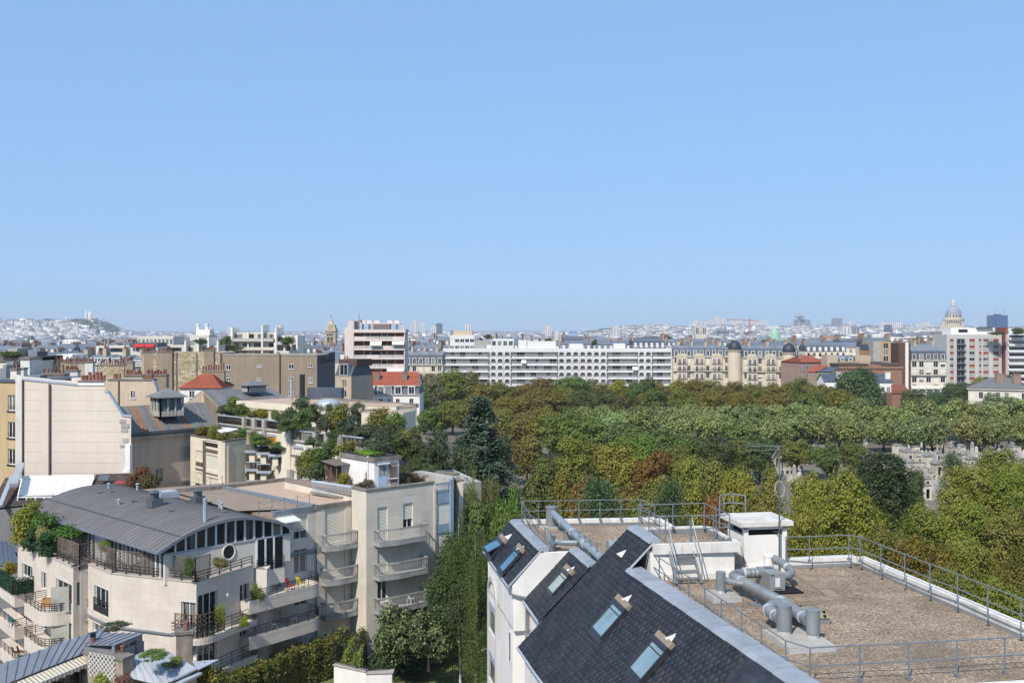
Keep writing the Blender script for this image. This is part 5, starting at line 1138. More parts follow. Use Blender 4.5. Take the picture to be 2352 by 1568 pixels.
# ------------------------------------------------------------------ big blank wall
DW=110.0;bw=thing('party_wall_house','house showing a tall blank cream wall with thin joints and one downpipe','building',(-47,112,0))
wf_=Fac(V2(WD((37,900),DW)),V2(WD((301,900),DW-.8)))
outl=[(37,869),(52,869),(52,872),(180,884),(180,876),(240,876),(241,898),(248,901),(281,954),(301,957),(301,1095)]
pts=[wf_.px(p)for p in outl];pts=[(pts[0][0],5)]+pts+[(pts[-1][0],5)];pts[-2]=(pts[-2][0],6)
m_bw=mat('blank_render','#d3c5b5',.9,.05,.18,streak=.05,fine=.03,stain='#c0b3a4',stain_amt=.4,stain_scale=.15)
V=[wf_.P(t,z,0)for t,z in pts];Bk=[wf_.P(t,z,0)+Vector((-4.6,9,0))for t,z in pts];n=len(V)
MB().add(V+Bk,[tuple(range(n)),tuple(range(2*n-1,n-1,-1))]+[(i,n+i,n+(i+1)%n,(i+1)%n)for i in range(n)]).build('wall',m_bw,bw)
for j in range(9):
    z=hz(895+j*23.8,DW);tr=wf_.px((300 if 895+j*23.8>957 else 241+max(0,(895+j*23.8-898))*.72,900))[0];k=MB();wf_.box(k,.75,z,tr-.05,z+.035,-.05,.008);k.build('joint',mat('joint_dark','#b3a698',.9),bw)
def strip(t0p,t1p,za,zb_,out,m,nm):k=MB();a,c=wf_.px((t0p,900))[0],wf_.px((t1p,900))[0];wf_.box(k,a,zb_,c,za,-.02,out);return k.build(nm,m,bw)
strip(38,52,hz(870,DW),7,.18,mat('old_render','#cfc9c0',.9,.1,.6,streak=.15),'flue');strip(99,113,hz(880,DW),8,.14,m_bw,'flue');strip(52.5,54.5,hz(873,DW),7,.2,mat('pipe_brown','#5b4c44',.7,.1),'downpipe');strip(113.5,117,hz(882,DW),8,.2,MATS['pipe_brown'],'downpipe')
strip(180,241,hz(876,DW),hz(884,DW),.1,MATS['white_wall'],'parapet_band');strip(180,241,hz(874,DW)+.05,hz(876,DW)+.003,.2,MATS['concrete_dark'],'parapet_cap')
for i in range(7):inst(pot_mesh(round(random.choice((.55,.65,.9)),2),.2,MATS['clay']),'pot',bw,loc=wf_.P(wf_.px((187+i*8.2,873))[0],hz(874,DW)+.053,-.3))
def edge(pa,pb,m=MATS['zinc_light'],w_=.5,h=.16):
    a,c=wf_.px(pa),wf_.px(pb);MB().bar(wf_.P(a[0],a[1]+.05,-.15),wf_.P(c[0],c[1]+.05,-.15),w_,h).build('flashing',m,bw)
edge((52,872),(180,884.5));edge((241,899),(248,901));edge((248,901),(281,954));edge((281,954.5),(302,957.5))
for i,(u,v,w_,h)in enumerate(((275,963,14,8),(279,972,18,10),(278,985,16,7),(283,1006,12,9),(276,1021,10,6),(287,1046,8,12))):
    t,z=wf_.px((u,v));k=MB();wf_.box(k,t,z-h/F*DW,t+w_/F*DW,z,0,.06+.02*(i%2));k.build('quoin',MATS['concrete'],bw)
k=MB();wf_.box(k,wf_.px((292,900))[0],hz(1075,DW),wf_.px((303,900))[0],hz(1018,DW),-.1,.5);wf_.box(k,wf_.px((286,900))[0],hz(1095,DW),wf_.px((304,900))[0],hz(1076,DW),-.1,.7);k.build('white_flue',MATS['white_wall'],bw)
# ------------------------------------------------------------------ dark tiled roof with white conservatory
tr_=thing('tiled_roof_house','low house with a dark brown tiled roof below the blank wall','house',(-46,104,0))
m_bt=mat('brown_tile','#4a3d38',.9,.2,1.2,bump=.4,bscale=12,orand=.15,stain='#8a7a6e',stain_amt=.3,stain_scale=1.2)
ru,rl=[WD(pt5(40,95),108.5),WD(pt5(930,62),108.5)],[WD(pt5(-90,325),100),WD(pt5(1010,165),104)]
rl[1]=WD(pt5(1020,190),103);
def tilerows(root,a,b_,c,d,rows,m,name='tile_course',lift=.03):
    """courses of tiles, one strip per course, each overlapping the one below"""
    a,b_,c,d=map(Vector,(a,b_,c,d));nrm=(b_-a).cross(d-a).normalized();nrm=nrm if nrm.z>0 else-nrm
    MB().face([q-nrm*.03 for q in(a,b_,c,d)]).build('roof_slope',m,root)
    for j in range(rows):
        t0,t1=j/rows,(j+1.1)/rows;k=MB();p0,p1,q1,q0=a.lerp(d,t0),b_.lerp(c,t0),b_.lerp(c,min(t1,1))+nrm*lift,a.lerp(d,min(t1,1))+nrm*lift
        k.face([p0,p1,q1,q0]);k.face([q0,q1,q1-nrm*lift,q0-nrm*lift]);k.build(name,m,root)
tilerows(tr_,ru[0],ru[1],rl[1],rl[0],16,m_bt)
MB().prism([V2(rl[0]),V2(rl[1]),V2(ru[1]),V2(ru[0])],0,[rl[0].z-.2,rl[1].z-.2,ru[1].z-.2,ru[0].z-.2]).build('wall',mat('wall_grey','#7d7a7a',.9,.1),tr_)
for px,m in(((745,108),MATS['steel_grey']),((862,150),mat('red_light','#8c3b34',.7,.1))):
    c=WD(pt5(*px),105.3);c.z+=.12;k=MB();k.box(c,(1.1,.9,.12),ez=(0,-.6,1));o=k.build('roof_window',m,tr_)
cv=thing('conservatory','white sheeted glazed lean-to roof above a strip of small windows','conservatory',WD(pt5(400,200),103))
a,b_,c,d=WD(pt5(150,103),106.5),WD(pt5(680,93),106.5),WD(pt5(600,215),102),WD(pt5(123,222),102);c=WD(pt5(632,214),102)
for i in range(5):
    s0,s1=(0,.25,.5,.62,.86,1)[i:i+2];MB().slab([a.lerp(b_,s0+.004),a.lerp(b_,s1-.004),d.lerp(c,s1-.004),d.lerp(c,s0+.004)],(0,-.5,1),.08).build('roof_sheet',mat('white_sheet','#f0f0ee',.6,.03),cv)
k=MB();k.bar(a+Vector((0,0,.1)),b_+Vector((0,0,.1)),.5,.3);k.build('ridge_cap',MATS['white_sheet'],cv)
cf_=Fac(V2(d),V2(c));zt_=d.z-.1
for i in range(8):
    t0,t1=cf_.L*i/8,cf_.L*(i+1)/8;k=MB();
    for x0,z0,x1,z1 in((t0,zt_-1.5,t1,zt_-1.35),(t0,zt_-.15,t1,zt_),(t0,zt_-1.35,t0+.12,zt_-.15)):cf_.box(k,x0,z0,x1,z1,-.05,.05)
    w_=k.build('window',MATS['white_frame'],cv);k=MB();cf_.box(k,t0+.1,zt_-1.4,t1,zt_-.1,-.1,-.02);k.build('pane',MATS['glass'],w_)
k=MB();k.bar(WD(pt5(150,0),107.5),WD(pt5(95,150),101),.7,.35);k.build('flue_duct',MATS['zinc_light'],tr_)
k=MB();k.bar(WD(pt5(85,90),105),WD(pt5(0,300),99),.4,.2);k.build('verge',MATS['zinc_light'],tr_)
# dark low roofs under the left balcony
lr=thing('low_shed_roof','low dark metal shed roofs in the courtyard at the left edge','shed',WD(pt5(40,650),97));lr.location.z=0
for i,(q,D_)in enumerate((((-40,560),96),((-30,640),92))):
    a=WD(pt5(q[0],q[1]),D_+2);b_=WD(pt5(q[0]+130,q[1]-20),D_+2);c=WD(pt5(q[0]+175,q[1]+70),D_-2);d=WD(pt5(q[0]-20,q[1]+90),D_-2);seamroof(lr,a,b_,c,d,5,mat('dark_zinc','#5c6470',.5,.1,metal=.3));MB().prism([V2(d),V2(c),V2(b_),V2(a)],0,[p.z-.15 for p in(d,c,b_,a)]).build('wall',MATS['wall_grey'],lr)
# ------------------------------------------------------------------ zinc hall with louvred lantern
m_hz=mat('hall_zinc','#7b7a77',.55,.10,.5,metal=.2,orand=.10,streak=.1);m_rust=mat('hall_rust','#96714f',.7,.2,.8,metal=.1,orand=.1,streak=.2)
hl_=thing('zinc_hall','hall with ribbed grey zinc roof streaked with rust and a louvred lantern','hall',(-39,119,0))
e0,e1=WZ(pt1(1190,1285),15.5),WZ(pt1(1995,1217),15.5);r0=WZ(pt1(1082,1040),18.1);r1=WZ(pt1(1870,1000),18.1)
nrm=(r1-r0).cross(e0-r0).normalized();nrm=nrm if nrm.z>0 else-nrm;n=30
for i in range(n):
    s0,s1=i/n,(i+1)/n;p0,p1,q0,q1=r0.lerp(r1,s0),r0.lerp(r1,s1),e0.lerp(e1,s0),e0.lerp(e1,s1)
    k=MB();k.slab([p0,p1,q1,q0],nrm,.05);k.bar(p0+nrm*.03,q0+nrm*.03,.07,.1,up=nrm);k.build('zinc_panel',m_rust if i in(4,5,10,19,20)else m_hz,hl_)
hf_=Fac(V2(e0),V2(e1));bk=r0-e0;bk.z=0
wf2=Fac(V2(e0+bk*.1),V2(e1+bk*.1));HH=[wf2.rect(pt5(1118,32),pt5(1170,125))]
wall(wf2,0,15.0,HH,hl_,mat('hall_wall','#b3a596',.9,.06,.3,streak=.1,fine=.05),reveal=.2);window(wf2,HH[0],hl_,bars=1)
MB().prism([V2(wf2.P(0,0,-.4)),V2(wf2.P(wf2.L,0,-.4)),V2(wf2.P(wf2.L,0,-9)),V2(wf2.P(0,0,-9))],0,15.2).build('core',MATS['hall_wall'],hl_)
k=MB();wf2.box(k,-.3,14.7,wf2.L,15.05,0,.35);k.build('cornice',MATS['concrete'],hl_);k=MB();hf_.box(k,-.2,15.2,hf_.L+.2,15.45,-.1,.25);k.build('gutter',MATS['slate_roof'],hl_)
k=MB();wf2.box(k,0,9.3,wf2.L,9.55,0,.15);k.build('band',MATS['concrete'],hl_)
q=wf2.rect(pt1(1652,1405),pt1(1745,1505));k=MB();n=12;[wf2.box(k,q[0],q[1]+(q[3]-q[1])*i/n,q[2],q[1]+(q[3]-q[1])*(i+.6)/n,0,.08)for i in range(n)];wf2.box(k,q[0],q[1],q[2],q[3],0,.02);k.build('louvre',MATS['concrete'],hl_)
def lantern(root,c,ex,w_,d,z0,zw,zr,n=3,ov=.5,m=None):
    ex=Vector((ex[0],ex[1],0)).normalized();ey=Vector((-ex.y,ex.x,0));c=Vector((c[0],c[1],0));k=MB();k.box(c+Vector((0,0,(z0+zw)/2)),(w_*.9,d*.9,zw-z0),ex);ln=k.build('lantern',MATS['slate_roof'],root)
    for s in(-1,1):
        for(u_,v_,L,D_)in((ex,ey,w_,d),(ey,ex,d,w_)):
            k=MB();f0=c-u_*L/2+v_*s*D_/2
            for i in range(n+1):p=f0+u_*(L*i/n);k.bar(p+Vector((0,0,z0)),p+Vector((0,0,zw)),.18,.18)
            k.bar(f0+Vector((0,0,zw-.08)),f0+u_*L+Vector((0,0,zw-.08)),.18,.16);k.bar(f0+Vector((0,0,z0+.3)),f0+u_*L+Vector((0,0,z0+.3)),.14,.6);k.build('louvre_frame',MATS['concrete'],ln)
            k=MB()
            for j in range(7):z=z0+.65+(zw-z0-.8)*j/7;k.slab([f0+Vector((0,0,z))+v_*s*.02,f0+u_*L+Vector((0,0,z))+v_*s*.02,f0+u_*L+Vector((0,0,z+.12))-v_*s*.1,f0+Vector((0,0,z+.12))-v_*s*.1],v_*s,.02)
            k.build('louvre',MATS['zinc'],ln)
    cs=[c+ex*i*(w_/2+ov)+ey*j*(d/2+ov)+Vector((0,0,zw))for i,j in((-1,-1),(1,-1),(1,1),(-1,1))];rl_=max(0,(w_-d)/2);t0,t1=c-ex*rl_+Vector((0,0,zr)),c+ex*rl_+Vector((0,0,zr))
    for q in((cs[0],cs[1],t1,t0),(cs[1],cs[2],t1),(cs[2],cs[3],t0,t1),(cs[3],cs[0],t0)):
        MB().slab(list(q),(0,0,1),.06).build('lantern_roof',m or m_hz,ln)
lc_=WD(pt1(1535,985),119.5);lantern(hl_,(lc_.x,lc_.y),(1,.9,0),2.7,2.6,17.0,hz(pt1(0,945)[1],119.5),hz(pt1(0,868)[1],119.5))
# second hall behind
h2=thing('zinc_hall','second hall behind the lantern with plain grey zinc roof, cream gable and ridge vent','hall',(-38,142,0))
D2_=140.0;g0,gt,g1_=WD(pt1(1715,1000),D2_),WD(pt1(1862,892),D2_),WD(pt1(2010,1030),D2_)
bk2=Vector((.72,.69,0))*14
ridge0,ridge1=WD(pt1(1862,888),D2_),WD(pt2(140,870),D2_+8);ev0,ev1=WD(pt1(2012,1035),D2_-4),WD(pt2(290,965),D2_+3)
seamroof(h2,ridge0,ridge1,ev1,ev0,26,m_hz,.06)
seamroof(h2,ridge1,ridge0,g0+(ridge0-ridge0),g0+(ridge1-ridge0),8,m_hz,.06)
MB().slab([Vector((p.x,p.y,z))for p,z in((g0,g0.z),(ridge0,ridge0.z),(ev0,ev0.z),(ev0,3),(g0,3))],(-.5,-1,0),.3).build('gable',MATS['beige'],h2)
MB().prism([V2(ev0),V2(ev1),V2(ridge1),V2(ridge0)],0,[ev0.z-.2,ev1.z-.2,ridge1.z-.3,ridge0.z-.3]).build('wall',MATS['beige'],h2)
lc2=WD(pt1(2240,870),141);lantern(h2,(lc2.x+1,lc2.y+1.5),(1,.9,0),2.6,1.7,hz(pt1(0,905)[1],141),hz(pt1(0,845)[1],141),hz(pt1(0,806)[1],141),ov=.4)
# ------------------------------------------------------------------ stepped terrace building
gt_=thing('terrace_building','stepped cream terrace building with dark glass balustrades, shutters and roof planting','building',(-28,116,0))
m_cr=mat('cream_panel','#dccfb8',.85,.05,.4,streak=.07,orand=.04,fine=.03);m_br=mat('brown_metal','#6a5f57',.6,.08);m_dg=glassmat('dark_glass','#2a2522',.08);m_gb=mat('grey_band','#a8b0b8',.5,.06,metal=.15)
def face(p,q,z):return Fac(V2(WZ(p,z)),V2(WZ(q,z)))
# block G1: corner tower
zg1=14.7;G1L=face(pg1(95,600),pg1(600,690),zg1);G1R=face(pg1(600,690),pg1(905,652),zg1);bk1=Vector((-G1R.e.y,G1R.e.x))*6
MB().prism([V2(G1L.P(.3,0,-.4)),V2(G1L.P(G1L.L,0,-.4)),V2(G1R.P(G1R.L,0,-.4)),V2(G1R.P(G1R.L,0,-8))],0,14.2).build('core',m_cr,gt_)
HG=[G1L.rect(pg1(*a),pg1(*c))for a,c in(((325,870),(498,1130)),((325,1195),(498,1400)),((178,810),(283,965)),((178,1130),(283,1285)))]
wall(G1L,0,zg1,HG,gt_,m_cr,panels=(1.4,.8));wall(G1R,0,zg1,[],gt_,m_cr,panels=(1.4,.8))
for h in HG:window(G1L,h,gt_,'shut')
for a,c,m,ou in(((288,670),(322,1390),m_br,.12),((172,1070),(288,1120),m_br,.06),((325,785),(498,865),m_br,.08),((325,1135),(498,1190),m_br,.08),((322,690),(498,780),m_dg,.03),((322,665),(498,685),m_gb,.06),((172,975),(283,1060),m_dg,.02),((172,1290),(283,1370),m_dg,.02)):
    q=G1L.rect(pg1(*a),pg1(*c));k=MB();G1L.box(k,q[0],q[1],q[2],q[3],0,ou);k.build({'brown_metal':'pilaster','dark_glass':'balustrade_pane','grey_band':'hand_rail'}[m.name],m,gt_)
k=MB();G1L.box(k,-.05,zg1,G1L.L*.42,zg1+.15,-.4,.06);k.build('parapet_cap',m_br,gt_);k=MB();G1R.box(k,-.05,zg1,G1R.L,zg1+.15,-.4,.06);k.build('parapet_cap',m_br,gt_)
# small stacked loggias
lo=[V2(WZ(pg1(x,y),zz))for x,y,zz in((912,850,11.6),(1085,880,11.6),(1258,905,11.6))]
for lev in range(3):
    for i,(x0,x1,yt)in enumerate(((912,1110,712),(1078,1265,738),(1252,1445,765))):
        if i==2 and lev:continue
        dz_=lev*2.05;D_=114.5-i*1.3;yb=yt+110;a=WD(pg1(x0,yt),D_);b_=WD(pg1(x1,yt),D_);f_=Fac(V2(a),V2(b_));zt2=a.z-dz_
        k=MB();f_.box(k,0,zt2-.1,f_.L,zt2,-.06,.08);k.build('hand_rail',m_gb,gt_)
        k=MB();f_.box(k,.05,zt2-.75,f_.L-.05,zt2-.1,-.02,.02);k.build('balustrade_pane',m_dg,gt_)
        k=MB();f_.box(k,-.1,zt2-1.05,f_.L+.1,zt2-.8,-1.5,.12);k.build('floor_slab',m_gb,gt_)
        k=MB();f_.box(k,.3,zt2-2.1,.9,zt2-1.0,-1.4,-.2);k.build('pier',m_cr,gt_)
a=WD(pg1(905,860),117);b_=WD(pg1(1480,860),114);f_=Fac(V2(a),V2(b_));k=MB();f_.box(k,0,0,f_.L,12.4,-.5,-.1);k.build('wall',m_cr,gt_)
# block G2
zg2=13.36;G2=face(pg1(1250,832),pg1(1665,912),zg2);G2s=Fac(G2.B,G2.B+Vector((G2.n.x*0-G2.e.y*-1,0))*0+Vector((-G2.n.x,-G2.n.y))*3);
HG2=[G2.rect(pg1(*a),pg1(*c))for a,c in(((1325,1065),(1395,1235)),((1485,1090),(1650,1240)))];wall(G2,0,zg2,HG2,gt_,m_cr,panels=(1.3,.8))
for h in HG2:window(G2,h,gt_,'shut')
MB().prism([V2(G2.P(0,0,-.4)),V2(G2.P(G2.L,0,-.4)),V2(G2.P(G2.L,0,-7)),V2(G2.P(0,0,-7))],0,13).build('core',m_cr,gt_)
k=MB();G2.box(k,-.1,zg2,G2.L,zg2+.14,-.5,.1);k.build('parapet_cap',MATS['concrete_dark'],gt_);k=MB();G2.box(k,G2.L,0,G2.L+.45,zg2+.1,-.3,.05);k.build('pilaster',m_br,gt_)
q=G2.rect(pg1(1555,1085),pg1(1605,1240));k=MB();G2.box(k,*q[:2],q[2],q[3],0,.35);k.build('fin',MATS['concrete'],gt_)
# upper terrace rows: dark glass between concrete fins
def terr(pa,pb,z,fins,openings,zlow,nm=''):
    f_=face(pa,pb,z);k=MB();f_.box(k,0,z-.12,f_.L,z,-.1,.12);k.build('hand_rail',m_gb,gt_)
    xs=[0]+fins+[f_.L]
    for x0,x1 in zip(xs[:-1],xs[1:]):k=MB();f_.box(k,x0+(.22 if x0 else 0),z-1.0,x1-.22,z-.12,-.03,.02);k.build('balustrade_pane',m_dg,gt_)
    for x in fins:k=MB();f_.box(k,x-.3,zlow,x+.3,z+.05,-.3,.35);k.build('fin',MATS['concrete'],gt_)
    k=MB();f_.box(k,0,z-1.25,f_.L,z-1.02,-.35,.2);k.build('slab_edge',MATS['concrete'],gt_)
    hs=[]
    for x0,x1,kd in openings:hs.append((x0,zlow+.2,x1,z-1.95))
    wall(f_,zlow-3,z-1.25,hs,gt_,m_cr)
    for(x0,x1,kd),h in zip(openings,hs):
        if kd=='orange':k=MB();f_.box(k,h[0],h[1],h[2],h[3],-.1,-.05);k.build('shutter',mat('orange_blind','#d98a1e',.7,.05),gt_)
        else:window(f_,h,gt_,kd)
        k=MB();f_.box(k,h[0],h[3],h[2],h[3]+.28,-.05,.05);k.build('shutter_box',m_gb,gt_)
    MB().prism([V2(f_.P(0,0,-.35)),V2(f_.P(f_.L,0,-.35)),V2(f_.P(f_.L,0,-9)),V2(f_.P(0,0,-9))],0,z-1.0).build('core',MATS['concrete'],gt_)
    return f_
T3=terr(pg1(497,288),pg1(1465,388),16.4,[6.2,8.3,10.4],[(6.6,7.9,'shut'),(8.7,10.0,'shut'),(10.8,12.6,'orange')],12.6)
T4=terr(pg1(1590,508),pg2(870,312),16.2,[4.4,6.4,8.6],[(.3,2.0,'shut'),(2.6,4.1,'case'),(4.8,6.0,'case')],12.4)
k=MB();a4=T4.A-T4.e*1.5;f_=Fac(a4,T4.A);f_.box(k,0,5,f_.L,16.25,-3,.3);k.build('end_wall',m_cr,gt_)
# awning, navy blind and grey screen on the first terrace
aw2=thing('terrace_awning','white fabric awning over the terrace of the stepped building','awning',WD(pg1(640,560),118));k=MB();k.slab([WD(pg1(480,520),119),WD(pg1(650,478),122),WD(pg1(800,500),119.5),WD(pg1(565,565),116)],(0,0,1),.05);k.build('fabric',MATS['white_sheet'],aw2)
for p in(WD(pg1(565,565),116),WD(pg1(800,502),119.5)):MB().bar(p,Vector((p.x,p.y,14.2)),.08,.08).build('pole',MATS['white_frame'],aw2)
nv=thing('navy_blind','navy blue folded blind below the dark glass terrace balustrade','blind',WD(pg1(680,470),127));k=MB();k.slab([WD(pg1(505,430),127.2),WD(pg1(835,478),124),WD(pg1(835,492),123.6),WD(pg1(510,452),126.6)],(0,-1,.5),.1);k.build('fabric',mat('navy','#1e2f52',.8,.05),nv)
# roof pavilion
zp=18.0;P5=face(pg1(780,88),pg2(60,-20),zp);P5=face(pg1(780,86),pg1(1660,156),zp)
k=MB();P5.box(k,0,zp-.75,P5.L*1.9,zp,-.3,.1);k.build('fascia',m_cr,gt_);wall(P5,15.4,zp-.75,[(1.2,15.5,2.6,17.2),(4.5,15.5,7.5,17.2),(9,15.5,11,17.2)],gt_,m_cr)
for h,kd in(((1.2,15.5,2.6,17.2),'case'),((4.5,15.5,7.5,17.2),'shut'),((9,15.5,11,17.2),'shut')):window(P5,h,gt_,kd)
MB().prism([V2(P5.P(0,0,-.35)),V2(P5.P(P5.L*1.9,0,-.35)),V2(P5.P(P5.L*1.9,0,-9)),V2(P5.P(0,0,-9))],12,zp-.1).build('core',m_cr,gt_)
MB().face([P5.P(.1,zp-.03,-.2),P5.P(P5.L*1.9,zp-.03,-.2),P5.P(P5.L*1.9,zp-.03,-9),P5.P(.1,zp-.03,-9)]).build('roof_gravel',m_gr2,gt_)
k=MB();P5.box(k,0,zp-.2,P5.L*1.9,zp+.25,-9.3,-8.9);k.build('parapet',MATS['concrete_dark'],gt_)
for px,r,h in(((1575,70),.16,2.6),):p=WD(pg1(*px),133);MB().tube([(p.x,p.y,zp),(p.x,p.y,zp+h)],r,8).build('vent_pipe',MATS['zinc_light'],gt_,True)
p=WD(pt2(425,900),133);MB().tube([(p.x,p.y,zp),(p.x,p.y,zp+3.2)],.35,8).build('vent_pipe',MATS['black_metal'],gt_,True)
p=WD(pt2(665,1020),121);k=MB();k.lathe((p.x,p.y,zp),[(1.5,-.3),(1.5,.25),(1.3,.55),(.7,.8),(.05,.85)],14);k.build('roof_dome',MATS['zinc_light'],gt_,True)
k=MB();p=WD(pt2(640,945),134);k.box((p.x,p.y,zp+.7),(4.5,2,1.4));k.build('plant_box',MATS['slate_roof'],gt_)
for i,(u0,u1,vt,D_,dp)in enumerate(((835,910,934,118,6),(830,925,948,110,4))):
    A_=WD((u0,vt),D_);B_=WD((u1,vt),D_);k=MB();k.prism([V2(A_),V2(B_),(B_.x+1,B_.y+dp),(A_.x+1,A_.y+dp)],9,A_.z);k.build('lower_pavilion',m_cr,gt_)
    MB().face([(A_.x+.1,A_.y+.1,A_.z+.03),(B_.x-.1,B_.y+.1,A_.z+.03),(B_.x+.8,B_.y+dp-.2,A_.z+.03),(A_.x+1.1,A_.y+dp-.2,A_.z+.03)]).build('roof_gravel',m_gr2,gt_)
# lower parapets right of the hut
for a,c,D_ in((pg2(1705,800),pg2(2235,870),99),(pg2(2020,890),pg2(2280,915),93)):
    A_,B_=WD(a,D_),WD(c,D_-3);f_=Fac(V2(A_),V2(B_));k=MB();f_.box(k,0,9,f_.L,A_.z,-.4,0);k.build('parapet',m_cr,gt_);k=MB();f_.box(k,-.1,A_.z,f_.L,A_.z+.15,-.5,.1);k.build('parapet_cap',MATS['concrete_dark'],gt_)
MB().prism([(-19,96),(-8,96),(-3,100),(-6,108),(-20,112)],0,12.2).build('deck_core',MATS['concrete'],gt_)
# ================================================================== middle-distance buildings
m_taupe,m_beige=MATS['taupe'],MATS['beige']
m_rub=mat('rubble','#b3a184',.95,.25,2.5,island=.28);m_rubj=mat('rubble_joint','#8d7c66',.95,.1)
def rubble(f,t0,z0,t1,z1,parent,sw=.62,sh=.36,out=.0):
    """rough stones, each its own block, joined as one part"""
    bk=MB();f.box(bk,t0,z0,t1,z1,-.4,out);o=bk.build('stone_wall',m_rubj,parent);k=MB();z=z0
    while z<z1-.1:
        h=sh*random.uniform(.75,1.25);t=t0+random.uniform(-.2,0)
        while t<t1:
            w_=sw*random.uniform(.5,1.5);a,c=max(t,t0),min(t+w_-.05,t1)
            if c-a>.1:f.box(k,a,z,c,min(z+h-.05,z1),out-.02,out+random.uniform(.015,.06))
            t+=w_
        z+=h
    s=k.build('stones',m_rub,o);s['kind']='stuff';return o
def pots_row(root,f,t0,t1,z,n,h=.6,out=-.3,m=None,r=.15):
    for i in range(n):inst(pot_mesh(round(h*random.choice((.6,.8,1.,1.1)),2),r,m or MATS['clay']),'pot',root,loc=f.P(t0+(t1-t0)*(i+.5)/n,z,out))
def cap(root,f,t0,t1,z,out=.12,h=.22,dp=.9,m=None):k=MB();f.box(k,t0-.1,z,t1+.1,z+h,-dp,out);k.build('cap',m or MATS['concrete_dark'],root)
def w2(f,p,q,root,kind='case',**k):
    h=f.rect(p,q);window(f,h,root,kind,**k);return h
def flatwin(f,p,q,root,sill=True,bars=1):
    """small window set in a plain wall"""
    a,z0,c,z1=f.rect(p,q);k=MB()
    for x0,y0,x1,y1 in((a-.06,z0,a,z1),(c,z0,c+.06,z1),(a-.06,z1,c+.06,z1+.07)):f.box(k,x0,y0,x1,y1,-.05,.05)
    for b_ in range(bars):x=a+(c-a)*(b_+1)/(bars+1);f.box(k,x-.05,z0,x+.05,z1,-.05,.035)
    o=k.build('window',MATS['white_frame'],root);g=MB();f.box(g,a,z0,c,z1,-.05,.012);g.build('pane',MATS['glass'],o)
    if sill:k=MB();f.box(k,a-.12,z0-.14,c+.12,z0-.01,-.05,.14);k.build('sill',MATS['white_wall'],o)
    return o
# --- beige wall with one window and slanted shoulders
b4=thing('party_wall_house','beige blank party wall with one small window and slanted mansard shoulders','building',(-58,150,0));f=Fac(V2(WD((240,880),150)),V2(WD((361,880),149)))
pp=[f.px(p)for p in((241,900),(248,874),(352,873),(361,897),(361,925))];pp=[(pp[0][0],4)]+pp[:];pp[-1]=(pp[-1][0],4);V=[f.P(t,z)for t,z in pp];n=len(V);Bk=[v+Vector((-4,9,0))for v in V]
MB().add(V+Bk,[tuple(range(n)),tuple(range(2*n-1,n-1,-1))]+[(i,n+i,n+(i+1)%n,(i+1)%n)for i in range(n)]).build('wall',mat('beige_light','#bfac95',.9,.07,.3,streak=.08,fine=.04),b4)
flatwin(f,pt1(1203,892),pt1(1242,960),b4);k=MB();tt=f.px((272,880))[0];f.box(k,tt,6,tt+.18,hz(873,150),0,.15);k.build('downpipe',MATS['pipe_brown'],b4);cap(b4,f,f.px((248,873))[0],f.px((352,873))[0],hz(873,150),dp=1.2)
k=MB();a,c=f.px((352,873)),f.px((361,897));k.bar(f.P(a[0],a[1],-.2),f.P(c[0],c[1],-.2),.7,.2);k.build('flashing',MATS['zinc_light'],b4)
pots_row(b4,f,f.px((258,873))[0],f.px((275,873))[0],hz(873,150)+.22,5,.7);pots_row(b4,f,f.px((325,873))[0],f.px((350,873))[0],hz(873,150)+.22,7,.7)
# --- chimney walls behind
def chim(label,u0,u1,vt,D,m,npot,poth=.8,depth=1.2,below=30,group=None,potm=None,stone=False,capm=None):
    A=WD((u0,vt),D);B=WD((u1,vt),D);f=Fac(V2(A),V2(B));zb=max(2,hz(vt+below,D));root=thing('chimney_stack',label,'chimney',((A.x+B.x)/2,D,zb),group)
    if stone:rubble(f,0,zb,f.L,A.z,root)
    else:MB().prism([V2(f.P(0,0)),V2(f.P(f.L,0)),V2(f.P(f.L,0,-depth)),V2(f.P(0,0,-depth))],zb,A.z).build('wall',m,root)
    cap(root,f,0,f.L,A.z,dp=depth,m=capm);pots_row(root,f,.1,f.L-.1,A.z+.22,npot,poth,-depth/2)
    return root,f
m_gw=mat('grey_render','#a69a8a',.9,.12,.4,streak=.2);m_ww=mat('white_render','#d7d1c8',.9,.08,.4,streak=.15)
chim('taupe chimney wall with six mixed clay pots behind the blank wall',91,147,861,150,m_taupe,6,1.2,below=60)
chim('narrow white chimney with two red pots at the left edge house',23.5,38,850,135,m_ww,2,.9,below=50)
chim('tall white chimney slab shaded on its side, above the left edge house',47,68,826,150,m_ww,0,below=70,depth=4)
chim('plain white chimney slab with a dark lid beside the left edge house',41,54,848,138,m_ww,0,below=60)
chim('pale rendered chimney wall topped by a long row of pots',108,133,834,195,m_gw,6,.9,below=60);chim('rubble stone chimney wall between two rendered ones',133,167,834,195.5,m_gw,9,.9,below=60,stone=True);chim('weathered render chimney wall right of the rubble one',167,195,834,195,m_gw,7,.9,below=60);chim('bright white chimney wall joined to the weathered one',195,213,833,194,m_ww,4,.9,below=60)
chim('low white wall with a row of small dark pots',146,178,853,165,m_ww,8,.7,below=45)
chim('rubble stone gable with two rusty discs and slim pots',225,285,839,190,m_gw,9,.8,below=60,stone=True);chim('taupe chimney wall with orange pots right of the rubble gable',272,305,832,205,m_taupe,8,.9,below=50)
chim('taupe chimney row with rusty pots above the beige wall, left half',285,325,864,162,m_taupe,12,.8,below=40);chim('taupe chimney row with rusty pots above the beige wall, right half',332,382,863,160,m_taupe,13,.8,below=60)
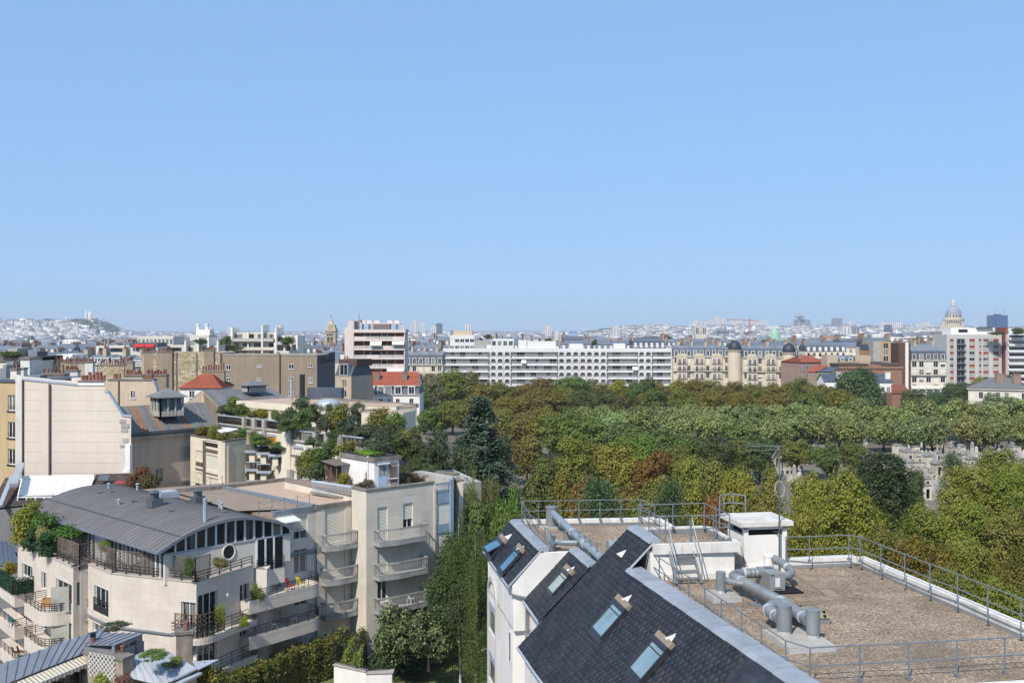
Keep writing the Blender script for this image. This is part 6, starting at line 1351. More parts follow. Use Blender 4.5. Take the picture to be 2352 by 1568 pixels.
# --- big taupe block with dark grey flank, stone left part
DK2=225.0;kb=thing('party_wall_block','long taupe party wall with few small windows and a dark grey flank','building',(-52,232,0))
f=Fac(V2(WD((507,820),DK2)),V2(WD((728,816),DK2)));zt=hz(815.5,DK2);k=MB();fl=Fac(f.B,V2(WD((769,812),DK2+18)))
MB().prism([f.A,f.B,fl.B,f.A+Vector((-3,18))],0,zt).build('wall',m_taupe,kb)
k=MB();fl.box(k,0.02,0,fl.L,zt-.05,-.05,.06);k.build('flank',mat('dark_grey_render','#54575c',.9,.06,.3),kb)
MB().slab([fl.P(.05,zt,.06),fl.P(fl.L*.6,zt-1.1,.06),fl.P(fl.L*.62,zt+.2,.06),fl.P(fl.L,zt+.5,.06),fl.P(fl.L,zt-2,.06),fl.P(.05,zt-2,.06)],(fl.n.x,fl.n.y,0),.3).build('flank_top',MATS['dark_grey_render'],kb)
for a,c in(((10,656),(48,676)),((10,778),(46,796)),((303,652),(345,692)),((305,774),(342,796)),((482,652),(518,674)),((484,776),(516,820)),((303,895),(340,940)),((484,895),(516,915))):flatwin(f,pt2(*a),pt2(*c),kb)
for a,c in(((2080,658),(2118,700)),((2080,778),(2118,802))):flatwin(f,pt1(*a),pt1(*c),kb)
cap(kb,f,0,f.L,zt,dp=1.0,m=MATS['concrete']);tt=f.px(pt2(204,700))[0];k=MB();f.box(k,tt-.25,3,tt+.25,zt+.8,0,.3);k.build('downpipe',m_taupe,kb);k=MB();f.box(k,tt+.25,3,tt+.45,zt+.5,0,.32);k.build('pipe',MATS['pipe_brown'],kb)
sw_=thing('rubble_wall_house','high rubble stone party wall crossed by rendered chimney flues','building',(-66,232,0));f=Fac(V2(WD((325,815),224)),V2(WD((507,815),224.5)));zt=hz(808,224)
MB().prism([f.P(4,0,-.4)[:2],f.P(f.L,0,-.4)[:2],f.P(f.L,0,-14)[:2],f.P(2,0,-14)[:2]],0,zt-.2).build('core',m_beige,sw_)
def fp(x):return f.px((x,800))[0]
rubble(f,fp(396),6,fp(470),zt,sw_,.75,.42);rubble(f,fp(492),6,fp(506),zt,sw_,.75,.42);rubble(f,fp(352),6,fp(362),zt-.3,sw_,.75,.42)
for u0,u1,vt,o_ in((325,355,810,.0),(362,397,809,.6),(470,492,805,.5)):
    k=MB();f.box(k,fp(u0),5,fp(u1),hz(vt,224),-.5,o_);k.build('flue',m_taupe,sw_);cap(sw_,f,fp(u0),fp(u1),hz(vt,224),out=o_+.1)
    pots_row(sw_,f,fp(u0),fp(u1),hz(vt,224)+.22,8,.7)
k=MB();k.slab([f.P(fp(308),10,.02),f.P(fp(330),zt,.02),f.P(fp(330),3,.02),f.P(fp(308),3,.02)],(f.n.x,f.n.y,0),.4);k.build('shoulder',m_rub,sw_)
for x in(405,451):k=MB();f.box(k,fp(x),5,fp(x)+.2,zt-.2,0,.2);k.build('downpipe',MATS['steel_grey'],sw_)
flatwin(f,pt1(1752,588),pt1(1774,610),sw_,bars=0);flatwin(f,pt1(1755,706),pt1(1778,736),sw_,bars=0)
# --- red hipped roof house
m_rt=mat('red_tile','#96503a',.88,.15,.6,orand=.1,fine=.1,fscale=3)
rh=thing('red_roof_house','white house under a steep red hipped tile roof with chimney pots','house',(-47,160,0));D_=158;A_,B_=WD((414,891),D_),WD((507,891),D_);f=Fac(V2(A_),V2(B_));ze=hz(891,D_);zr_=hz(860,D_)
MB().prism([f.A,f.B,f.P(f.L,0,-7)[:2],f.P(0,0,-7)[:2]],0,ze).build('wall',MATS['white_wall'],rh);flatwin(f,pt1(1742,895),pt1(1785,955),rh)
a0,a1,b0,b1=f.P(-.3,ze,.3),f.P(f.L+.3,ze,.3),f.P(-.3,ze,-7.3),f.P(f.L+.3,ze,-7.3);r0,r1=f.P(f.L*.38,zr_,-3.5),f.P(f.L*.62,zr_,-3.5)
tilerows(rh,r0,r1,a1,a0,12,m_rt);tilerows(rh,r1,r1,b1,a1,8,m_rt);tilerows(rh,r0,r0,a0,b0,8,m_rt);tilerows(rh,r1,r0,b0,b1,8,m_rt)
c=f.P(f.L*.62,0,-4.4);chimney(rh,c,(1,0,0),3.6,.8,ze,hz(853,D_),9,m_taupe,poth=.9);
# --- narrow house
nh,f,zt=blk('narrow_house','narrow beige house with a brown chimney and slate dormer storey',769,807,844,255,10,m_beige,flat=False,D1=253);zc=hz(863,255);blkcore(nh,f,10,0,zc,m_beige)
HN=[f.rect(pt2(*a),pt2(*c))for a,c in(((790,795),(828,862)),((790,892),(828,955)),((790,990),(828,1050)))];wall(f,0,zc,HN,nh,m_beige);[window(f,h,nh)for h in HN]
zrf=hz(840,255);MB().add([f.P(0,zc,0),f.P(f.L,zc,0),f.P(f.L,zrf,-1.6),f.P(0,zrf,-1.6),f.P(0,zc,-10),f.P(f.L,zc,-10),f.P(0,zrf,-8),f.P(f.L,zrf,-8)],[(0,1,2,3),(2,7,6,3),(1,5,7,2),(0,3,6,4),(4,6,7,5)]).build('mansard',MATS['slate_roof'],nh)
def dormer(root,f,t,z,w_,h,m=None,dp=1.4,out=.1,bars=1):
    k=MB()
    f.box(k,t-w_/2-.18,z,t-w_/2,z+h+.15,-dp,out);f.box(k,t+w_/2,z,t+w_/2+.18,z+h+.15,-dp,out);f.box(k,t-w_/2-.28,z+h+.1,t+w_/2+.28,z+h+.3,-dp,out+.1);f.box(k,t-w_/2-.2,z-.12,t+w_/2+.2,z,-.2,out+.05)
    o=k.build('dormer',m or MATS['zinc_light'],root);a,g=winmesh(w_,h,bars);p=inst(a,'window',o,f.M(t-w_/2,z,out-.08));q=bpy.data.objects.new('pane',g);link(q,p);return o
t_,z_=f.px(pt2(807,752));dormer(nh,f,t_,z_,2.2,2.6);c=f.P(f.L*.3,0,-3);chimney(nh,c,(1,0,0),1.6,.9,zrf-.5,hz(826,255),4,m_taupe,poth=.8)
MB().prism([f.P(-.2,0,-2)[:2],f.P(f.L+.3,0,-2)[:2],f.P(f.L+.3,0,-9)[:2],f.P(-.2,0,-9)[:2]],zrf-.1,zrf+1.6).build('roof',mat('brown_roof','#5a4039',.9,.15),nh)
# --- white house with red roof, slate mansard and six dormers
wh=thing('red_roof_house','white house with long red tile roof over a slate storey of six dormers','house',(-33,275,0));DR=270.0
f=Fac(V2(WD((810.5,905),DR)),V2(WD((964,905),DR)));zc=hz(905,DR);zm=hz(886,DR);zr_=hz(855.5,DR);blkcore(wh,f,12,0,zc,MATS['white_wall'])
HW=[f.rect(pt2(*a),pt2(*c))for a,c in(((1035,972),(1072,1000)),((1128,970),(1166,1012)),((1212,968),(1232,1006)),((1285,968),(1320,1030)),((1410,966),(1446,1028)),((1410,1068),(1446,1125)),((1285,1068),(1320,1125)),((950,972),(985,1010)))]
wall(f,0,zc,HW,wh,MATS['white_wall']);[window(f,h,wh)for h in HW]
MB().add([f.P(0,zc,.02),f.P(f.L,zc,.02),f.P(f.L-.3,zm,-.9),f.P(.3,zm,-.9),f.P(.3,zm,-11),f.P(f.L-.3,zm,-11),f.P(0,zc,-12),f.P(f.L,zc,-12)],[(0,1,2,3),(1,7,5,2),(0,3,4,6),(6,4,5,7),(3,2,5,4)]).build('mansard',MATS['slate_roof'],wh)
k=MB();f.box(k,-.2,zc-.3,f.L+.2,zc,-.1,.25);k.build('cornice',MATS['concrete'],wh);k=MB();f.box(k,-.1,zm-.12,f.L+.1,zm+.05,-1.2,-.4);k.build('gutter',MATS['zinc_light'],wh)
for x in(938,1057,1148,1214,1305,1428):t_,z_=f.px(pt2(x,922));dormer(wh,f,t_,z_,1.5,1.75,MATS['white_wall']if x!=1214 else MATS['zinc_light'],dp=1.6,out=.0)
tilerows(wh,f.P(1.6,zr_,-5.8),f.P(f.L-.8,zr_,-5.8),f.P(f.L-.1,zm+.05,-.7),f.P(.1,zm+.05,-.7),16,m_rt);tilerows(wh,f.P(f.L-.8,zr_,-5.8),f.P(1.6,zr_,-5.8),f.P(.1,zm,-11.2),f.P(f.L,zm,-11.2),6,m_rt)
tilerows(wh,f.P(1.6,zr_,-5.8),f.P(1.6,zr_,-5.8),f.P(.1,zm,-.7),f.P(.1,zm,-11.2),8,m_rt)
MB().add([f.P(1.6,zr_-.06,-5.8),f.P(f.L-.8,zr_-.06,-5.8),f.P(f.L-.3,zm,-11),f.P(f.L-.3,zm,-1)],[(1,2,3)]).build('gable',MATS['white_wall'],wh)
for x,hh in((1105,750),(1355,745)):t_,z_=f.px(pt2(x,800));c=f.P(t_,0,-3.0);chimney(wh,c,(1,0,0),1.3,1.0,zm,hz(pt2(0,722)[1],DR)-0.3,3,MATS['concrete_dark'],poth=.7)
# --- pink tower with recessed balconies
DPK=314.0;pk=thing('pink_tower','pink concrete apartment tower with brown recessed balconies and cream awnings','building',(-42,322,0))
m_pk=mat('pink_concrete','#d2c3ba',.85,.06,.3,streak=.06);m_rb=mat('red_brown_wall','#7a4c3f',.85,.08,.4);m_gp=mat('guard_panel','#b7b0a8',.3,.1,1,spec=.6)
f=Fac(V2(WD((813,800),DPK)),V2(WD((930,800),DPK+.5)));ztop=hz(pt2(0,330)[1],DPK);y2z=lambda y:hz(pt2(0,y)[1],DPK)
MB().prism([f.P(-1.9,0,.3)[:2],f.P(-.02,0,.3)[:2],f.P(-.02,0,-14)[:2],f.P(-1.9,0,-14)[:2]],0,y2z(255)).build('side_fin',m_pk,pk)
k=MB();f.box(k,-3.0,0,-1.9,y2z(310),-12,-1);k.build('side_fin',m_pk,pk)
MB().prism([f.P(.04,0,-2.0)[:2],f.P(f.L-.05,0,-2.0)[:2],f.P(f.L-.05,0,-13.9)[:2],f.P(.04,0,-13.9)[:2]],0,ztop-.05).build('back_wall',m_rb,pk)
k=MB();f.box(k,f.L-.3,0,f.L,ztop,-14,0);k.build('end_fin',m_pk,pk)
k=MB();f.box(k,-.02,y2z(360),f.L+.2,ztop,-14.2,.3);k.build('roof_slab',m_pk,pk)
for j in range(8):
    y=437+84.3*j;k=MB();f.box(k,0,y2z(y),f.L,y2z(y-17),-2.1,.2);k.build('floor_slab',m_pk,pk)
    nseg=4
    for i in range(nseg):
        t0_,t1_=f.L*i/nseg+.05,f.L*(i+1)/nseg-.05;k=MB();f.box(k,t0_,y2z(y-17),t1_,y2z(y-42),.05,.12);k.build('guard_panel',m_gp if(i+j)%3 else m_pk,pk)
    for t_ in(.185,.31,.53,.64,.8):k=MB();f.box(k,f.L*t_-.12,y2z(y),f.L*t_+.12,y2z(y-84+0),-2.05,-1.9);k.build('mullion',m_pk,pk)
    for t_,w_ in((.25,1.5),(.42,2.6),(.58,1.6),(.9,2.4)):
        if random.random()<.8:k=MB();f.box(k,f.L*t_-w_/2,y2z(y-15),f.L*t_+w_/2,y2z(y-62),-2.05,-1.94);k.build('pane',MATS['glass']if random.random()<.7 else MATS['glass_blue'],pk)
for x0,x1,ya,yb in((1050,1155,437,478),(1252,1362,437,470),(1205,1362,686,715)):
    t0_,_=f.px(pt2(x0,ya));t1_,_=f.px(pt2(x1,ya));a=thing('balcony_awning','cream awning pulled out over a pink tower balcony' if ya<500 else 'white awning on the lowest visible pink tower balcony','awning',f.P((t0_+t1_)/2,y2z(yb),.5),'cream awnings of the pink tower' if ya<500 else None)
    MB().slab([f.P(t0_,y2z(ya),.0),f.P(t1_,y2z(ya),.0),f.P(t1_,y2z(yb),1.3),f.P(t0_,y2z(yb),1.3)],(0,-1,1),.06).build('fabric',mat('awning_pale','#e6dcc6',.8,.03)if ya<500 else MATS['white_sheet'],a)
k=MB();f.box(k,f.L*.35,ztop,f.L*.68,y2z(280),-9,-4);k.build('plant_room',m_pk,pk);k=MB();f.box(k,f.L*.1,y2z(280),f.L*.9,y2z(272),-9.5,-2);k.build('pergola',m_pk,pk)
for t_ in(.12,.25,.4,.66,.8):k=MB();f.box(k,f.L*t_,ztop,f.L*t_+.5,y2z(280),-6,-5);f.box(k,f.L*t_-.5,y2z(272),f.L*t_+1.0,y2z(246),-7,-5.5);k.build('chimney',m_pk,pk)
MB().tube([f.P(1.0,y2z(330),-5),f.P(1.0,y2z(180),-5)],.08,5).build('mast',MATS['steel_grey'],pk)
k=MB();f.box(k,-1.6,y2z(255),1.6,y2z(240),-8,-2);k.build('plant_room',MATS['concrete'],pk)
# --- slate-roofed block right of the tower
def haus(label,u0,u1,v_corn,v_eave,v_roof,D,depth,m,rows,cols,w_,h,pitch,dorm=0,chims=0,D1=None,roofm=None,balc=False,kinds=.25,name='apartment_block',group=None,dm=None,z1off=None,chimm=None):
    """stone block: windowed wall to the cornice, mansard storey with dormers, low zinc roof, chimneys"""
    root,f,_=blk(name,label,u0,u1,v_corn,D,depth,m,flat=False,D1=D1,group=group);zc,ze,zr_=hz(v_corn,D),hz(v_eave,D),hz(v_roof,D);roofm=roofm or MATS['slate_roof']
    blkcore(root,f,depth,0,zc-.05,m);ts=[f.L*(i+.5)/cols for i in range(cols)];zs_=[zc-(z1off or .7)-h-pitch*j for j in range(rows)]
    grid(f,0,zc,ts,zs_,w_,h,root,m,kinds)
    MB().add([f.P(0,zc,0),f.P(f.L,zc,0),f.P(f.L,ze,-1.3),f.P(0,ze,-1.3),f.P(0,zc,-depth),f.P(f.L,zc,-depth),f.P(0,ze,-depth+1.3),f.P(f.L,ze,-depth+1.3)],[(0,1,2,3),(1,5,7,2),(0,3,6,4),(4,6,7,5)]).build('mansard',roofm,root)
    n=max(3,int(f.L/2.5));seamroof(root,f.P(0,zr_,-depth/2),f.P(f.L,zr_,-depth/2),f.P(f.L,ze,-1.2),f.P(0,ze,-1.2),n,MATS['zinc'],.1);MB().face([f.P(0,zr_,-depth/2),f.P(f.L,zr_,-depth/2),f.P(f.L,ze,-depth+1.2),f.P(0,ze,-depth+1.2)]).build('roof_back',MATS['zinc'],root)
    k=MB();k.face([f.P(0,ze,-1.2),f.P(0,zr_,-depth/2),f.P(0,ze,-depth+1.2)]);k.face([f.P(f.L,ze,-1.2),f.P(f.L,zr_,-depth/2),f.P(f.L,ze,-depth+1.2)]);k.build('roof_gable',m,root)
    k=MB();f.box(k,-.15,zc-.35,f.L+.15,zc,-.1,.4);k.build('cornice',m,root)
    if balc:
        for j in balc:z=zs_[j]-.1;k=MB();f.box(k,0,z-.18,f.L,z,-.05,.8);k.build('balcony',m,root);k=MB();f.box(k,0,z+.9,f.L,z+.96,.72,.78);[f.box(k,t_,z,t_+.05,z+.93,.73,.77)for t_ in np.arange(.1,f.L,.45)];k.build('balcony_rail',MATS['black_metal'],root)
    for i in range(dorm):dormer(root,f,f.L*(i+.5)/dorm,zc+.35,min(1.3,f.L/dorm*.5),min(1.9,ze-zc-.6),dm or MATS['white_frame'],dp=1.3,out=-.1)
    for i in range(chims):
        c=f.P(f.L*(i+.5)/chims,0,-depth*.45);chimney(root,c,(f.n.x,f.n.y,0),3.0,.9,ze,zr_+1.6,5,chimm or MATS['beige'],poth=.8)
    return root,f,zc,ze,zr_
m_hs=mat('haussmann','#cbbda6',.85,.07,.3,streak=.08,fine=.04)
haus('slate and stone block between the pink tower and the white slab',930,1017,837,815,805,400,12,m_hs,4,6,1.4,2.0,2.9,dorm=6,chims=3)
# --- long white slab with hexagonal loggias
DWB=420.0;wb=thing('white_slab_block','long white apartment slab with rows of balconies and hexagonal concrete loggias','building',(19,428,0));m_wb=mat('white_concrete','#d6d4d0',.85,.04,.2,streak=.05)
f=Fac(V2(WD((1017,805),DWB)),V2(WD((1543,805),DWB)));yz=lambda y:hz(pt3(0,y)[1],DWB);zt=yz(505)
MB().prism([f.P(.06,0,-2.2)[:2],f.P(f.L-.06,0,-2.2)[:2],f.P(f.L-.06,0,-13.9)[:2],f.P(.06,0,-13.9)[:2]],0,zt-.4).build('back_wall',m_wb,wb)
k=MB();f.box(k,0,yz(538),f.L,zt,-2.6,.3);k.build('roof_band',m_wb,wb)
for t_ in(0,f.L-.35):k=MB();f.box(k,t_,0,t_+.35,zt,-14,.2);k.build('end_wall',m_wb,wb)
U=lambda x:f.px((x,800))[0]
P3=lambda x:pt3(x,0)[0];P2=lambda x:pt2(x,0)[0]
longs=[(P2(1745),P2(2130)),(P3(0),P3(412)),(P3(885),P3(1150)),(P3(1295),P3(1457))];longs[0]=(1024,P2(2130));hexes=[P2(2180),P2(2243),P2(2308)]+[P3(x)for x in(455,520,585,650,711,775,838)]+[P3(1190),P3(1252)]
hexw=62*.25/F*DWB
for j in range(6):
    yb=600+62.6*j
    k=MB();f.box(k,.3,yz(yb),f.L-.3,yz(yb-9),-2.3,.35);k.build('floor_slab',m_wb,wb)
    for(ua,ub)in longs:
        k=MB();f.box(k,U(ua),yz(yb-9),U(ub),yz(yb-20),.15,.28);k.build('balcony_front',m_wb,wb);k=MB();f.box(k,U(ua),yz(yb-34),U(ub),yz(yb-32),.18,.25);[f.box(k,t_,yz(yb-20),t_+.06,yz(yb-33),.2,.24)for t_ in np.arange(U(ua),U(ub),1.1)];k.build('balcony_rail',MATS['white_frame'],wb)
        t_=U(ua)+2
        while t_<U(ub)-2:
            w_=random.choice((1.2,2.8,3.2,3.2,2.2));wd_=yz(yb-58)-yz(yb-14)if w_>1.5 else 1.3
            k=MB();f.box(k,t_,yz(yb-58)-wd_,t_+w_,yz(yb-58),-2.25,-2.12);o=k.build('window',MATS['glass'],wb);k=MB();[f.box(k,t_+w_*q-.07,yz(yb-58)-wd_,t_+w_*q+.07,yz(yb-58),-2.15,-2.06)for q in((.0,.5,1)if w_<3 else(0,.33,.66,1))];st_(k.build('frame',MATS['white_frame'],o));t_+=w_+random.choice((2.5,4.5,5.5))
    for u in hexes:
        t_=U(u);za,zb2=yz(yb-53.6),yz(yb-9)
        for s in(-1,1):
            x0=t_+s*hexw/2;x1=t_+s*hexw*.4;k=MB();k.slab([f.P(x0,za+.9,.45),f.P(t_+s*hexw*.27,za+.9,.45),f.P(t_+s*hexw*.27,za+.3,.45),f.P(x1,za-.75,.45),f.P(x1,zb2+.2,.45),f.P(x0,zb2+.2,.45)],(f.n.x,f.n.y,0),1.2);k.build('hex_fin',m_wb,wb)
        k=MB();f.box(k,t_-hexw*.36,zb2,t_+hexw*.36,yz(yb-22),.1,.3);k.build('balcony_front',m_wb,wb);k=MB();f.box(k,t_-hexw*.36,yz(yb-35),t_+hexw*.36,yz(yb-33),.2,.26);[f.box(k,t_+q*hexw*.3,yz(yb-22),t_+q*hexw*.3+.06,yz(yb-34),.2,.25)for q in(-1,-.33,.33,1)];k.build('balcony_rail',MATS['white_frame'],wb)
        w_=random.choice((1.5,1.1,.9));k=MB();f.box(k,t_-w_/2,zb2,t_+w_/2,za-.5,-2.25,-2.12);o=k.build('window',MATS['glass'],wb);k=MB();[f.box(k,t_+q*w_/2-.06,zb2,t_+q*w_/2+.06,za-.3,-2.15,-2.06)for q in(-1,0,1)];st_(k.build('frame',MATS['white_frame'],o))
for u0,u1,y0,dp in((P2(2120),P2(2160),475,6),(P3(60),P3(140),430,8),(P3(135),P3(405),440,8),(P3(535),P3(655),465,6),(P3(950),P3(1050),462,6)):k=MB();f.box(k,U(u0),zt-.3,U(u1),yz(y0),-10,-10+dp);k.build('plant_room',m_wb,wb)
k=MB();f.box(k,0,zt+.95,f.L,zt+1.05,-.3,-.22);[f.box(k,t_,zt-.3,t_+.07,zt+1.0,-.3,-.24)for t_ in np.arange(.2,f.L,2)];k.build('roof_rail',MATS['white_frame'],wb)
for x0,x1,j in((85,130,1),(1105,1155,2)):
    z=yz(600+62.6*j-50);a=thing('balcony_awning','small white awning over a balcony of the white slab, second row' if j==1 else 'small white awning over a balcony of the white slab, third row','awning',f.P(U(P3(x0)),z,.3));MB().slab([f.P(U(P3(x0)),z,.1),f.P(U(P3(x1)),z,.1),f.P(U(P3(x1)),z-1.1,1.4),f.P(U(P3(x0)),z-1.1,1.4)],(0,-1,1),.06).build('fabric',MATS['white_sheet'],a)
# white blocks on and behind it
o,f,zt=blk('white_flats','white set-back flats rising behind the left end of the white slab',1033,1090,770,470,14,m_wb,flat=False);blkcore(o,f,14,0,zt,m_wb);grid(f,8,zt,[f.L*(i+.5)/5 for i in range(5)],[zt-3.2,zt-6.2,zt-9.2],1.9,1.5,o,m_wb,.1,bars=1)
k=MB();f.box(k,1.5,zt,f.L*.9,zt+2.2,-10,-2);k.build('penthouse',MATS['beige_light'],o)
o,f,zt=blk('grey_flats','plain grey concrete flats behind the white slab roof',1091,1128,783,455,12,MATS['concrete']);o,f,zt=blk('grey_flats','pale grey flats with tall windows behind the white slab',1128,1180,778,450,10,m_wb,flat=False);blkcore(o,f,10,0,zt,m_wb);grid(f,8,zt,[f.L*(i+.5)/4 for i in range(4)],[zt-3],1.7,2.0,o,m_wb)
# --- stone block with two dark domes
root,f,zc,ze,zr_=haus('long stone block with rounded corners, carved bays and two dark corner domes',1546,1706,818.5,800,793,417,14,m_hs,5,11,1.35,2.0,3.05,dorm=11,chims=5,balc=(1,),kinds=.35)
root2,f2,zc2,_,_=haus('stone block wing with red window guards ending at the second dome',1706,1834,820,801,793,414,14,m_hs,5,8,1.4,2.0,3.05,dorm=8,chims=3,balc=(1,),kinds=.35)
def dome(root,u,vb,vt,D,r,drum=2.0):
    c=WD((u,vb),D);zb,zt=c.z,hz(vt,D);H=zt-zb;k=MB();k.lathe((c.x,c.y+r*.75,zb),[(r,0),(r*1.0,H*.3),(r*.9,H*.55),(r*.68,H*.78),(r*.35,H*.94),(.05,H)],14);k.build('dome',mat('dome_slate','#34383f',.5,.15,1),root,True)
    k=MB();k.lathe((c.x,c.y+r*.75,0),[(r*1.05,0),(r*1.1,zb-.3),(r*1.25,zb-.3),(r*1.25,zb)],14);k.build('turret',m_hs,root,True)
dome(root,1690,804,781,415,2.7);dome(root2,1815,810,787,411,2.6);dome(root,1676,798,789,419,1.2)
for rt,ff,zz,n in((root,f,zc,4),(root2,f2,zc2,3)):
    for i in range(n):
        t_=ff.L*(i+.5)/n;k=MB();ff.box(k,t_-2.2,0,t_+2.2,zz-.2,0,.5);pts=[ff.P(t_-2.4,zz,.55),ff.P(t_+2.4,zz,.55),ff.P(t_+1.2,zz+1.3,.55),ff.P(t_-1.2,zz+1.3,.55)];k.slab(pts,(ff.n.x,ff.n.y,0),.6);o=k.build('bay',m_hs,rt)
        for j in range(4):
            z=zz-2.9-3.05*j
            for s in(-1,1):g=MB();ff.box(g,t_+s*.95-.55,z,t_+s*.95+.55,z+2.0,.5,.52);w_=g.build('window',MATS['glass'],o);g=MB();[ff.box(g,t_+s*.95+q*.55-.06,z,t_+s*.95+q*.55+.06,z+2.0,.5,.57)for q in(-1,0,1)];st_(g.build('frame',MATS['white_frame'],w_))
            g=MB();ff.box(g,t_-2.0,z-.1,t_+2.0,z,.5,.9);ff.box(g,t_-2.0,z+.8,t_+2.0,z+.86,.82,.88);g.build('balcony',mat('guard_red','#7b5a50',.7,.1),o)
# --- right side
o,f,zt=blk('red_roof_house','brick house with red hipped tile roof left of the brown hall',1838,1899,832,400,12,mat('brick_pink','#907a6c',.9,.1,.5),D1=405,cat='house');r0,r1=f.P(f.L*.4,hz(817,400),-6),f.P(f.L*.65,hz(817,400),-6);z_=zt
tilerows(o,r0,r1,f.P(f.L+.4,z_,.4),f.P(-.4,z_,.4),8,m_rt);tilerows(o,r1,r1,f.P(f.L+.4,z_,-12.4),f.P(f.L+.4,z_,.4),6,m_rt);tilerows(o,r0,r0,f.P(-.4,z_,.4),f.P(-.4,z_,-12.4),6,m_rt)
for i in range(6):
    for j in range(3):putwin(f,f.L*(i+.5)/6,zt-2.9-3.2*j,1.0,1.7,o,out=.03)
for t_ in(.25,.7):chimney(o,f.P(f.L*t_,0,-4),(1,0,0),1.6,1,zt,hz(816,400),3,MATS['brick_pink'])
o,f,zt=blk('low_house','low house with a red tile slope and a grey lean-to beside the big round tree',1855,1905,853,370,10,MATS['taupe'],cat='house',D1=362);tilerows(o,f.P(0,hz(838,370),-5),f.P(f.L*.55,hz(838,370),-5),f.P(f.L*.5,zt,.3),f.P(-.3,zt,.3),6,m_rt);MB().slab([f.P(f.L*.4,hz(842,370),-6),f.P(f.L,hz(842,370),-6),f.P(f.L+.3,zt+.3,.3),f.P(f.L*.4,zt+.3,.3)],(0,-1,1),.2).build('lean_to',MATS['slate_roof'],o)
m_brk=mat('brown_brick','#8d6b57',.9,.08,.4,fine=.06,fscale=3)
o,f,zt=blk('brick_hall','large windowless brown brick hall with a projecting cornice band',1927,2072,838,385,25,m_brk,cat='hall');k=MB();f.box(k,-.3,zt-1.4,f.L+.3,zt-.4,-.1,.4);k.build('band',m_brk,o);k=MB();f.box(k,-.5,zt,f.L*.45,zt+.5,-24,.6);k.build('roof_edge',MATS['pipe_brown'],o);k=MB();f.box(k,f.L*.68,zt,f.L+.4,zt+.6,-24,.7);k.build('roof_edge',MATS['pipe_brown'],o)
k=MB();[f.box(k,t_,zt,t_+.06,zt+1.3,.1,.15)for t_ in np.arange(f.L*.28,f.L*.7,.5)];f.box(k,f.L*.28,zt+1.25,f.L*.7,zt+1.33,.1,.16);k.build('roof_rail',MATS['steel_grey'],o)
m_yb=mat('tan_brick','#b3936d',.9,.08,.4,fine=.05)
o,f,zt=blk('brick_house','tall narrow tan brick house with three stacked windows',2024,2046,784,425,14,m_yb,cat='house',flat=False);blkcore(o,f,14,0,zt,m_yb);grid(f,0,zt,[f.L*.5],[hz(v,425)for v in(800,815,830)],2.0,2.2,o,m_yb);k=MB();f.box(k,-3.2,0,-.02,zt,-14,-.3);k.build('flank',MATS['concrete'],o)
haus('orange brick house front with a slate top beside the tan tower',1996,2016,805,791,785,430,12,mat('orange_brick','#b98a55',.9,.08),4,1,2.0,2.4,3.7,dorm=1,kinds=0)
o,f,zt=blk('narrow_block','plain beige party wall above the brown brick hall, left one',1900,1925,815,395,8,m_beige,cat='wall');o,f,zt=blk('narrow_block','plain beige party wall above the brown brick hall, beside the orange house',1965,2000,817,398,8,m_beige,cat='wall')
haus('small house with yellow shutters and a slate mansard between beige walls',1925,1964,830,822,816,397,9,mat('yellow_wall','#c9a74e',.8,.1),3,3,1.4,1.6,2.9,dorm=2,kinds=.2)
o,f,zt=blk('narrow_block','high dark brown brick party wall with a white flue strip',2064,2091,788,428,16,mat('dark_brick','#5d4437',.9,.15,.5),cat='wall');k=MB();f.box(k,f.L*.55,0,f.L*.8,zt+.3,0,.5);k.build('flue',MATS['white_wall'],o);cap(o,f,0,f.L,zt,dp=3);pots_row(o,f,0,f.L,zt+.22,7,.8)
m_h2=mat('pale_stone','#d2c8b8',.85,.06,.3,streak=.06)
haus('pale stone block with slate mansard, iron balconies and shop awnings',2092,2174,826.5,806,790,430,14,m_h2,5,5,1.9,2.3,3.2,dorm=5,chims=2,balc=(1,),kinds=.3,dm=m_h2)
fz_=Fac(V2(WD((2092,826.5),430)),V2(WD((2174,826.5),430)))
for i in range(5):
    t_=fz_.L*(i+.5)/5;z=hz(886,430);a=thing('shop_awning','cream shop awning at the foot of the pale stone block','awning',fz_.P(t_,z-1,.5),'cream shop awnings');MB().slab([fz_.P(t_-1.3,z,.05),fz_.P(t_+1.3,z,.05),fz_.P(t_+1.3,z-1.1,1.6),fz_.P(t_-1.3,z-1.1,1.6)],(0,-1,1),.06).build('fabric',MATS['awning_pale'],a)
# tower block with red blinds
m_tb=mat('grey_concrete','#b9b6b0',.85,.05,.3,streak=.06);tb_=thing('tower_block','grey concrete tower block with red brown blinds and a column of balconies','building',(200,460,0));DT=454.0;f=Fac(V2(WD((2175,768),DT)),V2(WD((2301,770),DT)));zt=hz(768,DT);blkcore(tb_,f,16,0,zt-.1,m_tb)
m_bl=mat('red_blind','#8d4a36',.8,.08,orand=.1);yz4=lambda y:hz(pt4(0,y)[1],DT)
cols_=[(1672,1706,0),(1735,1810,1),(1850,1900,0),(1938,1962,0),(1978,2028,0),(2070,2120,0)];holes=[];info=[]
for j in range(9):
    y=417+58.3*j
    for x0,x1,bal in cols_:
        t0_,t1_=f.px(pt4(x0,y))[0],f.px(pt4(x1,y))[0];h=(t0_,yz4(y+27)-(1.0 if bal else 0),t1_,yz4(y));holes.append(h);info.append((h,bal,j))
wall(f,0,zt,holes,tb_,m_tb,reveal=.3)
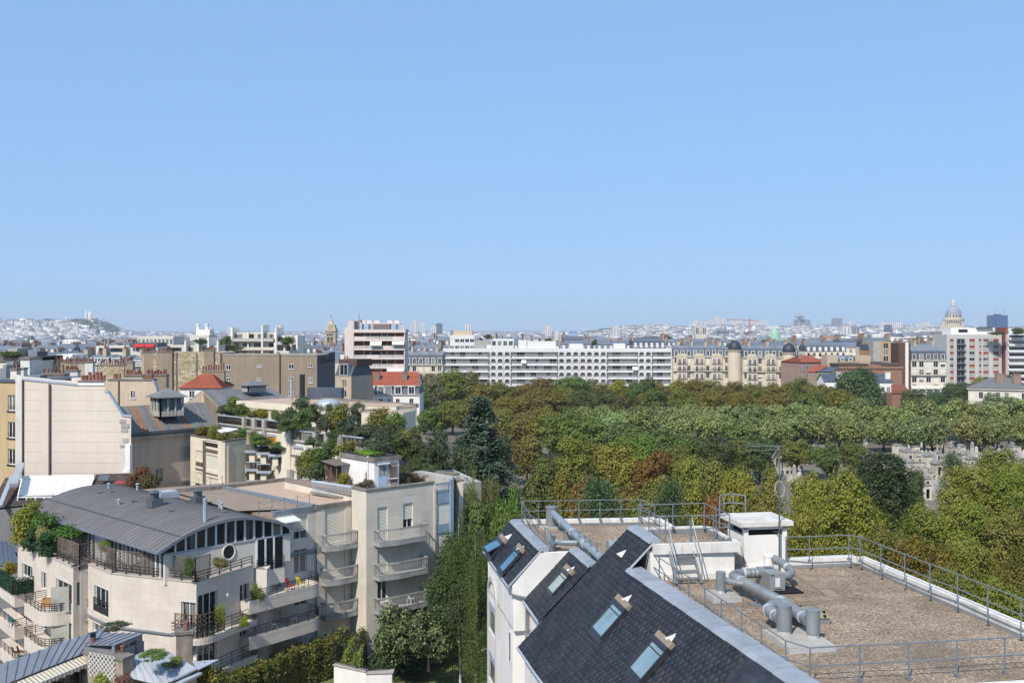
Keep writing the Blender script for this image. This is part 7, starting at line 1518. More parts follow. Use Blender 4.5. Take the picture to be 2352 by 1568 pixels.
for h,bal,j in info:
    window(f,h,tb_,bars=1,dep=.25)
    if bal:k=MB();f.box(k,h[0]-.2,h[1]-.2,h[2]+.2,h[1],-.1,1.0);f.box(k,h[0]-.2,h[1]+.95,h[2]+.2,h[1]+1.02,.93,1.0);[f.box(k,t_,h[1],t_+.06,h[1]+1,.94,.99)for t_ in np.arange(h[0]-.15,h[2]+.2,.6)];k.build('balcony',MATS['steel_grey'],tb_)
    elif random.random()<.62:k=MB();f.box(k,h[0],h[1]+(h[3]-h[1])*random.choice((0,0,.4)),h[2],h[3],-.12,-.05);k.build('blind',m_bl,tb_)
    if not bal:k=MB();f.box(k,h[0]-.1,h[1]-1.0,h[2]+.1,h[1]-.1,0,.05);k.build('spandrel',MATS['concrete'],tb_)
k=MB();f.box(k,f.L*.15,zt,f.L*.95,zt+3.0,-14,-4);k.build('penthouse',MATS['white_wall'],tb_);k=MB();f.box(k,f.L*.28,zt+.9,f.L*.45,zt+2.3,-4,-3.9);k.build('pane',MATS['glass'],tb_);k=MB();f.box(k,f.L*.6,zt+3.0,f.L*.9,zt+3.3,-10,-2.5);k.build('canopy',MATS['slate_roof'],tb_)
o,f,zt=blk('stair_tower','slim red brick stair tower between the two blocks at the right edge',2308,2315,752,452,8,mat('red_brick','#84483c',.9,.1),cat='tower');o,f,zt=blk('white_flats','narrow white flats with red blinds beside the brick stair tower',2301,2309,768,456,12,m_wb)
for j in range(8):k=MB();f.box(k,.3,hz(786+14.6*j,456),f.L-.3,hz(777+14.6*j,456),0,.05);k.build('blind',m_bl,o)
o,f,zt=blk('white_flats','white flats with wide balcony bands at the right edge',2315,2375,766,450,14,m_wb)
for j in range(8):z=hz(780+14.2*j,450);k=MB();f.box(k,0,z,f.L,z+.9,-.1,1.1);k.build('balcony',m_wb,o);k=MB();f.box(k,.5,z+.95,f.L-.5,z+2.1,-.1,.03);k.build('pane',MATS['glass'],o)
k=MB();f.box(k,2,zt,f.L,zt+1.5,-12,-3);k.build('penthouse',m_wb,o)
# slate cottages beside the round tree, rust roof, villa
for u0,u1,ve,vr,D_,lb in((1895,1940,876,859,345,'white cottage with a slate roof left of the big round tree'),(2018,2050,878,859,345,'white cottage with a slate roof right of the big round tree')):
    o,f,zt=blk('slate_cottage',lb,u0,u1,ve,D_,9,MATS['white_wall'],cat='house');gableroof(o,f,9,zt,hz(vr,D_)-zt,MATS['slate_roof'],n=6,name='slate_panel',under=MATS['white_wall'])
    for t_ in(.3,.7):putwin(f,f.L*t_,zt-3.2,1.2,1.7,o,out=.04)
    chimney(o,f.P(f.L*.8,0,-2),(1,0,0),1.6,1,zt,hz(vr-4,D_),0,MATS['white_wall'])
o,f,zt=blk('tiled_shed','low shed with a rust brown tiled slope before the brick hall',2049,2090,903,335,8,m_brk,cat='shed');tilerows(o,f.P(1.5,hz(885,335),-5),f.P(f.L,hz(885,335),-5),f.P(f.L+.3,zt,.3),f.P(-.3,zt,.3),8,mat('rust_tile','#7a4a38',.9,.15,.5,orand=.1))
vl=thing('stone_villa','two storey stone villa with a broad grey hipped roof and brick chimneys','house',(165,335,0));DV=328.0;f=Fac(V2(WD((2224,893),DV)),V2(WD((2362,899),DV-8)));ze=hz(890,DV);zr_=hz(868,DV);blkcore(vl,f,16,0,ze-.1,m_h2);grid(f,0,ze,[f.L*(i+.5)/7 for i in range(7)],[ze-3.4,ze-7.4],1.3,2.1,vl,m_h2,.3)
a0,a1,b0,b1=f.P(-.7,ze,.7),f.P(f.L+.7,ze,.7),f.P(-.7,ze,-16.7),f.P(f.L+.7,ze,-16.7);r0,r1=f.P(f.L*.35,zr_,-8),f.P(f.L*.7,zr_,-8);m_vr=mat('villa_roof','#6d6c6c',.7,.1,.5,orand=.05)
seamroof(vl,r0,r1,a1,a0,10,m_vr);tilerows(vl,r1,r1,b1,a1,5,m_vr);tilerows(vl,r0,r0,a0,b0,5,m_vr);tilerows(vl,r1,r0,b0,b1,5,m_vr)
k=MB();f.box(k,-.4,ze-.5,f.L+.4,ze-.05,-.1,.5);k.build('cornice',m_h2,vl);k=MB();f.box(k,0,ze-4.3,f.L,ze-4.0,-.1,.15);k.build('band',m_h2,vl)
for t_,v in((.52,866),(.8,866)):chimney(vl,f.P(f.L*t_,0,-4),(1,0,0),2.4,1.2,ze+1,hz(v-4,DV)+.6,3,MATS['brick_pink'])
# --- modern terrace flats on the left skyline
m_mt=mat('cream_flats','#cfc6b8',.85,.06,.3,streak=.06)
def terrace_flats(label,u0,u1,vt,D,fl,name='terrace_flats'):
    root,f,zt=blk(name,label,u0,u1,vt,D,12,m_mt,flat=False);n=fl
    MB().prism([f.P(.06,0,-2)[:2],f.P(f.L-.06,0,-2)[:2],f.P(f.L-.06,0,-12)[:2],f.P(.06,0,-12)[:2]],0,zt).build('core',m_mt,root)
    for j in range(n):
        z=zt-3.0*(j+1);k=MB();f.box(k,0,z,f.L,z+.25,-2.1,j*.5);k.build('floor_slab',m_mt,root);k=MB();f.box(k,0,z+.25,f.L,z+1.0,j*.5-.15,j*.5);k.build('balcony_front',m_mt if j%2 else m_gp,root)
        t_=.6
        while t_<f.L-2:w_=random.choice((1.6,2.6));k=MB();f.box(k,t_,z+.3,t_+w_,z+2.4,-2.05,-1.95);k.build('pane',MATS['glass'],root);t_+=w_+random.choice((1.2,2.4))
    for t_ in(0,.34,.68,1):k=MB();f.box(k,min(f.L-.5,f.L*t_),0,min(f.L-.5,f.L*t_)+.5,zt+random.choice((0,1.5,2.5)),-9,.3 if t_ not in(.34,)else-1);k.build('fin',MATS['white_wall'],root)
    return root,f,zt
terrace_flats('cream terrace flats with white fins left of the church tower',531,633,763,345,4);terrace_flats('smaller cream terrace flats with planters beside the first',632,684,770,335,4)
terrace_flats('flat white block with planted roof terrace and glass rail',424,502,793,330,3)
o,f,zt=blk('white_tower_flats','white set-back flats topped by two tall white chimneys',436,480,769,360,10,m_mt);
for t_,v in((.25,743),(.72,743)):MB().lathe(f.P(f.L*t_,zt,-4),[(.7,-1),(.6,hz(v,360)-zt-.6),(.8,hz(v,360)-zt-.6),(.8,hz(v,360)-zt)],10).build('chimney',MATS['white_wall'],o,True)
k=MB();f.box(k,f.L*.3,zt,f.L*.9,hz(757,360),-8,-3);k.build('penthouse',MATS['white_wall'],o)
o,f,zt=blk('awning_house','house with a white loggia front under two bright red awnings',298,362,789,320,9,m_mt);k=MB();f.box(k,0,zt-1.0,f.L,zt+.3,-9,.2);k.build('roof_slab',MATS['steel_grey'],o)
for a_,c_ in((.18,.54),(.56,.9)):
    z=hz(790.5,319);aw_=thing('red_awning','bright red awning on the white loggia front, one of two','awning',f.P(f.L*a_,z-.7,.6),'red awnings');MB().slab([f.P(f.L*a_,z,.3),f.P(f.L*c_,z,.3),f.P(f.L*c_,z-.75,1.2),f.P(f.L*a_,z-.75,1.2)],(0,-1,1),.06).build('fabric',mat('red_fabric','#d3201d',.7,.04),aw_);MB().bar(f.P(f.L*a_,z-.78,1.2),f.P(f.L*c_,z-.78,1.2),.12,.3).build('valance',MATS['red_fabric'],aw_)
for i in range(8):k=MB();f.box(k,f.L*(.12+i*.1),hz(806,320),f.L*(.2+i*.1),hz(797.5,320),0,.05);k.build('window',MATS['glass_blue'],o)
o,f,zt=blk('long_office','long low beige office with a dark window band',220,296,794,330,10,m_mt);k=MB();f.box(k,1,hz(808,330),f.L-1,hz(799,330),0,.06);k.build('window_band',MATS['glass'],o)
o,f,zt=blk('long_office','long low beige office with a dark window band right of the red awnings',363,424,793,330,10,m_mt);k=MB();f.box(k,1,hz(806,330),f.L-1,hz(798,330),0,.06);k.build('window_band',MATS['glass'],o)
o,f,zt=blk('concrete_flats','stepped beige concrete flats with square openings behind the red awnings',316,398,772,420,14,m_mt,flat=False);blkcore(o,f,14,0,zt,m_mt);grid(f,5,zt,[f.L*(i+.5)/9 for i in range(9)],[zt-3.4,zt-7],1.0,2.2,o,m_mt)
for u0,u1,vc,ve,vr,D_,lb in((205,250,834,822,815,262,'slate mansard house with white dormers behind the chimney rows'),(254,293,834,822,816,262,'slate mansard house with white dormers beside its twin'),(165,205,832,826,817,275,'zinc roofed house with low dormers left of the twin mansards'),(296,330,838,828,818,250,'zinc roofed house half hidden by the taupe wall')):
    haus(lb,u0,u1,vc,ve,vr,D_,11,m_h2,3,3,1.2,1.8,2.9,dorm=3,chims=1,kinds=.2)
o,f,zt=blk('white_studio','dazzling white stepped house with sloping skylights among the chimneys',129,166,814,255,9,MATS['white_wall'],cat='house')
for i in range(4):a_=f.L*i/4;MB().slab([f.P(a_+.2,zt-.3,.1),f.P(a_+f.L/4-.3,zt-.3,.1),f.P(a_+f.L/4-.6,zt-2.6,1.8),f.P(a_-.1,zt-2.6,1.8)],(0,-1,1),.1).build('skylight',MATS['white_sheet'],o)
for i in range(10):putwin(f,f.L*(i+.5)/10,zt-.9,.5,.5,o,out=.03)if i>5 else None
o,f,zt=blk('louvre_tower','grey ribbed cooling tower on the roofs at the left edge',66,87,807,190,4,MATS['slate_roof'],cat='plant')
for i in range(9):k=MB();f.box(k,f.L*i/9,zt-5,f.L*(i+.5)/9,zt+.3,0,.2);k.build('rib',MATS['zinc_light'],o)
o,f,zt=blk('plant_roof_house','beige flat roofed house with roof plant and hedge at the left edge',-20,66,822,185,14,m_mt);k=MB();f.box(k,0,zt-.6,f.L,zt+.2,-14,.3);k.build('roof_edge',MATS['concrete_dark'],o);k=MB();f.box(k,f.L*.3,zt+.2,f.L*.55,zt+1.7,-8,-2);k.build('plant_box',MATS['concrete'],o)
for u0,u1,v,D_,lb,m_ in((8,36,838,150,'dark roof machine box by the left edge chimneys',MATS['slate_roof']),(0,14,846,145,'pale roof machine box at the left edge',MATS['galv'])):o,f,zt=blk('roof_machine',lb,u0,u1,v,D_,3,m_,cat='machine',z0=hz(v+22,D_));k=MB();f.box(k,.2,zt,f.L-.2,zt+.5,-2,-.5);k.build('fan_hood',MATS['galv'],o)
o,f,zt=blk('zinc_terrace_house','flat zinc roofed house carrying machines beside the left edge chimneys',-10,92,862,148,10,MATS['zinc'])
# street with the parked car
rd=MB();q=[WZ(p,0)for p in((945,962),(1000,956),(1025,990),(950,992))];rd.face([(p.x,p.y,.03)for p in q]);o=rd.build('street',MATS['asphalt']);o['kind']='structure'
cp_=WZ(pt2(1612,1222),.03);car=thing('parked_car','dark parked car on the grey street beyond the shrubs','car',cp_);cl=mat('car_paint','#1b1e25',.25,.05,spec=.6)
def carbox(pts_,y0,y1):k=MB();n=len(pts_);k.add([cp_+Vector((x,y0,z))for x,z in pts_]+[cp_+Vector((x,y1,z))for x,z in pts_],[tuple(range(n)),tuple(range(2*n-1,n-1,-1))]+[(i,n+i,n+(i+1)%n,(i+1)%n)for i in range(n)]);return k
carbox([(-2,.3),(2,.3),(2.05,.75),(1.9,.95),(-1.8,.95),(-2.05,.7)],-.85,.85).build('body',cl,car);carbox([(-1.5,.95),(1.5,.95),(1.0,1.45),(-.9,1.45)],-.75,.75).build('cabin',MATS['glass'],car);carbox([(-.9,1.45),(1.0,1.45),(.95,1.5),(-.85,1.5)],-.74,.74).build('roof',cl,car)
for x in(-1.3,1.3):
    for y in(-.86,.78):MB().tube([cp_+Vector((x,y,.33)),cp_+Vector((x,y+.1,.33))],.33,12).build('wheel',MATS['dark'],car)
# ================================================================== foliage
rg=np.random.default_rng(11)
leafmat('leaf');leafmat('leaf_autumn','#8a783a',.5,.22,trans=.3);leafmat('leaf_yellow','#9a8f3c',.55,.25,trans=.3);leafmat('leaf_rust','#96743e',.55,.2,trans=.3);leafmat('needle',None,trans=.05,islvar=.35,rough=.6);leafmat('leaf_gloss','#a3a66c',.4,.9,trans=.2,islvar=.35,rough=.35)
mat('trunk_dark','#3b332b',.95,.2,3);mat('birch_bark','#cfcac0',.8,.3,3,stain='#3a3531',stain_amt=.9,stain_scale=2.5)
def unit(v):return v/np.maximum(np.linalg.norm(v,axis=1,keepdims=True),1e-6)
def leafmesh(name,C,N,S,m,asp=1.5,a0=1.0):
    """one bent leaf (two triangles along the midrib) for every centre"""
    n=len(C);r=rg.normal(size=(n,3));N=unit(N);X=unit(np.cross(N,r));Y=np.cross(N,X);q_=np.array([1,1,1/a0]);N=N*q_;X=X*q_;Y=Y*q_;S=np.asarray(S).reshape(-1,1)*np.ones((n,1))
    V=np.stack([C-Y*S*asp*.5,C+X*S*.5+N*S*.18,C+Y*S*asp*.5,C-X*S*.5+N*S*.18],1).reshape(-1,3)
    return fastmesh(name,V,np.arange(n*4).reshape(-1,4),m)
def crown_pts(n,K=26,lobe=(.26,.42),flat=.8,fill=.25,twig=.07,per=7,shape='round',zlo=.22,a0=2.8):
    """points on the skins of many lobes packed in a crown of radius 1 and height 1"""
    cs=[]
    while len(cs)<K:
        p=rg.uniform(-1,1,3)
        if shape=='cone':rr=1-(p[2]*.5+.5)*.85
        elif shape=='vase':rr=.55+.45*(p[2]*.5+.5)
        else:rr=math.sqrt(max(0,1-abs(p[2])**2.4))
        q=np.hypot(p[0],p[1])
        if q<rr*.72 and(q>rr*.3 or rg.random()<.35):cs.append((p[0],p[1],zlo+(p[2]*.5+.5)*(.88-zlo)))
    cs=np.array(cs);rs=rg.uniform(*lobe,K);T=n//per;li=rg.choice(K,T,p=rs**2/(rs**2).sum());d=unit(rg.normal(size=(T,3)));d[:,2]=np.where(rg.random(T)<.35,np.abs(d[:,2]),d[:,2])
    rad=rs[li]*np.where(rg.random(T)<fill,rg.uniform(.3,.95,T),rg.uniform(.88,1.12,T));sc_=np.array([1,1,flat*1.05/a0])
    P=cs[li]+d*rad[:,None]*sc_
    dd=np.linalg.norm((P[:,None,:]-cs[None])/sc_,axis=2)/rs[None];dd[np.arange(T),li]=9;keep=dd.min(1)>.72
    P,d=P[keep],d[keep];T=len(P)
    C=np.repeat(P,per,0)+rg.normal(size=(T*per,3))*twig*np.array([1,1,.8/a0]);N=np.repeat(d,per,0)*.8+np.array([0,0,.5])+rg.normal(size=(T*per,3))*.33
    ok=C[:,2]>zlo*.55
    return C[ok],N[ok],cs,rs
def limbs(cs,m,h0=.2,r=.055,n=9,bark='bark'):
    k=MB();top=Vector((0,0,h0+.18));k.tube([(0,0,-.01),(.01,.0,h0*.6),(0,.01,h0+.15),(.02,0,.6)],[r*1.25,r,r*.8,r*.3],7)
    for c in cs[:n]:
        c=Vector(c);z0=min(max(c.z*.5,h0),.5);k.tube([(0,0,z0),(c.x*.4,c.y*.4,z0+(c.z-z0)*.55),tuple(c)],[r*.55,r*.36,r*.12],5)
    return k.mesh('trunk',m,smooth=True)
PROTO={}
def proto(kind,i,n,leaf,m,**k):
    bark=k.pop('bark',MATS['trunk_dark']);C,N,cs,rs=crown_pts(n,**k);PROTO.setdefault(kind,[]).append((leafmesh('crown',C,N,leaf*rg.uniform(.7,1.3,len(C)),m,1.5,k.get('a0',2.8)),limbs(cs,bark,h0=max(.08,k.get('zlo',.22)*.9))))
for i in range(4):proto('broad',i,17000,.062,MATS['leaf_autumn'],K=36)
for i in range(2):proto('rust',i,17000,.062,MATS['leaf_rust'],K=36)
for i in range(3):proto('yellow',i,17000,.062,MATS['leaf_yellow'],K=36)
for i in range(3):proto('green',i,17000,.062,MATS['leaf'],K=36)
for i in range(4):proto('plane',i,13000,.06,MATS['leaf_gloss'],K=26,lobe=(.24,.4),zlo=.3,a0=2.0)
for i in range(3):proto('near',i,46000,.034,MATS['leaf_yellow'],K=60,lobe=(.2,.36),twig=.05,a0=3.6,zlo=.3)
for i in range(3):proto('nearbrown',i,46000,.034,MATS['leaf_autumn'],K=60,lobe=(.2,.36),twig=.05,a0=3.6,zlo=.3)
for i in range(2):proto('neargreen',i,40000,.036,MATS['leaf'],K=30,lobe=(.24,.5),twig=.06,a0=4.0,zlo=.45)
for i in range(2):proto('round',i,34000,.055,MATS['leaf'],K=40,lobe=(.3,.42),fill=.1,zlo=.1,a0=1.9)
proto('yew',0,50000,.055,MATS['leaf'],K=60,lobe=(.3,.44),fill=.1,zlo=.2,a0=4.6,per=9)
for i in range(4):proto('bush',i,4600,.10,MATS['leaf'],K=18,fill=.4,lobe=(.2,.42),zlo=.1,twig=.13,a0=1.6)
for i in range(3):proto('bushy',i,4600,.10,MATS['leaf_yellow'],K=18,fill=.4,lobe=(.2,.42),zlo=.1,twig=.13,a0=1.6)
for i in range(2):proto('gloss',i,9000,.07,MATS['leaf_gloss'],K=22,lobe=(.26,.42),zlo=.15,a0=2.2)
for i in range(3):proto('airy',i,5200,.06,MATS['needle'],K=22,lobe=(.16,.32),fill=.5,zlo=.15,flat=.7,a0=2.0)
def add_proto(kind,C,N,S,m,trunk,asp=1.5,a0=2.5):PROTO.setdefault(kind,[]).append((leafmesh('crown',np.array(C),np.array(N),np.array(S),m,asp,a0),trunk))
# cedar: drooping tiers
C,N,S=[],[],[];k=MB();k.tube([(0,0,-.01),(0,0,.5),(0,0,1)],[.05,.03,.004],7)
for lev in range(26):
    z=.07+.9*lev/26;R_=(1-z)**.85*rg.uniform(.8,1.05)+.04;nb_=7 if lev<20 else 5
    for b_ in range(nb_):
        a=rg.uniform(0,6.283);L=R_*rg.uniform(.7,1.05);tip=np.array([math.cos(a)*L,math.sin(a)*L,z-.05*L+rg.uniform(-.02,.01)]);k.tube([(0,0,z),tuple(tip*.6+np.array([0,0,z*.4+.012])),tuple(tip)],[.01,.006,.002],4)
        for s in np.linspace(.25,1,9):
            base=np.array([0,0,z])*(1-s)+tip*s;side=np.array([-math.sin(a),math.cos(a),0]);wd_=.16*(1.1-s)*L+.02
            for q in range(15):o_=side*rg.normal()*wd_+np.array([0,0,-abs(rg.normal())*.022]);C.append(base+o_+rg.normal(size=3)*.012);N.append(np.array([math.cos(a)*.3,math.sin(a)*.3,.9])+rg.normal(size=3)*.3);S.append(rg.uniform(.016,.034))
add_proto('cedar',C,N,S,MATS['needle'],k.mesh('trunk',MATS['trunk_dark']),2.4)
# pine: upswept tufts on a broad cone
for v in range(2):
    C,N,S=[],[],[];k=MB();k.tube([(0,0,-.01),(0,0,.6),(0,0,.97)],[.045,.03,.006],7)
    for b_ in range(150):
        z=.12+.84*rg.random();a=rg.uniform(0,6.283);L=(1-z)**.7*rg.uniform(.5,1.05)+.05;tip=np.array([math.cos(a)*L,math.sin(a)*L,z+.05*L])
        if b_%2:k.tube([(0,0,z-.05),tuple(tip)],[.01,.003],4)
        for q in range(70):t_=tip*np.array([1,1,1])+rg.normal(size=3)*np.array([.09,.09,.035]);C.append(t_);N.append(rg.normal(size=3)+np.array([0,0,.5]));S.append(rg.uniform(.012,.028))
    add_proto('pine',C,N,S,MATS['needle'],k.mesh('trunk',MATS['trunk_dark']),3.0)
# narrow cypress
C=rg.normal(size=(2500,3));d=unit(C);z=rg.random(2500);rr=np.sqrt(np.clip(1-(z*1.0)**1.6,0,1))*rg.uniform(.8,1.05,2500);a=rg.uniform(0,6.283,2500);C=np.stack([np.cos(a)*rr,np.sin(a)*rr,z],1);N=np.stack([np.cos(a),np.sin(a),.5*np.ones(2500)],1);add_proto('cypress',C,N,np.full(2500,.09),MATS['needle'],limbs([],MATS['trunk_dark'],.2))
# birch: hanging veils round pale limbs
for v in range(2):
    C,N,S=[],[],[];k=MB();k.tube([(0,0,-.01),(.05,.0,.3),(.02,.04,.6),(.08,0,.95)],[.04,.03,.014,.003],7)
    for b_ in range(38):
        z=rg.uniform(.22,.92);a=rg.uniform(0,6.283);L=rg.uniform(.35,.95)*(1.15-z*.6);tip=np.array([math.cos(a)*L,math.sin(a)*L,z+rg.uniform(.02,.1)]);k.tube([(.04,.02,z-.06),tuple(tip*.55+np.array([0,0,z*.46])),tuple(tip)],[.007,.004,.0015],4,mi=1)
        for s in range(9):
            p=np.array([.04,.02,z])*(1-(s+2)/10)+tip*(s+2)/10;drop=rg.uniform(.08,.24)
            for q in range(46):C.append(p+np.array([rg.normal()*.07,rg.normal()*.07,-drop*rg.random()]));N.append(rg.normal(size=3)+np.array([math.cos(a),math.sin(a),.2]));S.append(rg.uniform(.018,.034))
    add_proto('birch',C,N,S,MATS['leaf'],k.mesh('trunk',[MATS['birch_bark'],MATS['trunk_dark']],smooth=True),1.5,4.0)
# bamboo / feathery clump
for v in range(2):
    C,N,S=[],[],[];k=MB()
    for b_ in range(26):
        a,r0=rg.uniform(0,6.283),rg.uniform(0,.45);h=rg.uniform(.6,1);base=np.array([math.cos(a)*r0,math.sin(a)*r0,0]);tip=base*1.9+np.array([0,0,h]);k.tube([tuple(base),tuple(tip)],[.015,.006],4)
        for q in range(110):s=rg.uniform(.2,1);C.append(base*(1-s)+tip*s+rg.normal(size=3)*np.array([.16,.16,.04]));N.append(rg.normal(size=3)+np.array([0,0,.6]));S.append(rg.uniform(.04,.075))
    add_proto('bamboo',C,N,S,MATS['leaf'],k.mesh('stems',mat('cane','#8b8a3c',.7,.1)),2.6)
cnt={}
def jit(c,a=.12):l=np.array(lin(c));return tuple(np.clip(l*(1+rg.uniform(-a,a,3)*np.array([1,.7,1]))*(1+rg.uniform(-a,a)),0,1))+(1,)
def plant(kind,loc,w_,h,color,name,label,cat,group=None,rot=None):
    i=cnt.get(kind,0);cnt[kind]=i+1;cr,tr=PROTO[kind][i%len(PROTO[kind])];o=thing(name,label,cat,loc,group);o.scale=(w_/2*rg.uniform(.93,1.07),w_/2*rg.uniform(.93,1.07),h);o.rotation_euler.z=rg.uniform(0,6.28)if rot is None else rot
    c=bpy.data.objects.new('crown',cr);link(c,o);c.color=jit(color);t=bpy.data.objects.new('trunk' if kind!='bamboo' else 'stems',tr);link(t,o);return o
ADJ={'broad':'browning olive','nearbrown':'browning olive','rust':'rust-brown','yellow':'yellowing','near':'yellow-green','green':'green'}
def tree(kind,u,vt,D,wpx,color,label,group,name='tree',z0=0,vb=None):
    if group and '%s' in label:label=label%ADJ[kind];group=group+', '+ADJ[kind]
    if vb is not None:z0=hz(vb,D)
    return plant(kind,(xu(u,D),D,z0),wpx/F*D,hz(vt,D)-z0,color,name,label,'tree',group)
OL,GR,DG,BR,YG,PL='#767b38','#667638','#536234','#7b7438','#888a38','#75855a'
gB='trees of the far cemetery edge';lB='%s tree in the row under the far facades'
for u,v,w_,c,kd in((985,846,66,'#7c8257','green'),(1030,842,74,OL,'green'),(1075,848,70,'#787a44','green'),(1112,866,62,BR,'broad'),(1150,868,66,OL,'broad'),(1192,874,60,BR,'rust'),(1238,861,76,'#75692e','broad'),(1275,874,50,GR,'green'),(1311,857,78,GR,'green'),(1352,868,56,OL,'green'),(1392,873,58,BR,'broad'),(1425,868,56,YG,'yellow'),(1456,870,44,GR,'green'),(1484,863,48,DG,'green'),(1521,872,52,BR,'rust'),(1560,866,66,YG,'broad'),(1603,861,64,BR,'broad'),(1645,866,62,OL,'rust'),(1690,871,64,BR,'broad'),(1738,874,62,OL,'broad'),(1788,872,66,BR,'broad'),(1836,866,72,OL,'green'),(1880,873,64,BR,'broad'),(1915,884,50,OL,'broad')):
    tree(kd,u,v+rg.uniform(-2,2),rg.uniform(300,345),w_*1.15,c,lB,gB)
gM='trees of the middle cemetery';lM='%s rounded tree in the middle of the cemetery'
for u in range(1180,1960,42):tree(rg.choice(['broad','broad','green','rust','yellow']),u+rg.uniform(-12,12),890+rg.uniform(-8,10),rg.uniform(272,292),74,str(rg.choice([OL,BR,GR,DG,'#7b6a2c'])),lM,gM)
tree('round',1980,844,318,118,'#59663c','large dense round green tree standing before the brown brick hall',None)
for u,v,D,w_,c in((2195,873,350,66,'#4e6230'),(2252,863,380,44,YG),(2322,857,400,40,DG),(2098,890,330,56,GR),(2150,898,320,60,DG),(2290,902,310,90,'#7d845c'),(2352,915,305,70,GR)):tree('green',u,v,D,w_,c,'green tree between the cemetery avenue and the right hand houses','trees before the right hand houses')
gP='plane trees of the cemetery avenue';lP='pale green plane tree in the avenue across the cemetery'
for i,u in enumerate(range(1300,2440,62)):tree('plane',u+rg.uniform(-14,14),921+rg.uniform(-6,7)-max(0,u-2050)*.02+max(0,1560-u)*.07,rg.uniform(238,252),96,['#848d50','#7a8648','#8c9456','#738043'][i%4],lP,gP)
for i,u in enumerate(range(1560,2440,66)):tree('plane',u+rg.uniform(-14,14),947+rg.uniform(-6,8),rg.uniform(220,228),92,['#7b8548','#848c4e','#6f7a42'][i%3],lP,gP)
gN='trees behind the gravel roof building';lN='%s leafy tree between the cedar and the gravel roof'
for kd,u,v,D,w_,c in(('green',1262,930,212,86,OL),('green',1300,937,200,120,GR),('broad',1206,940,215,84,BR),('broad',1160,925,225,80,BR),('broad',1210,985,178,90,BR),('green',1370,950,195,110,GR),('green',1440,965,190,110,'#64733a'),('green',1510,975,185,110,GR),('yellow',1310,998,150,105,'#6f7a2e'),('broad',1360,1006,155,105,OL),('yellow',1415,1012,152,100,YG),('green',1455,990,172,110,'#66762f'),('rust',1497,1020,150,90,'#7d6530'),('broad',1545,1010,152,100,OL),('yellow',1592,1030,140,100,YG),('broad',1640,1036,138,100,OL),('green',1575,990,178,100,GR),('green',1640,1000,172,90,DG),('green',1252,1026,124,92,'#5f6a33'),('rust',1345,1074,116,84,'#8a6a3a'),('rust',1300,1060,122,76,'#7d7434'),('broad',1440,1085,112,96,'#7c6a2c'),('broad',1505,1080,114,100,OL),('rust',1648,1115,100,84,'#8f5f34'),('yellow',1590,1098,104,96,YG),('yellow',1700,1078,100,100,'#86802f'),('broad',1745,1100,96,90,OL),('green',1465,1130,96,70,OL),('green',1150,985,165,80,BR)):
    tree(kd,u,v,D,w_,c,lN,gN)
tree('cedar',1104,891,130,330,'#4f6246','tall dark blue-green cedar with drooping tiers beside the planted terrace',None,name='cedar_tree')
tree('pine',1376,1082,96,230,'#465a38','dark green pine behind the back gravel roof rail, the larger of two',None,name='pine_tree');tree('pine',1541,1104,95,170,'#465a36','dark green pine behind the raised roof, the smaller of two',None,name='pine_tree')
tree('cypress',1124,1062,112,13,'#3e5a36','slim cypress at the foot of the cedar',None,name='cypress_tree')
tree('yew',2032,1014,112,140,'#3a4a26','dark green yew with a dense crown among the graves',None,name='yew_tree');tree('pine',2190,1030,128,100,'#4a5e33','low spreading conifer among the graves beside the tomb houses',None,name='pine_tree')
tree('near',1925,1036,82,235,'#87842e','big yellowing tree right behind the white roof block',None)
gR='trees at the right beyond the gravel roof';lR='%s tree crowding the right side of the gravel roof'
for kd,u,v,D,w_,c in(('near',2236,1040,100,190,YG),('near',2345,1036,98,170,'#6d7d2f'),('near',2130,1128,84,170,'#6e7d33'),('nearbrown',2010,1165,76,150,OL),('near',2230,1120,82,180,'#6f7a2c'),('nearbrown',2330,1145,80,190,OL),('nearbrown',2110,1195,72,190,'#6f642a'),('near',2235,1200,72,190,OL),('nearbrown',2350,1225,70,190,'#6f6d2d'),('near',2300,1290,64,180,'#757a2e'),('nearbrown',2185,1268,66,170,OL),('nearbrown',1960,1215,72,170,OL),('near',1830,1130,78,150,YG),('near',2390,1330,58,150,'#757a2e')):
    tree(kd,u,v,D,w_,c,lR,gR)
for kd,u,v,D,w_,c in(('green',1690,1000,176,84,GR),('green',1745,995,182,90,DG),('yellow',1690,1050,128,86,YG),('broad',1830,1000,190,80,OL),('green',1900,1012,185,80,GR),('yellow',1770,1065,112,70,OL),('broad',1860,1055,118,90,YG),('green',2105,1060,122,60,DG),('yellow',2290,1020,150,90,OL),('yellow',2350,1035,140,80,YG),('green',1960,1010,190,70,GR)):tree(kd,u,v,D,w_,c,'%s tree standing among the graves','trees among the graves')
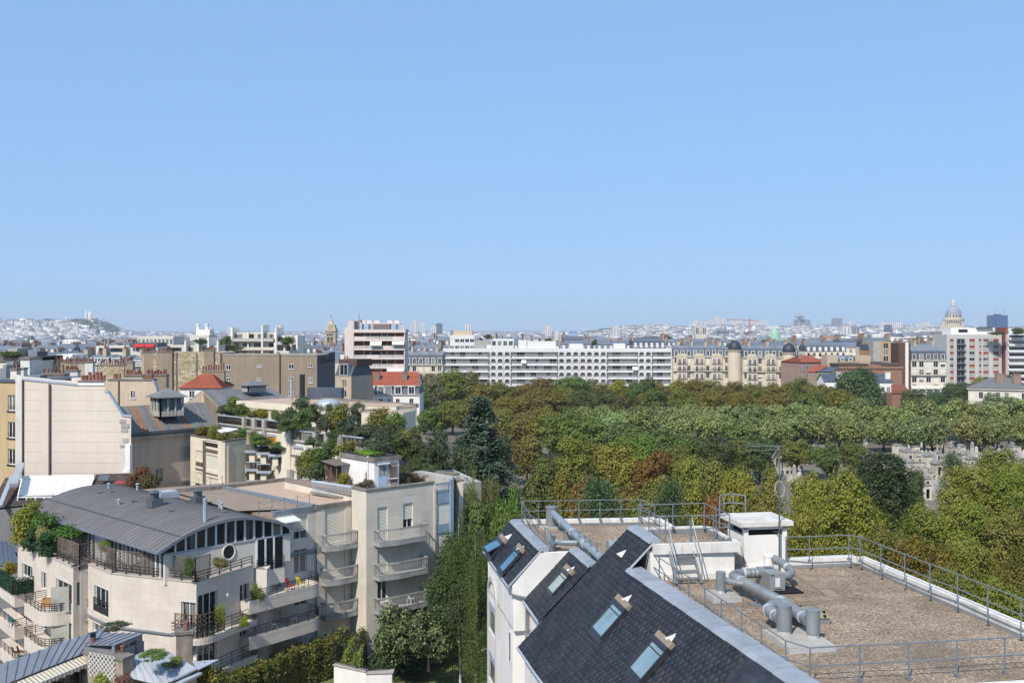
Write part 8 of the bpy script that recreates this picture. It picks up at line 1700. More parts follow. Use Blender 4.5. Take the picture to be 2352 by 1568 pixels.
# garden between the buildings
tree('birch',1058,1166,76,150,'#55672f','birch with white trunk and hanging leaves beside the slate corner',None,name='birch_tree');tree('birch',1095,1205,70,100,'#5d6f35','thin leaning birch close to the white gable wall',None,name='birch_tree')
for u,v,D,w_,c in((1085,1185,84,190,'#46552b'),(1058,1250,77,170,'#48582c'),(1100,1275,73,140,'#414f28')):tree('neargreen',u,v,D,w_,c,'leafy green tree packed beside the birches and the white gable','trees beside the birches')
tree('gloss',908,1383,77,105,'#44522f','dark glossy evergreen tree above the iron fence, left of its twin',None,vb=1535);tree('gloss',985,1392,75,115,'#465530','dark glossy evergreen tree above the iron fence, right of its twin',None,vb=1540)
for u,v,D,w_,c,kd,lb in((1085,1072,97,95,'#75824a','birch','pale feathery tree below the cedar'),(1130,1080,99,80,'#7d874d','birch','pale feathery tree beside the slim cypress'),(1175,1105,96,86,'#627a31','green','bright green tree left of the back gravel roof'),(1100,1120,92,90,'#6b7b3b','green','light green tree between the birch and the cream building'),(1160,1140,88,80,'#5f7432','green','fresh green tree touching the far slate slope'),(1045,1085,100,60,'#77803c','yellow','yellowish tree behind the blue-grey bay')):tree(kd,u,v,D,w_,c,lb,None)
for u,v,D,w_,c,kd,lb in((1010,985,118,80,'#4d5c3c','green','dark green tree left of the cedar foot'),(1060,1000,122,90,'#52603c','green','dark green tree against the cedar trunk'),(955,890,300,70,'#6a7a3a','green','bright green tree beside the red roofed white house'),(1000,930,262,80,'#66803a','green','bright green tree right of the parked car street'),(1040,915,262,90,OL,'broad','olive tree behind the cedar top'),(1080,905,255,90,OL,'broad','olive tree between the cedar top and the white slab')):tree(kd,u,v,D,w_,c,lb,None)
def shrub(kind,u,vt,vb,D,wpx,color,label,group=None,name='shrub'):return plant(kind,(xu(u,D),D,hz(vb,D)),wpx/F*D,(vb-vt)/F*D,color,name,label,'shrub',group)
# planted terraces
gT='shrubs on the stepped terraces';lT='dark wispy shrub growing on the stepped terrace building'
for kd,u,vt,vb,D,w_,c in(('airy',690,905,985,112,78,'#54603c'),('airy',668,935,990,111,50,'#4c5838'),('airy',728,915,985,113,60,'#515d3a'),('bush',660,962,992,110,46,'#5f6f38'),('airy',765,920,1002,110,60,'#525e3e'),('airy',750,955,1005,108,60,'#48543a'),('airy',822,912,980,113,48,'#4f5c3c'),('airy',800,950,1010,107,70,'#47523a'),('airy',850,965,1020,106,76,'#4c5739'),('bush',780,985,1012,106,60,'#52613a'),('bush',830,985,1020,105,70,'#4d5c36'),('airy',895,960,1045,104,80,'#525b3c'),('bush',880,1000,1045,101,76,'#4e5a36'),('airy',930,975,1060,103,70,'#515a38'),('bush',925,1000,1055,101,70,'#5b6236'),('bushy',930,990,1030,102,46,'#8a8c52'),('airy',860,1005,1050,99,90,'#565f40'),('airy',975,1000,1080,106,70,'#4f5a3c'),('bush',965,1035,1085,101,60,'#4f5b33'),('bush',995,1020,1085,105,60,'#4b5834'),('airy',1000,985,1075,110,80,'#4a5839'),('airy',900,1060,1105,95,70,'#555b40'),('airy',930,1065,1110,94,60,'#4a5038'),('bush',950,1060,1108,95,50,'#4d5a30')):
    shrub(kd,u,vt,vb,D,w_,c,lT,gT)
for kd,u,vt,vb,D,w_,c,lb in(('bush',543,914,958,131,46,'#6d8434','bright green shrub at the head of the upper terrace'),('airy',508,928,954,132,22,'#5a5a44','small bare-twigged shrub beside the bright green one'),('bushy',606,938,962,126,30,'#87852f','yellow-green shrub behind the concrete fins'),('bush',631,942,966,124,22,'#6f7a36','small shrub right of the yellow-green one'),('bamboo',490,972,1014,116,38,'#7d8a2c','yellow-green bamboo on the corner tower terrace'),('bushy',462,980,1002,118,34,'#7a6a30','reddish low plant on the corner tower terrace'),('bamboo',580,985,1022,116,34,'#7b7f45','grey-green feathery bamboo above the little loggias'),('bush',552,982,1008,118,26,'#5f7a34','leafy shrub under the white awning'),('bush',635,1015,1032,113,26,'#62703c','low round shrub below the orange blind'),('bushy',712,1030,1100,96,60,'#6b6a30','tall mixed shrub with white flowers behind the gravel roof'),('airy',690,1040,1085,97,30,'#6b6548','bare-stemmed shrub behind the brown post'),('bush',745,1035,1100,95,62,'#55642e','dense green shrub beside the roof hut'),('bush',725,1065,1108,93,50,'#58663a','dark green shrub by the grey covered furniture'),('airy',838,1098,1122,88,60,'#5a5546','dry heather along the terrace edge'),('bush',793,1085,1118,90,34,'#7d8230','yellowing creeper on the terrace shed'),('bush',845,1085,1120,89,20,'#7d7a2c','yellowing creeper on the corner of the shed'),('bush',930,1085,1112,92,60,'#6a5a44','dry brown shrub behind the white table'),('airy',985,1085,1112,92,50,'#7a6450','thin reddish grass plants by the low parapet')):shrub(kd,u,vt,vb,D,w_,c,lb)
for i,(u,vt,vb,D)in enumerate(((520,934,956,130),(560,928,960,129),(588,940,962,127),(648,940,975,118),(700,935,988,110),(780,930,1000,108),(720,1000,1030,104),(760,1010,1050,102),(800,1015,1055,101),(640,1020,1036,112),(600,1000,1024,114),(520,990,1016,116),(960,960,1040,106),(910,950,1010,106),(870,940,1000,108),(985,1060,1100,98))):shrub(('airy','bush','bushy')[i%3],u,vt,vb,D,56,('#566238','#5f6f36','#6f6f38')[i%3],'leafy plant filling the planters of the stepped terraces','planter plants of the stepped terraces')
# terrace of the curved roof building
for kd,u,vt,vb,D,w_,c,lb in(('bushy',68,1156,1245,83.5,70,'#80852f','tall yellow-green shrub on the corner of the curved roof terrace'),('bush',92,1175,1262,81.5,76,'#4f6a2c','large green shrub beside the yellow-green one on the terrace'),('bushy',48,1200,1252,83.6,44,'#9a9a48','pale leaved shrub at the terrace edge'),('bush',75,1215,1268,80.6,50,'#3f5a34','dark juniper hanging over the terrace edge'),('bush',110,1225,1278,78.6,52,'#3c5a30','dark green juniper next to the trellis'),('bushy',100,1212,1262,79.2,36,'#a0a070','cream variegated shrub between the junipers'),('bush',160,1208,1240,80.0,90,'#55702c','low green shrub behind the short trellis'),('bamboo',240,1238,1268,76.5,40,'#87962e','light green bamboo behind the long trellis'),('bush',437,1278,1325,70.3,30,'#5a7030','climbing plant on the trellis corner'),('bushy',505,1280,1305,72.0,40,'#7d7448','flowering plant pot on the terrace end'),('bamboo',505,1385,1440,71.6,30,'#8a9a2e','bright bamboo on the rounded corner balcony'),('bushy',592,1338,1400,75.0,34,'#7f8a48','tall oleander on the upper rounded balcony'),('bush',662,1352,1376,80.0,28,'#6a6a3a','rounded plant at the end of the upper balcony'),('bush',560,1415,1440,73,22,'#7a8a30','small plant pot by the balcony gate rail')):shrub(kd,u,vt,vb,D,w_,c,lb)
def leafbox(name,label,pts,w_,z0,z1,color,m,n=9000,leaf=.14,cat='hedge',bulge=.1,asp=1.4):
    """hedge following a line: leaves over a rounded bank"""
    pts=[Vector(p)for p in pts];segs=list(zip(pts[:-1],pts[1:]));Ls=np.array([(b-a).length for a,b in segs]);si=rg.choice(len(segs),n,p=Ls/Ls.sum());C=np.zeros((n,3));N=np.zeros((n,3))
    for j,(a,b)in enumerate(segs):
        q=np.where(si==j)[0];t_=rg.random(len(q));e=(b-a).normalized();s=Vector((-e.y,e.x,0));th=rg.uniform(-.15,math.pi+.15,len(q));wob=1+bulge*np.sin(t_*Ls[j]*1.7+j)*np.sin(th*3+t_*9)+rg.normal(size=len(q))*.06
        base=np.outer(1-t_,np.array(a))+np.outer(t_,np.array(b));C[q]=base+np.outer(np.sign(np.cos(th))*np.abs(np.cos(th))**.6*w_/2*wob,np.array(s));C[q,2]=z0+(z1-z0)*np.clip(np.abs(np.sin(th))**.5,0,1)*wob*np.where(rg.random(len(q))<.5,rg.random(len(q)),1);N[q]=np.outer(np.cos(th),np.array(s));N[q,2]+=np.sin(th)+.3
    N+=rg.normal(size=(n,3))*.4;c0=sum(pts,Vector())/len(pts);o=thing(name,label,cat,(c0.x,c0.y,z0));me=leafmesh('foliage',C-np.array((c0.x,c0.y,z0)),N,leaf*rg.uniform(.7,1.3,n),m,asp);c=bpy.data.objects.new('foliage',me);link(c,o);c.color=jit(color,.03)
    k=MB()
    for a,b in segs:k.bar((a.x,a.y,(z0+z1)/2-.1),(b.x,b.y,(z0+z1)/2-.1),w_*.7,(z1-z0)*.8)
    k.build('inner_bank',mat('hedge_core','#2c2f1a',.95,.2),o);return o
leafbox('ivy_hedge','long ivy covered hedge bank below the rounded balconies',[WZ(pt6(-260,1640),2.6),WZ(pt6(100,1490),2.6),WZ(pt6(380,1350),2.6),WZ(pt6(640,1270),2.6)],1.7,.0,2.9,'#67692f',MATS['leaf_autumn'],16000,.15)
leafbox('ivy_hedge','leafy bank behind the iron fence left of the evergreen trees',[WZ(pt6(640,1330),1.5),WZ(pt6(900,1330),1.5)],2.4,0,2.3,'#6f8234',MATS['leaf_yellow'],8000,.15,bulge=.35)
leafbox('clipped_hedge','low clipped hedge beside the pale patio',[WZ(pt6(1560,1370),.6),WZ(pt6(1670,1330),.6)],.9,0,.9,'#56702f',MATS['leaf'],1500,.1)
leafbox('dark_hedge','dark green screen hedge on the upper left balcony',[(q[0].x,q[0].y,ZB),(q[1].x,q[1].y,ZB),(q[2].x,q[2].y,ZB)]if False else[V2(WZ(pt5(-60,818),ZB)).to_3d(),V2(WZ(pt5(105,935),ZB)).to_3d(),V2(WZ(pt5(272,905),ZB)).to_3d()],.35,ZB,ZB+1.15,'#2f4a34',MATS['leaf'],5000,.1,bulge=.05)
leafbox('sedum_roof','bright green sedum growing on the roof hut',[hf.P(.9,hz_+2.66,-.8),hf.P(1.6,hz_+2.66,-4.2)],1.5,hz_+2.64,hz_+2.85,'#6f8f2e',MATS['leaf'],2500,.1,cat='plants')
for kd,loc,w_,h,c,lb in(('bamboo',WZ(pt6(730,1240),.5),3.2,4.6,'#93a02e','tall yellow-green bamboo before the cream building'),('bamboo',WZ(pt6(830,1230),.5),2.8,5.0,'#8a9a30','yellow-green bamboo close to the lowest cream balcony'),('bush',WZ(pt6(560,1230),.3),4.2,3.6,'#27351f','dark rounded shrub at the foot of the cream building'),('bushy',WZ(pt6(700,1300),.3),4,2.4,'#7d8a36','light green shrub behind the fence'),('bush',WZ(pt6(1250,1330),.2),4.5,4.5,'#4a5c30','dense green shrub between the twin evergreens'),('bush',WZ(pt6(1400,1420),.2),4,3.5,'#44582e','green shrub at the right foot of the evergreens'),('bushy',WZ(pt6(1540,1180),.2),3.2,4.2,'#7a8236','yellowing shrub below the blue-grey bay'),('bush',WZ(pt6(1150,1480),.2),5,2.8,'#3f5230','low dark shrub behind the white garden wall'),('bush',WZ(pt6(1600,1120),.2),4.5,6,'#50642f','tall green shrub under the birch'),('bush',WZ(pt6(1680,1150),.2),4.2,7,'#4c602c','tall green shrub between the birch and the white building')):plant(kd,loc,w_,h,c,'shrub',lb,'shrub')
for kd,u,vt,vb,D,w_,c,lb in(('airy',350,1490,1518,57.5,80,'#5f7a34','green plant spilling beside the pale zinc slope'),('airy',398,1505,1532,59.0,60,'#73853a','trailing vine over the pale zinc roof edge'),('airy',262,1428,1446,63.5,90,'#4a5438','dark trailing plant along the zinc ridge'),('bushy',235,1545,1585,55.0,40,'#8aa040','light green potted plant under the striped awning'),('airy',285,1540,1585,54.5,46,'#7a5348','rusty feathery bush below the lattice chimney'),('bushy',470,1525,1590,60.0,70,'#71702f','creeper covered wall beside the pale zinc roof'),('bush',505,1540,1600,60.5,50,'#5f6a2e','green creeper at the foot of the creeper wall'),('bushy',20,1290,1325,86,36,'#97932c','yellow shrub on the far left courtyard'),('bush',320,1075,1125,104,60,'#7a5a3a','thin reddish tree between the blank wall and the zinc hall'),('bush',345,1090,1130,103,46,'#6d5a3c','thin brownish tree before the zinc hall wall')):shrub(kd,u,vt,vb,D,w_,c,lb)
# rooftop greenery further off
for u,vt,vb,D,w_ in((1490,772,787,600,60),(1529,771,788,610,40),(520,773,792,333,30),(640,776,790,338,30),(462,778,790,333,40),(660,774,792,330,40),(535,792,806,340,40),(1120,768,780,450,20),(30,806,820,186,60),(1260,776,786,440,18),(1365,780,792,440,14),(2290,762,770,448,40),(2336,752,768,446,30)):shrub('bush',u,vt,vb,D,w_,'#5f6f3c','green shrub on a distant roof terrace','shrubs on distant roofs')
# ================================================================== graves
m_st=mat('tomb_stone','#c6bba9',.9,.12,.8,orand=.18,streak=.15);m_sg=mat('tomb_grey','#a5a19a',.9,.12,.8,orand=.15);m_sd=mat('tomb_lead','#85827d',.8,.12,.8,orand=.15)
def tomb(kind,loc,rz,s,label,group):
    t=thing(kind,label,'grave',loc,group);t.rotation_euler.z=rz;t.scale=s
    for nm,me in TM[kind]:o=bpy.data.objects.new(nm,me);link(o,t)
TM={}
k=MB();k.bb(-.75,-.95,0,.75,.95,.25);k.bb(-.68,-.88,.25,.68,.88,2.1);k2=MB();k2.bb(-.82,-1.02,2.1,.82,1.02,2.25);k2.add([(-.82,-1.02,2.25),(.82,-1.02,2.25),(.82,1.02,2.25),(-.82,1.02,2.25),(0,-1.02,2.85),(0,1.02,2.85)],[(0,1,4),(1,2,5,4),(2,3,5),(3,0,4,5)]);k3=MB();k3.bb(-.3,-.9,.25,.3,-.86,1.7)
TM['gabled_tomb']=[('walls',k.mesh('walls',m_st)),('roof',k2.mesh('roof',m_sd)),('door',k3.mesh('door',MATS['dark']))]
k=MB();k.bb(-.8,-1,0,.8,1,.2);k.bb(-.7,-.9,.2,.7,.9,2.2);k2=MB();k2.bb(-.78,-.98,2.2,.78,.98,2.32);k2.bb(-.5,-.7,2.32,.5,.7,2.45)
TM['flat_tomb']=[('walls',k.mesh('walls',m_st)),('roof',k2.mesh('roof',m_sd)),('door',k3.mesh('door',MATS['dark']))]
k=MB();k.bb(-.5,-1,0,.5,1,.35);k2=MB();k2.bb(-.36,.78,.35,.36,.95,1.25);k2.add([(-.36,.78,1.25),(.36,.78,1.25),(.36,.95,1.25),(-.36,.95,1.25),(0,.78,1.5),(0,.95,1.5)],[(0,1,4),(1,2,5,4),(2,3,5),(3,0,4,5)])
TM['low_grave']=[('slab',k.mesh('slab',m_sg)),('headstone',k2.mesh('headstone',m_st))]
k=MB();k.bb(-.45,-.45,0,.45,.45,.6);k.bb(-.3,-.3,.6,.3,.3,1.1);k2=MB();k2.bb(-.1,-.1,1.1,.1,.1,2.3);k2.bb(-.38,-.1,1.75,.38,.1,1.95)
TM['cross_grave']=[('base',k.mesh('base',m_st)),('cross',k2.mesh('cross',m_st))]
k=MB();k.bb(-.5,-.5,0,.5,.5,.7);k2=MB();k2.add([(-.32,-.32,.7),(.32,-.32,.7),(.32,.32,.7),(-.32,.32,.7),(-.22,-.22,2.4),(.22,-.22,2.4),(.22,.22,2.4),(-.22,.22,2.4),(0,0,2.75)],[(0,1,5,4),(1,2,6,5),(2,3,7,6),(3,0,4,7),(4,5,8),(5,6,8),(6,7,8),(7,4,8)])
TM['stele_grave']=[('base',k.mesh('base',m_st)),('stele',k2.mesh('stele',m_sg))]
LB={'gabled_tomb':'pale stone tomb house with a dark gabled roof','flat_tomb':'pale stone tomb house with a flat stepped lid','low_grave':'low grey grave slab with an upright headstone','cross_grave':'stone grave base carrying a plain cross','stele_grave':'square stone base with a tapering stele'}
ng=0
for(u0,u1,v0,v1)in((1690,1850,1008,1105),(1850,1990,1000,1060),(2060,2380,1004,1160),(1560,2380,1000,1022),(1215,1290,1145,1200)):
    D=DZ((0,v1),0)
    while D<DZ((0,v0),0):
        x=xu(u0,D)
        while x<xu(u1,D):
            if rg.random()<.8 and ng<520:
                kd=str(rg.choice(list(TM),p=[.08,.16,.36,.2,.2]));f_=rg.uniform(.65,1.05)
                tomb(kd,(x+rg.uniform(-.3,.3),D+rg.uniform(-.4,.4),0),R(12+rg.uniform(-5,5))+(math.pi if rg.random()<.2 else 0),(f_,f_,f_*rg.uniform(.85,1.2)),LB[kd],'graves: '+kd.replace('_',' ')+'s');ng+=1
            x+=rg.uniform(1.6,2.6)
        D+=rg.uniform(2.6,3.4)
# ================================================================== landmarks
def lathe_part(root,name,c,prof,m,n=20,smooth=True):MB().lathe(c,prof,n).build(name,m,root,smooth)
m_lm=mat('landmark_stone','#c9bca8',.85,.08,.05,streak=.05);m_wh=mat('landmark_white','#d8d3ca',.85,.06,.05);m_lead=mat('lead_dome','#8a929b',.6,.08,.05);m_gdk=mat('far_dark','#3d4450',.4,.1)
# domed temple (right)
DP=1830.0;S_=DP/F;px_=lambda x,y:WD(pt4(x,y),DP);c=px_(1747,330);pz=lambda y:hz(pt4(0,y)[1],DP);sx=lambda w_:w_*.25*S_
pa_=thing('domed_temple','great domed temple with a colonnaded drum and stone lantern on the skyline','monument',(c.x,DP,0));cx=(c.x,DP+20,0)
lathe_part(pa_,'base',cx,[(sx(200)/2,20),(sx(200)/2,pz(312)),(sx(185)/2,pz(312)),(sx(185)/2,pz(308))],m_lm);lathe_part(pa_,'drum',cx,[(sx(140)/2,pz(312)),(sx(140)/2,pz(232)),(sx(140)/2,pz(195))],m_lm)
lathe_part(pa_,'entablature',cx,[(sx(188)/2,pz(246)),(sx(190)/2,pz(246)),(sx(190)/2,pz(236)),(sx(194)/2,pz(236)),(sx(194)/2,pz(228)),(sx(150)/2,pz(226))],m_lm);lathe_part(pa_,'attic',cx,[(sx(136)/2,pz(226)),(sx(136)/2,pz(198)),(sx(146)/2,pz(198)),(sx(146)/2,pz(193))],m_lm)
lathe_part(pa_,'dome',cx,[(sx(138)/2,pz(193)),(sx(138)/2,pz(180)),(sx(128)/2,pz(160)),(sx(106)/2,pz(138)),(sx(72)/2,pz(122)),(sx(40)/2,pz(114)),(sx(36)/2,pz(110))],m_lead,28);lathe_part(pa_,'lantern',cx,[(sx(46)/2,pz(110)),(sx(46)/2,pz(106)),(sx(32)/2,pz(106)),(sx(32)/2,pz(78)),(sx(36)/2,pz(78)),(sx(36)/2,pz(74)),(sx(22)/2,pz(70)),(sx(8)/2,pz(58)),(sx(4)/2,pz(56))],m_lm,14);lathe_part(pa_,'finial',cx,[(.5,pz(58)),(.3,pz(28))],m_lm,6)
cm_=MB().lathe((0,0,0),[(1.1,0),(1.1,1),(.9,1.2),(.85,12.4),(1.1,13),(1.1,13.4)],8).mesh('column',m_lm);ch=pz(246)-pz(308)
for i in range(28):a=2*math.pi*i/28;o=inst(cm_,'column',pa_,loc=(cx[0]+math.cos(a)*sx(178)/2,cx[1]+math.sin(a)*sx(178)/2,pz(308)));o.scale=(1,1,ch/13.4)
wm_=MB().bb(-1.2,-.3,0,1.2,.3,5).mesh('window',MATS['dark'])
for i in range(16):a=2*math.pi*i/16;inst(wm_,'window',pa_,loc=(cx[0]+math.cos(a)*sx(137)/2,cx[1]+math.sin(a)*sx(137)/2,pz(218)),rotz=a+math.pi/2)
k=MB();a_,b_=px_(1440,385),px_(1710,385);zr_=pz(335);k.add([(a_.x,DP,15),(b_.x,DP,15),(b_.x,DP,pz(372)),((a_.x+b_.x)/2-15,DP,zr_),(a_.x,DP,pz(372)),(a_.x,DP+60,15),(b_.x,DP+60,15),(b_.x,DP+60,pz(372)),((a_.x+b_.x)/2-15,DP+60,zr_),(a_.x,DP+60,pz(372))],[(0,1,2,3,4),(1,6,7,2),(2,7,8,3),(3,8,9,4),(0,4,9,5)]);k.build('nave',m_lm,pa_)
# white basilica on the hill
DS=5200.0;SS=DS/F*.25;bz=lambda y:hz(pt1(0,y)[1],DS);bx=lambda x:xu(pt1(x,0)[0],DS);ba=thing('hill_basilica','white basilica with an egg shaped dome and bell tower crowning the hill','church',(bx(830),DS,55))
def bdome(x,w_,y0,y1,y2,nm='dome'):lathe_part(ba,nm,(bx(x),DS,0),[(w_*SS/2*1.05,40),(w_*SS/2*1.05,bz(y0)),(w_*SS/2,bz(y0)),(w_*SS/2*.97,bz(y0-(y0-y1)*.35)),(w_*SS/2*.78,bz(y0-(y0-y1)*.65)),(w_*SS/2*.42,bz(y0-(y0-y1)*.9)),(w_*SS/2*.2,bz(y1)),(w_*SS/2*.2,bz((y1+y2)/2)),(.3,bz(y2))],m_wh,14)
bdome(829,40,208,166,148);bdome(866,20,228,212,203);bdome(812,18,232,216,207);bdome(846,18,236,220,212)
k=MB();k.bb(bx(782),DS-8,40,bx(804),DS+10,bz(185));k.build('bell_tower',m_wh,ba);lathe_part(ba,'tower_top',(bx(793),DS,0),[(SS*10,bz(185)),(SS*9,bz(168)),(SS*7,bz(160)),(SS*2,bz(150)),(.3,bz(145))],m_wh,10)
k=MB();k.bb(bx(778),DS-15,35,bx(884),DS+40,bz(248));k.build('nave',m_wh,ba);k=MB();k.bb(bx(800),DS-30,35,bx(876),DS-10,bz(262));k.build('porch',m_wh,ba)
for x in(815,833,850):k=MB();k.bb(bx(x)-3.5,DS-31,bz(282),bx(x)+3.5,DS-29.5,bz(268));k.build('arch',m_gdk,ba)
o=thing('water_tower','round white water tower on the hill beside the basilica','tower',(bx(612),DS,50));lathe_part(o,'shaft',(bx(612),DS,0),[(SS*9,40),(SS*9,bz(240)),(SS*12,bz(238)),(SS*12,bz(220)),(SS*5,bz(212))],m_wh,12)
# stone bell tower (left centre)
DC=730.0;cz_=lambda y:hz(pt2(0,y)[1],DC);ct=thing('church_tower','square stone church tower with paired belfry arches and a carved pyramid spire','church',(xu(pt2(681,0)[0],DC),DC,0));f=Fac(V2(WD(pt2(633,400),DC)),V2(WD(pt2(730,400),DC)));m_ct=mat('church_stone','#b0a48e',.9,.15,.2,streak=.15);L=f.L
MB().prism([f.P(0,0)[:2],f.P(L,0)[:2],f.P(L,0,-L)[:2],f.P(0,0,-L)[:2]],-12,cz_(338)).build('shaft',m_ct,ct)
for y0,y1,ov in((350,330,.5),(398,392,.25)):k=MB();f.box(k,-ov,cz_(y0),L+ov,cz_(y1),-L-ov,ov);k.build('cornice',m_ct,ct)
for t_ in(.2,.52):k=MB();f.box(k,L*t_,cz_(488),L*(t_+.25),cz_(415),-.1,.05);k.lathe(f.P(L*(t_+.125),cz_(415),0),[(L*.125,0),(L*.09,L*.08),(.05,L*.125)],10);o=k.build('arch',MATS['dark'],ct);k=MB();[f.box(k,L*t_,cz_(485-9*j),L*(t_+.25),cz_(482-9*j),.03,.2)for j in range(8)];k.build('louvre',m_ct,o)
for i in range(4):k=MB();f.box(k,L*(.2+i*.155),cz_(390),L*(.3+i*.155),cz_(368),-.1,.04);k.build('arch',MATS['dark'],ct)
k=MB();zc_,zp_=cz_(330),cz_(222);cc_=f.P(L/2,0,-L/2)
for z0,z1,r0_,r1_ in((zc_,cz_(290),L*.5,L*.38),(cz_(290),zp_,L*.3,.25)):k.add([cc_+Vector((i*r0_,j*r0_,z0))for i,j in((-1,-1),(1,-1),(1,1),(-1,1))]+[cc_+Vector((i*r1_,j*r1_,z1))for i,j in((-1,-1),(1,-1),(1,1),(-1,1))],[(0,1,5,4),(1,2,6,5),(2,3,7,6),(3,0,4,7),(4,5,6,7)])
k.build('spire',m_ct,ct);k=MB();f.box(k,L*.33,cz_(322),L*.67,cz_(292),-.4,.1);k.add([f.P(L*.28,cz_(292),.1),f.P(L*.72,cz_(292),.1),f.P(L*.5,cz_(275),.1),f.P(L*.28,cz_(292),-1.5),f.P(L*.72,cz_(292),-1.5),f.P(L*.5,cz_(275),-1.5)],[(0,1,2),(1,4,5,2),(0,2,5,3)]);k.build('clock_gable',m_ct,ct)
k=MB();k.bar(cc_+Vector((0,0,zp_-.2)),cc_+Vector((0,0,cz_(190))),.2,.2);k.bar(cc_+Vector((-.8,0,cz_(203))),cc_+Vector((.8,0,cz_(203))),.2,.2);k.build('cross',MATS['steel_grey'],ct)
# twin-towered cathedral, old stone tower, coloured arts centre, wheel, crane
DN=2300.0;o=thing('cathedral_towers','pair of square pale cathedral towers rising over the far roofs','church',(xu(1610,DN),DN,0));nz=lambda y:hz(pt3(0,y)[1],DN)
for x0,x1 in((1682,1722),(1746,1788)):
    f=Fac(V2(WD(pt3(x0,400),DN)),V2(WD(pt3(x1,400),DN)));MB().prism([f.P(0,0)[:2],f.P(f.L,0)[:2],f.P(f.L,0,-9)[:2],f.P(0,0,-9)[:2]],-30,nz(300)).build('tower',m_lm,o)
    for t_ in(.22,.58):k=MB();f.box(k,f.L*t_,nz(372),f.L*(t_+.2),nz(315),0,.3);k.build('arch',MATS['dark'],o)
f=Fac(V2(WD(pt3(1682,400),DN)),V2(WD(pt3(1788,400),DN)));k=MB();f.box(k,0,-30,f.L,nz(378),-9,.5);k.build('gallery',m_lm,o)
DJ=2750.0;f=Fac(V2(WD(pt3(391,400),DJ)),V2(WD(pt3(426,400),DJ)));o=thing('gothic_tower','lone square gothic stone tower beside the blue arts centre','tower',f.P(f.L/2,0));MB().prism([f.P(0,0)[:2],f.P(f.L,0)[:2],f.P(f.L,0,-8)[:2],f.P(0,0,-8)[:2]],-30,hz(pt3(0,346)[1],DJ)).build('shaft',m_lm,o)
for t_ in(0,1):k=MB();k.bar(f.P(f.L*t_,hz(pt3(0,350)[1],DJ),-1),f.P(f.L*t_,hz(pt3(0,338)[1],DJ),-1),1.2,1.2);k.build('pinnacle',m_lm,o)
DQ=3050.0;f=Fac(V2(WD(pt3(432,400),DQ)),V2(WD(pt3(608,400),DQ)));ac=thing('arts_centre','blue and white arts centre with an exposed steel frame','museum',f.P(f.L/2,0));qz=lambda y:hz(pt3(0,y)[1],DQ);MB().prism([f.P(0,0)[:2],f.P(f.L,0)[:2],f.P(f.L,0,-50)[:2],f.P(0,0,-50)[:2]],-30,qz(375)).build('body',mat('arts_blue','#7fa3bd',.6,.1,.05),ac)
for i in range(12):k=MB();f.box(k,f.L*i/12,-30,f.L*i/12+.8,qz(372),2,3);k.build('column',MATS['white_frame'],ac)
for y in(415,400,385,374):k=MB();f.box(k,0,qz(y),f.L,qz(y)+.8,2,3);k.build('beam',MATS['white_frame'],ac)
for x0,x1,y0 in((.05,.25,362),(.3,.5,356),(.55,.75,348),(.8,.98,362)):k=MB();f.box(k,f.L*x0,qz(376),f.L*x1,qz(y0),-30,-6);k.build('plant',mat('arts_cyan','#3f8fc0',.6,.1)if x0>.5 else MATS['white_frame'],ac)
DF=2700.0;o=thing('ferris_wheel','white spoked ferris wheel among the far roofs','ferris wheel',(xu(19,DF),DF,0));wc=Vector((xu(19,DF),DF,hz(pt1(0,418)[1],DF)));rw=62*.25/F*DF
k=MB();k.tube([wc+Vector((rw*math.cos(t*math.pi/18),0,rw*math.sin(t*math.pi/18)))for t in range(37)],.8,5,caps=False);k.build('rim',MATS['white_frame'],o)
for t in range(24):a=t*math.pi/12;MB().bar(wc,wc+Vector((rw*1.06*math.cos(a),0,rw*1.06*math.sin(a))),1.0,1.0).build('spoke',MATS['white_frame'],o)
for s in(-1,1):MB().bar(wc,Vector((wc.x+s*rw*.6,DF,-26)),1.2,1.2).build('leg',MATS['white_frame'],o)
DG_=2300.0;o=thing('tower_crane','orange tower crane with a long jib over the far roofs','crane',(xu(1721,DG_),DG_,0));gx=lambda x:xu(pt3(x,0)[0],DG_);gz=lambda y:hz(pt3(0,y)[1],DG_);m_or=mat('crane_orange','#b5583a',.7,.1)
MB().bar((gx(2182),DG_,-26),(gx(2182),DG_,gz(238)),1.8,1.8).build('mast',m_or,o);MB().bar((gx(1970),DG_,gz(240)),(gx(2270),DG_,gz(250)),1.5,1.6).build('jib',m_or,o);MB().bar((gx(2182),DG_,gz(236)),(gx(2182),DG_,gz(225)),1.6,1.6).build('head',m_or,o);k=MB();k.bb(gx(2255),DG_-1,gz(258),gx(2272),DG_+1,gz(246));k.build('counterweight',MATS['concrete'],o)
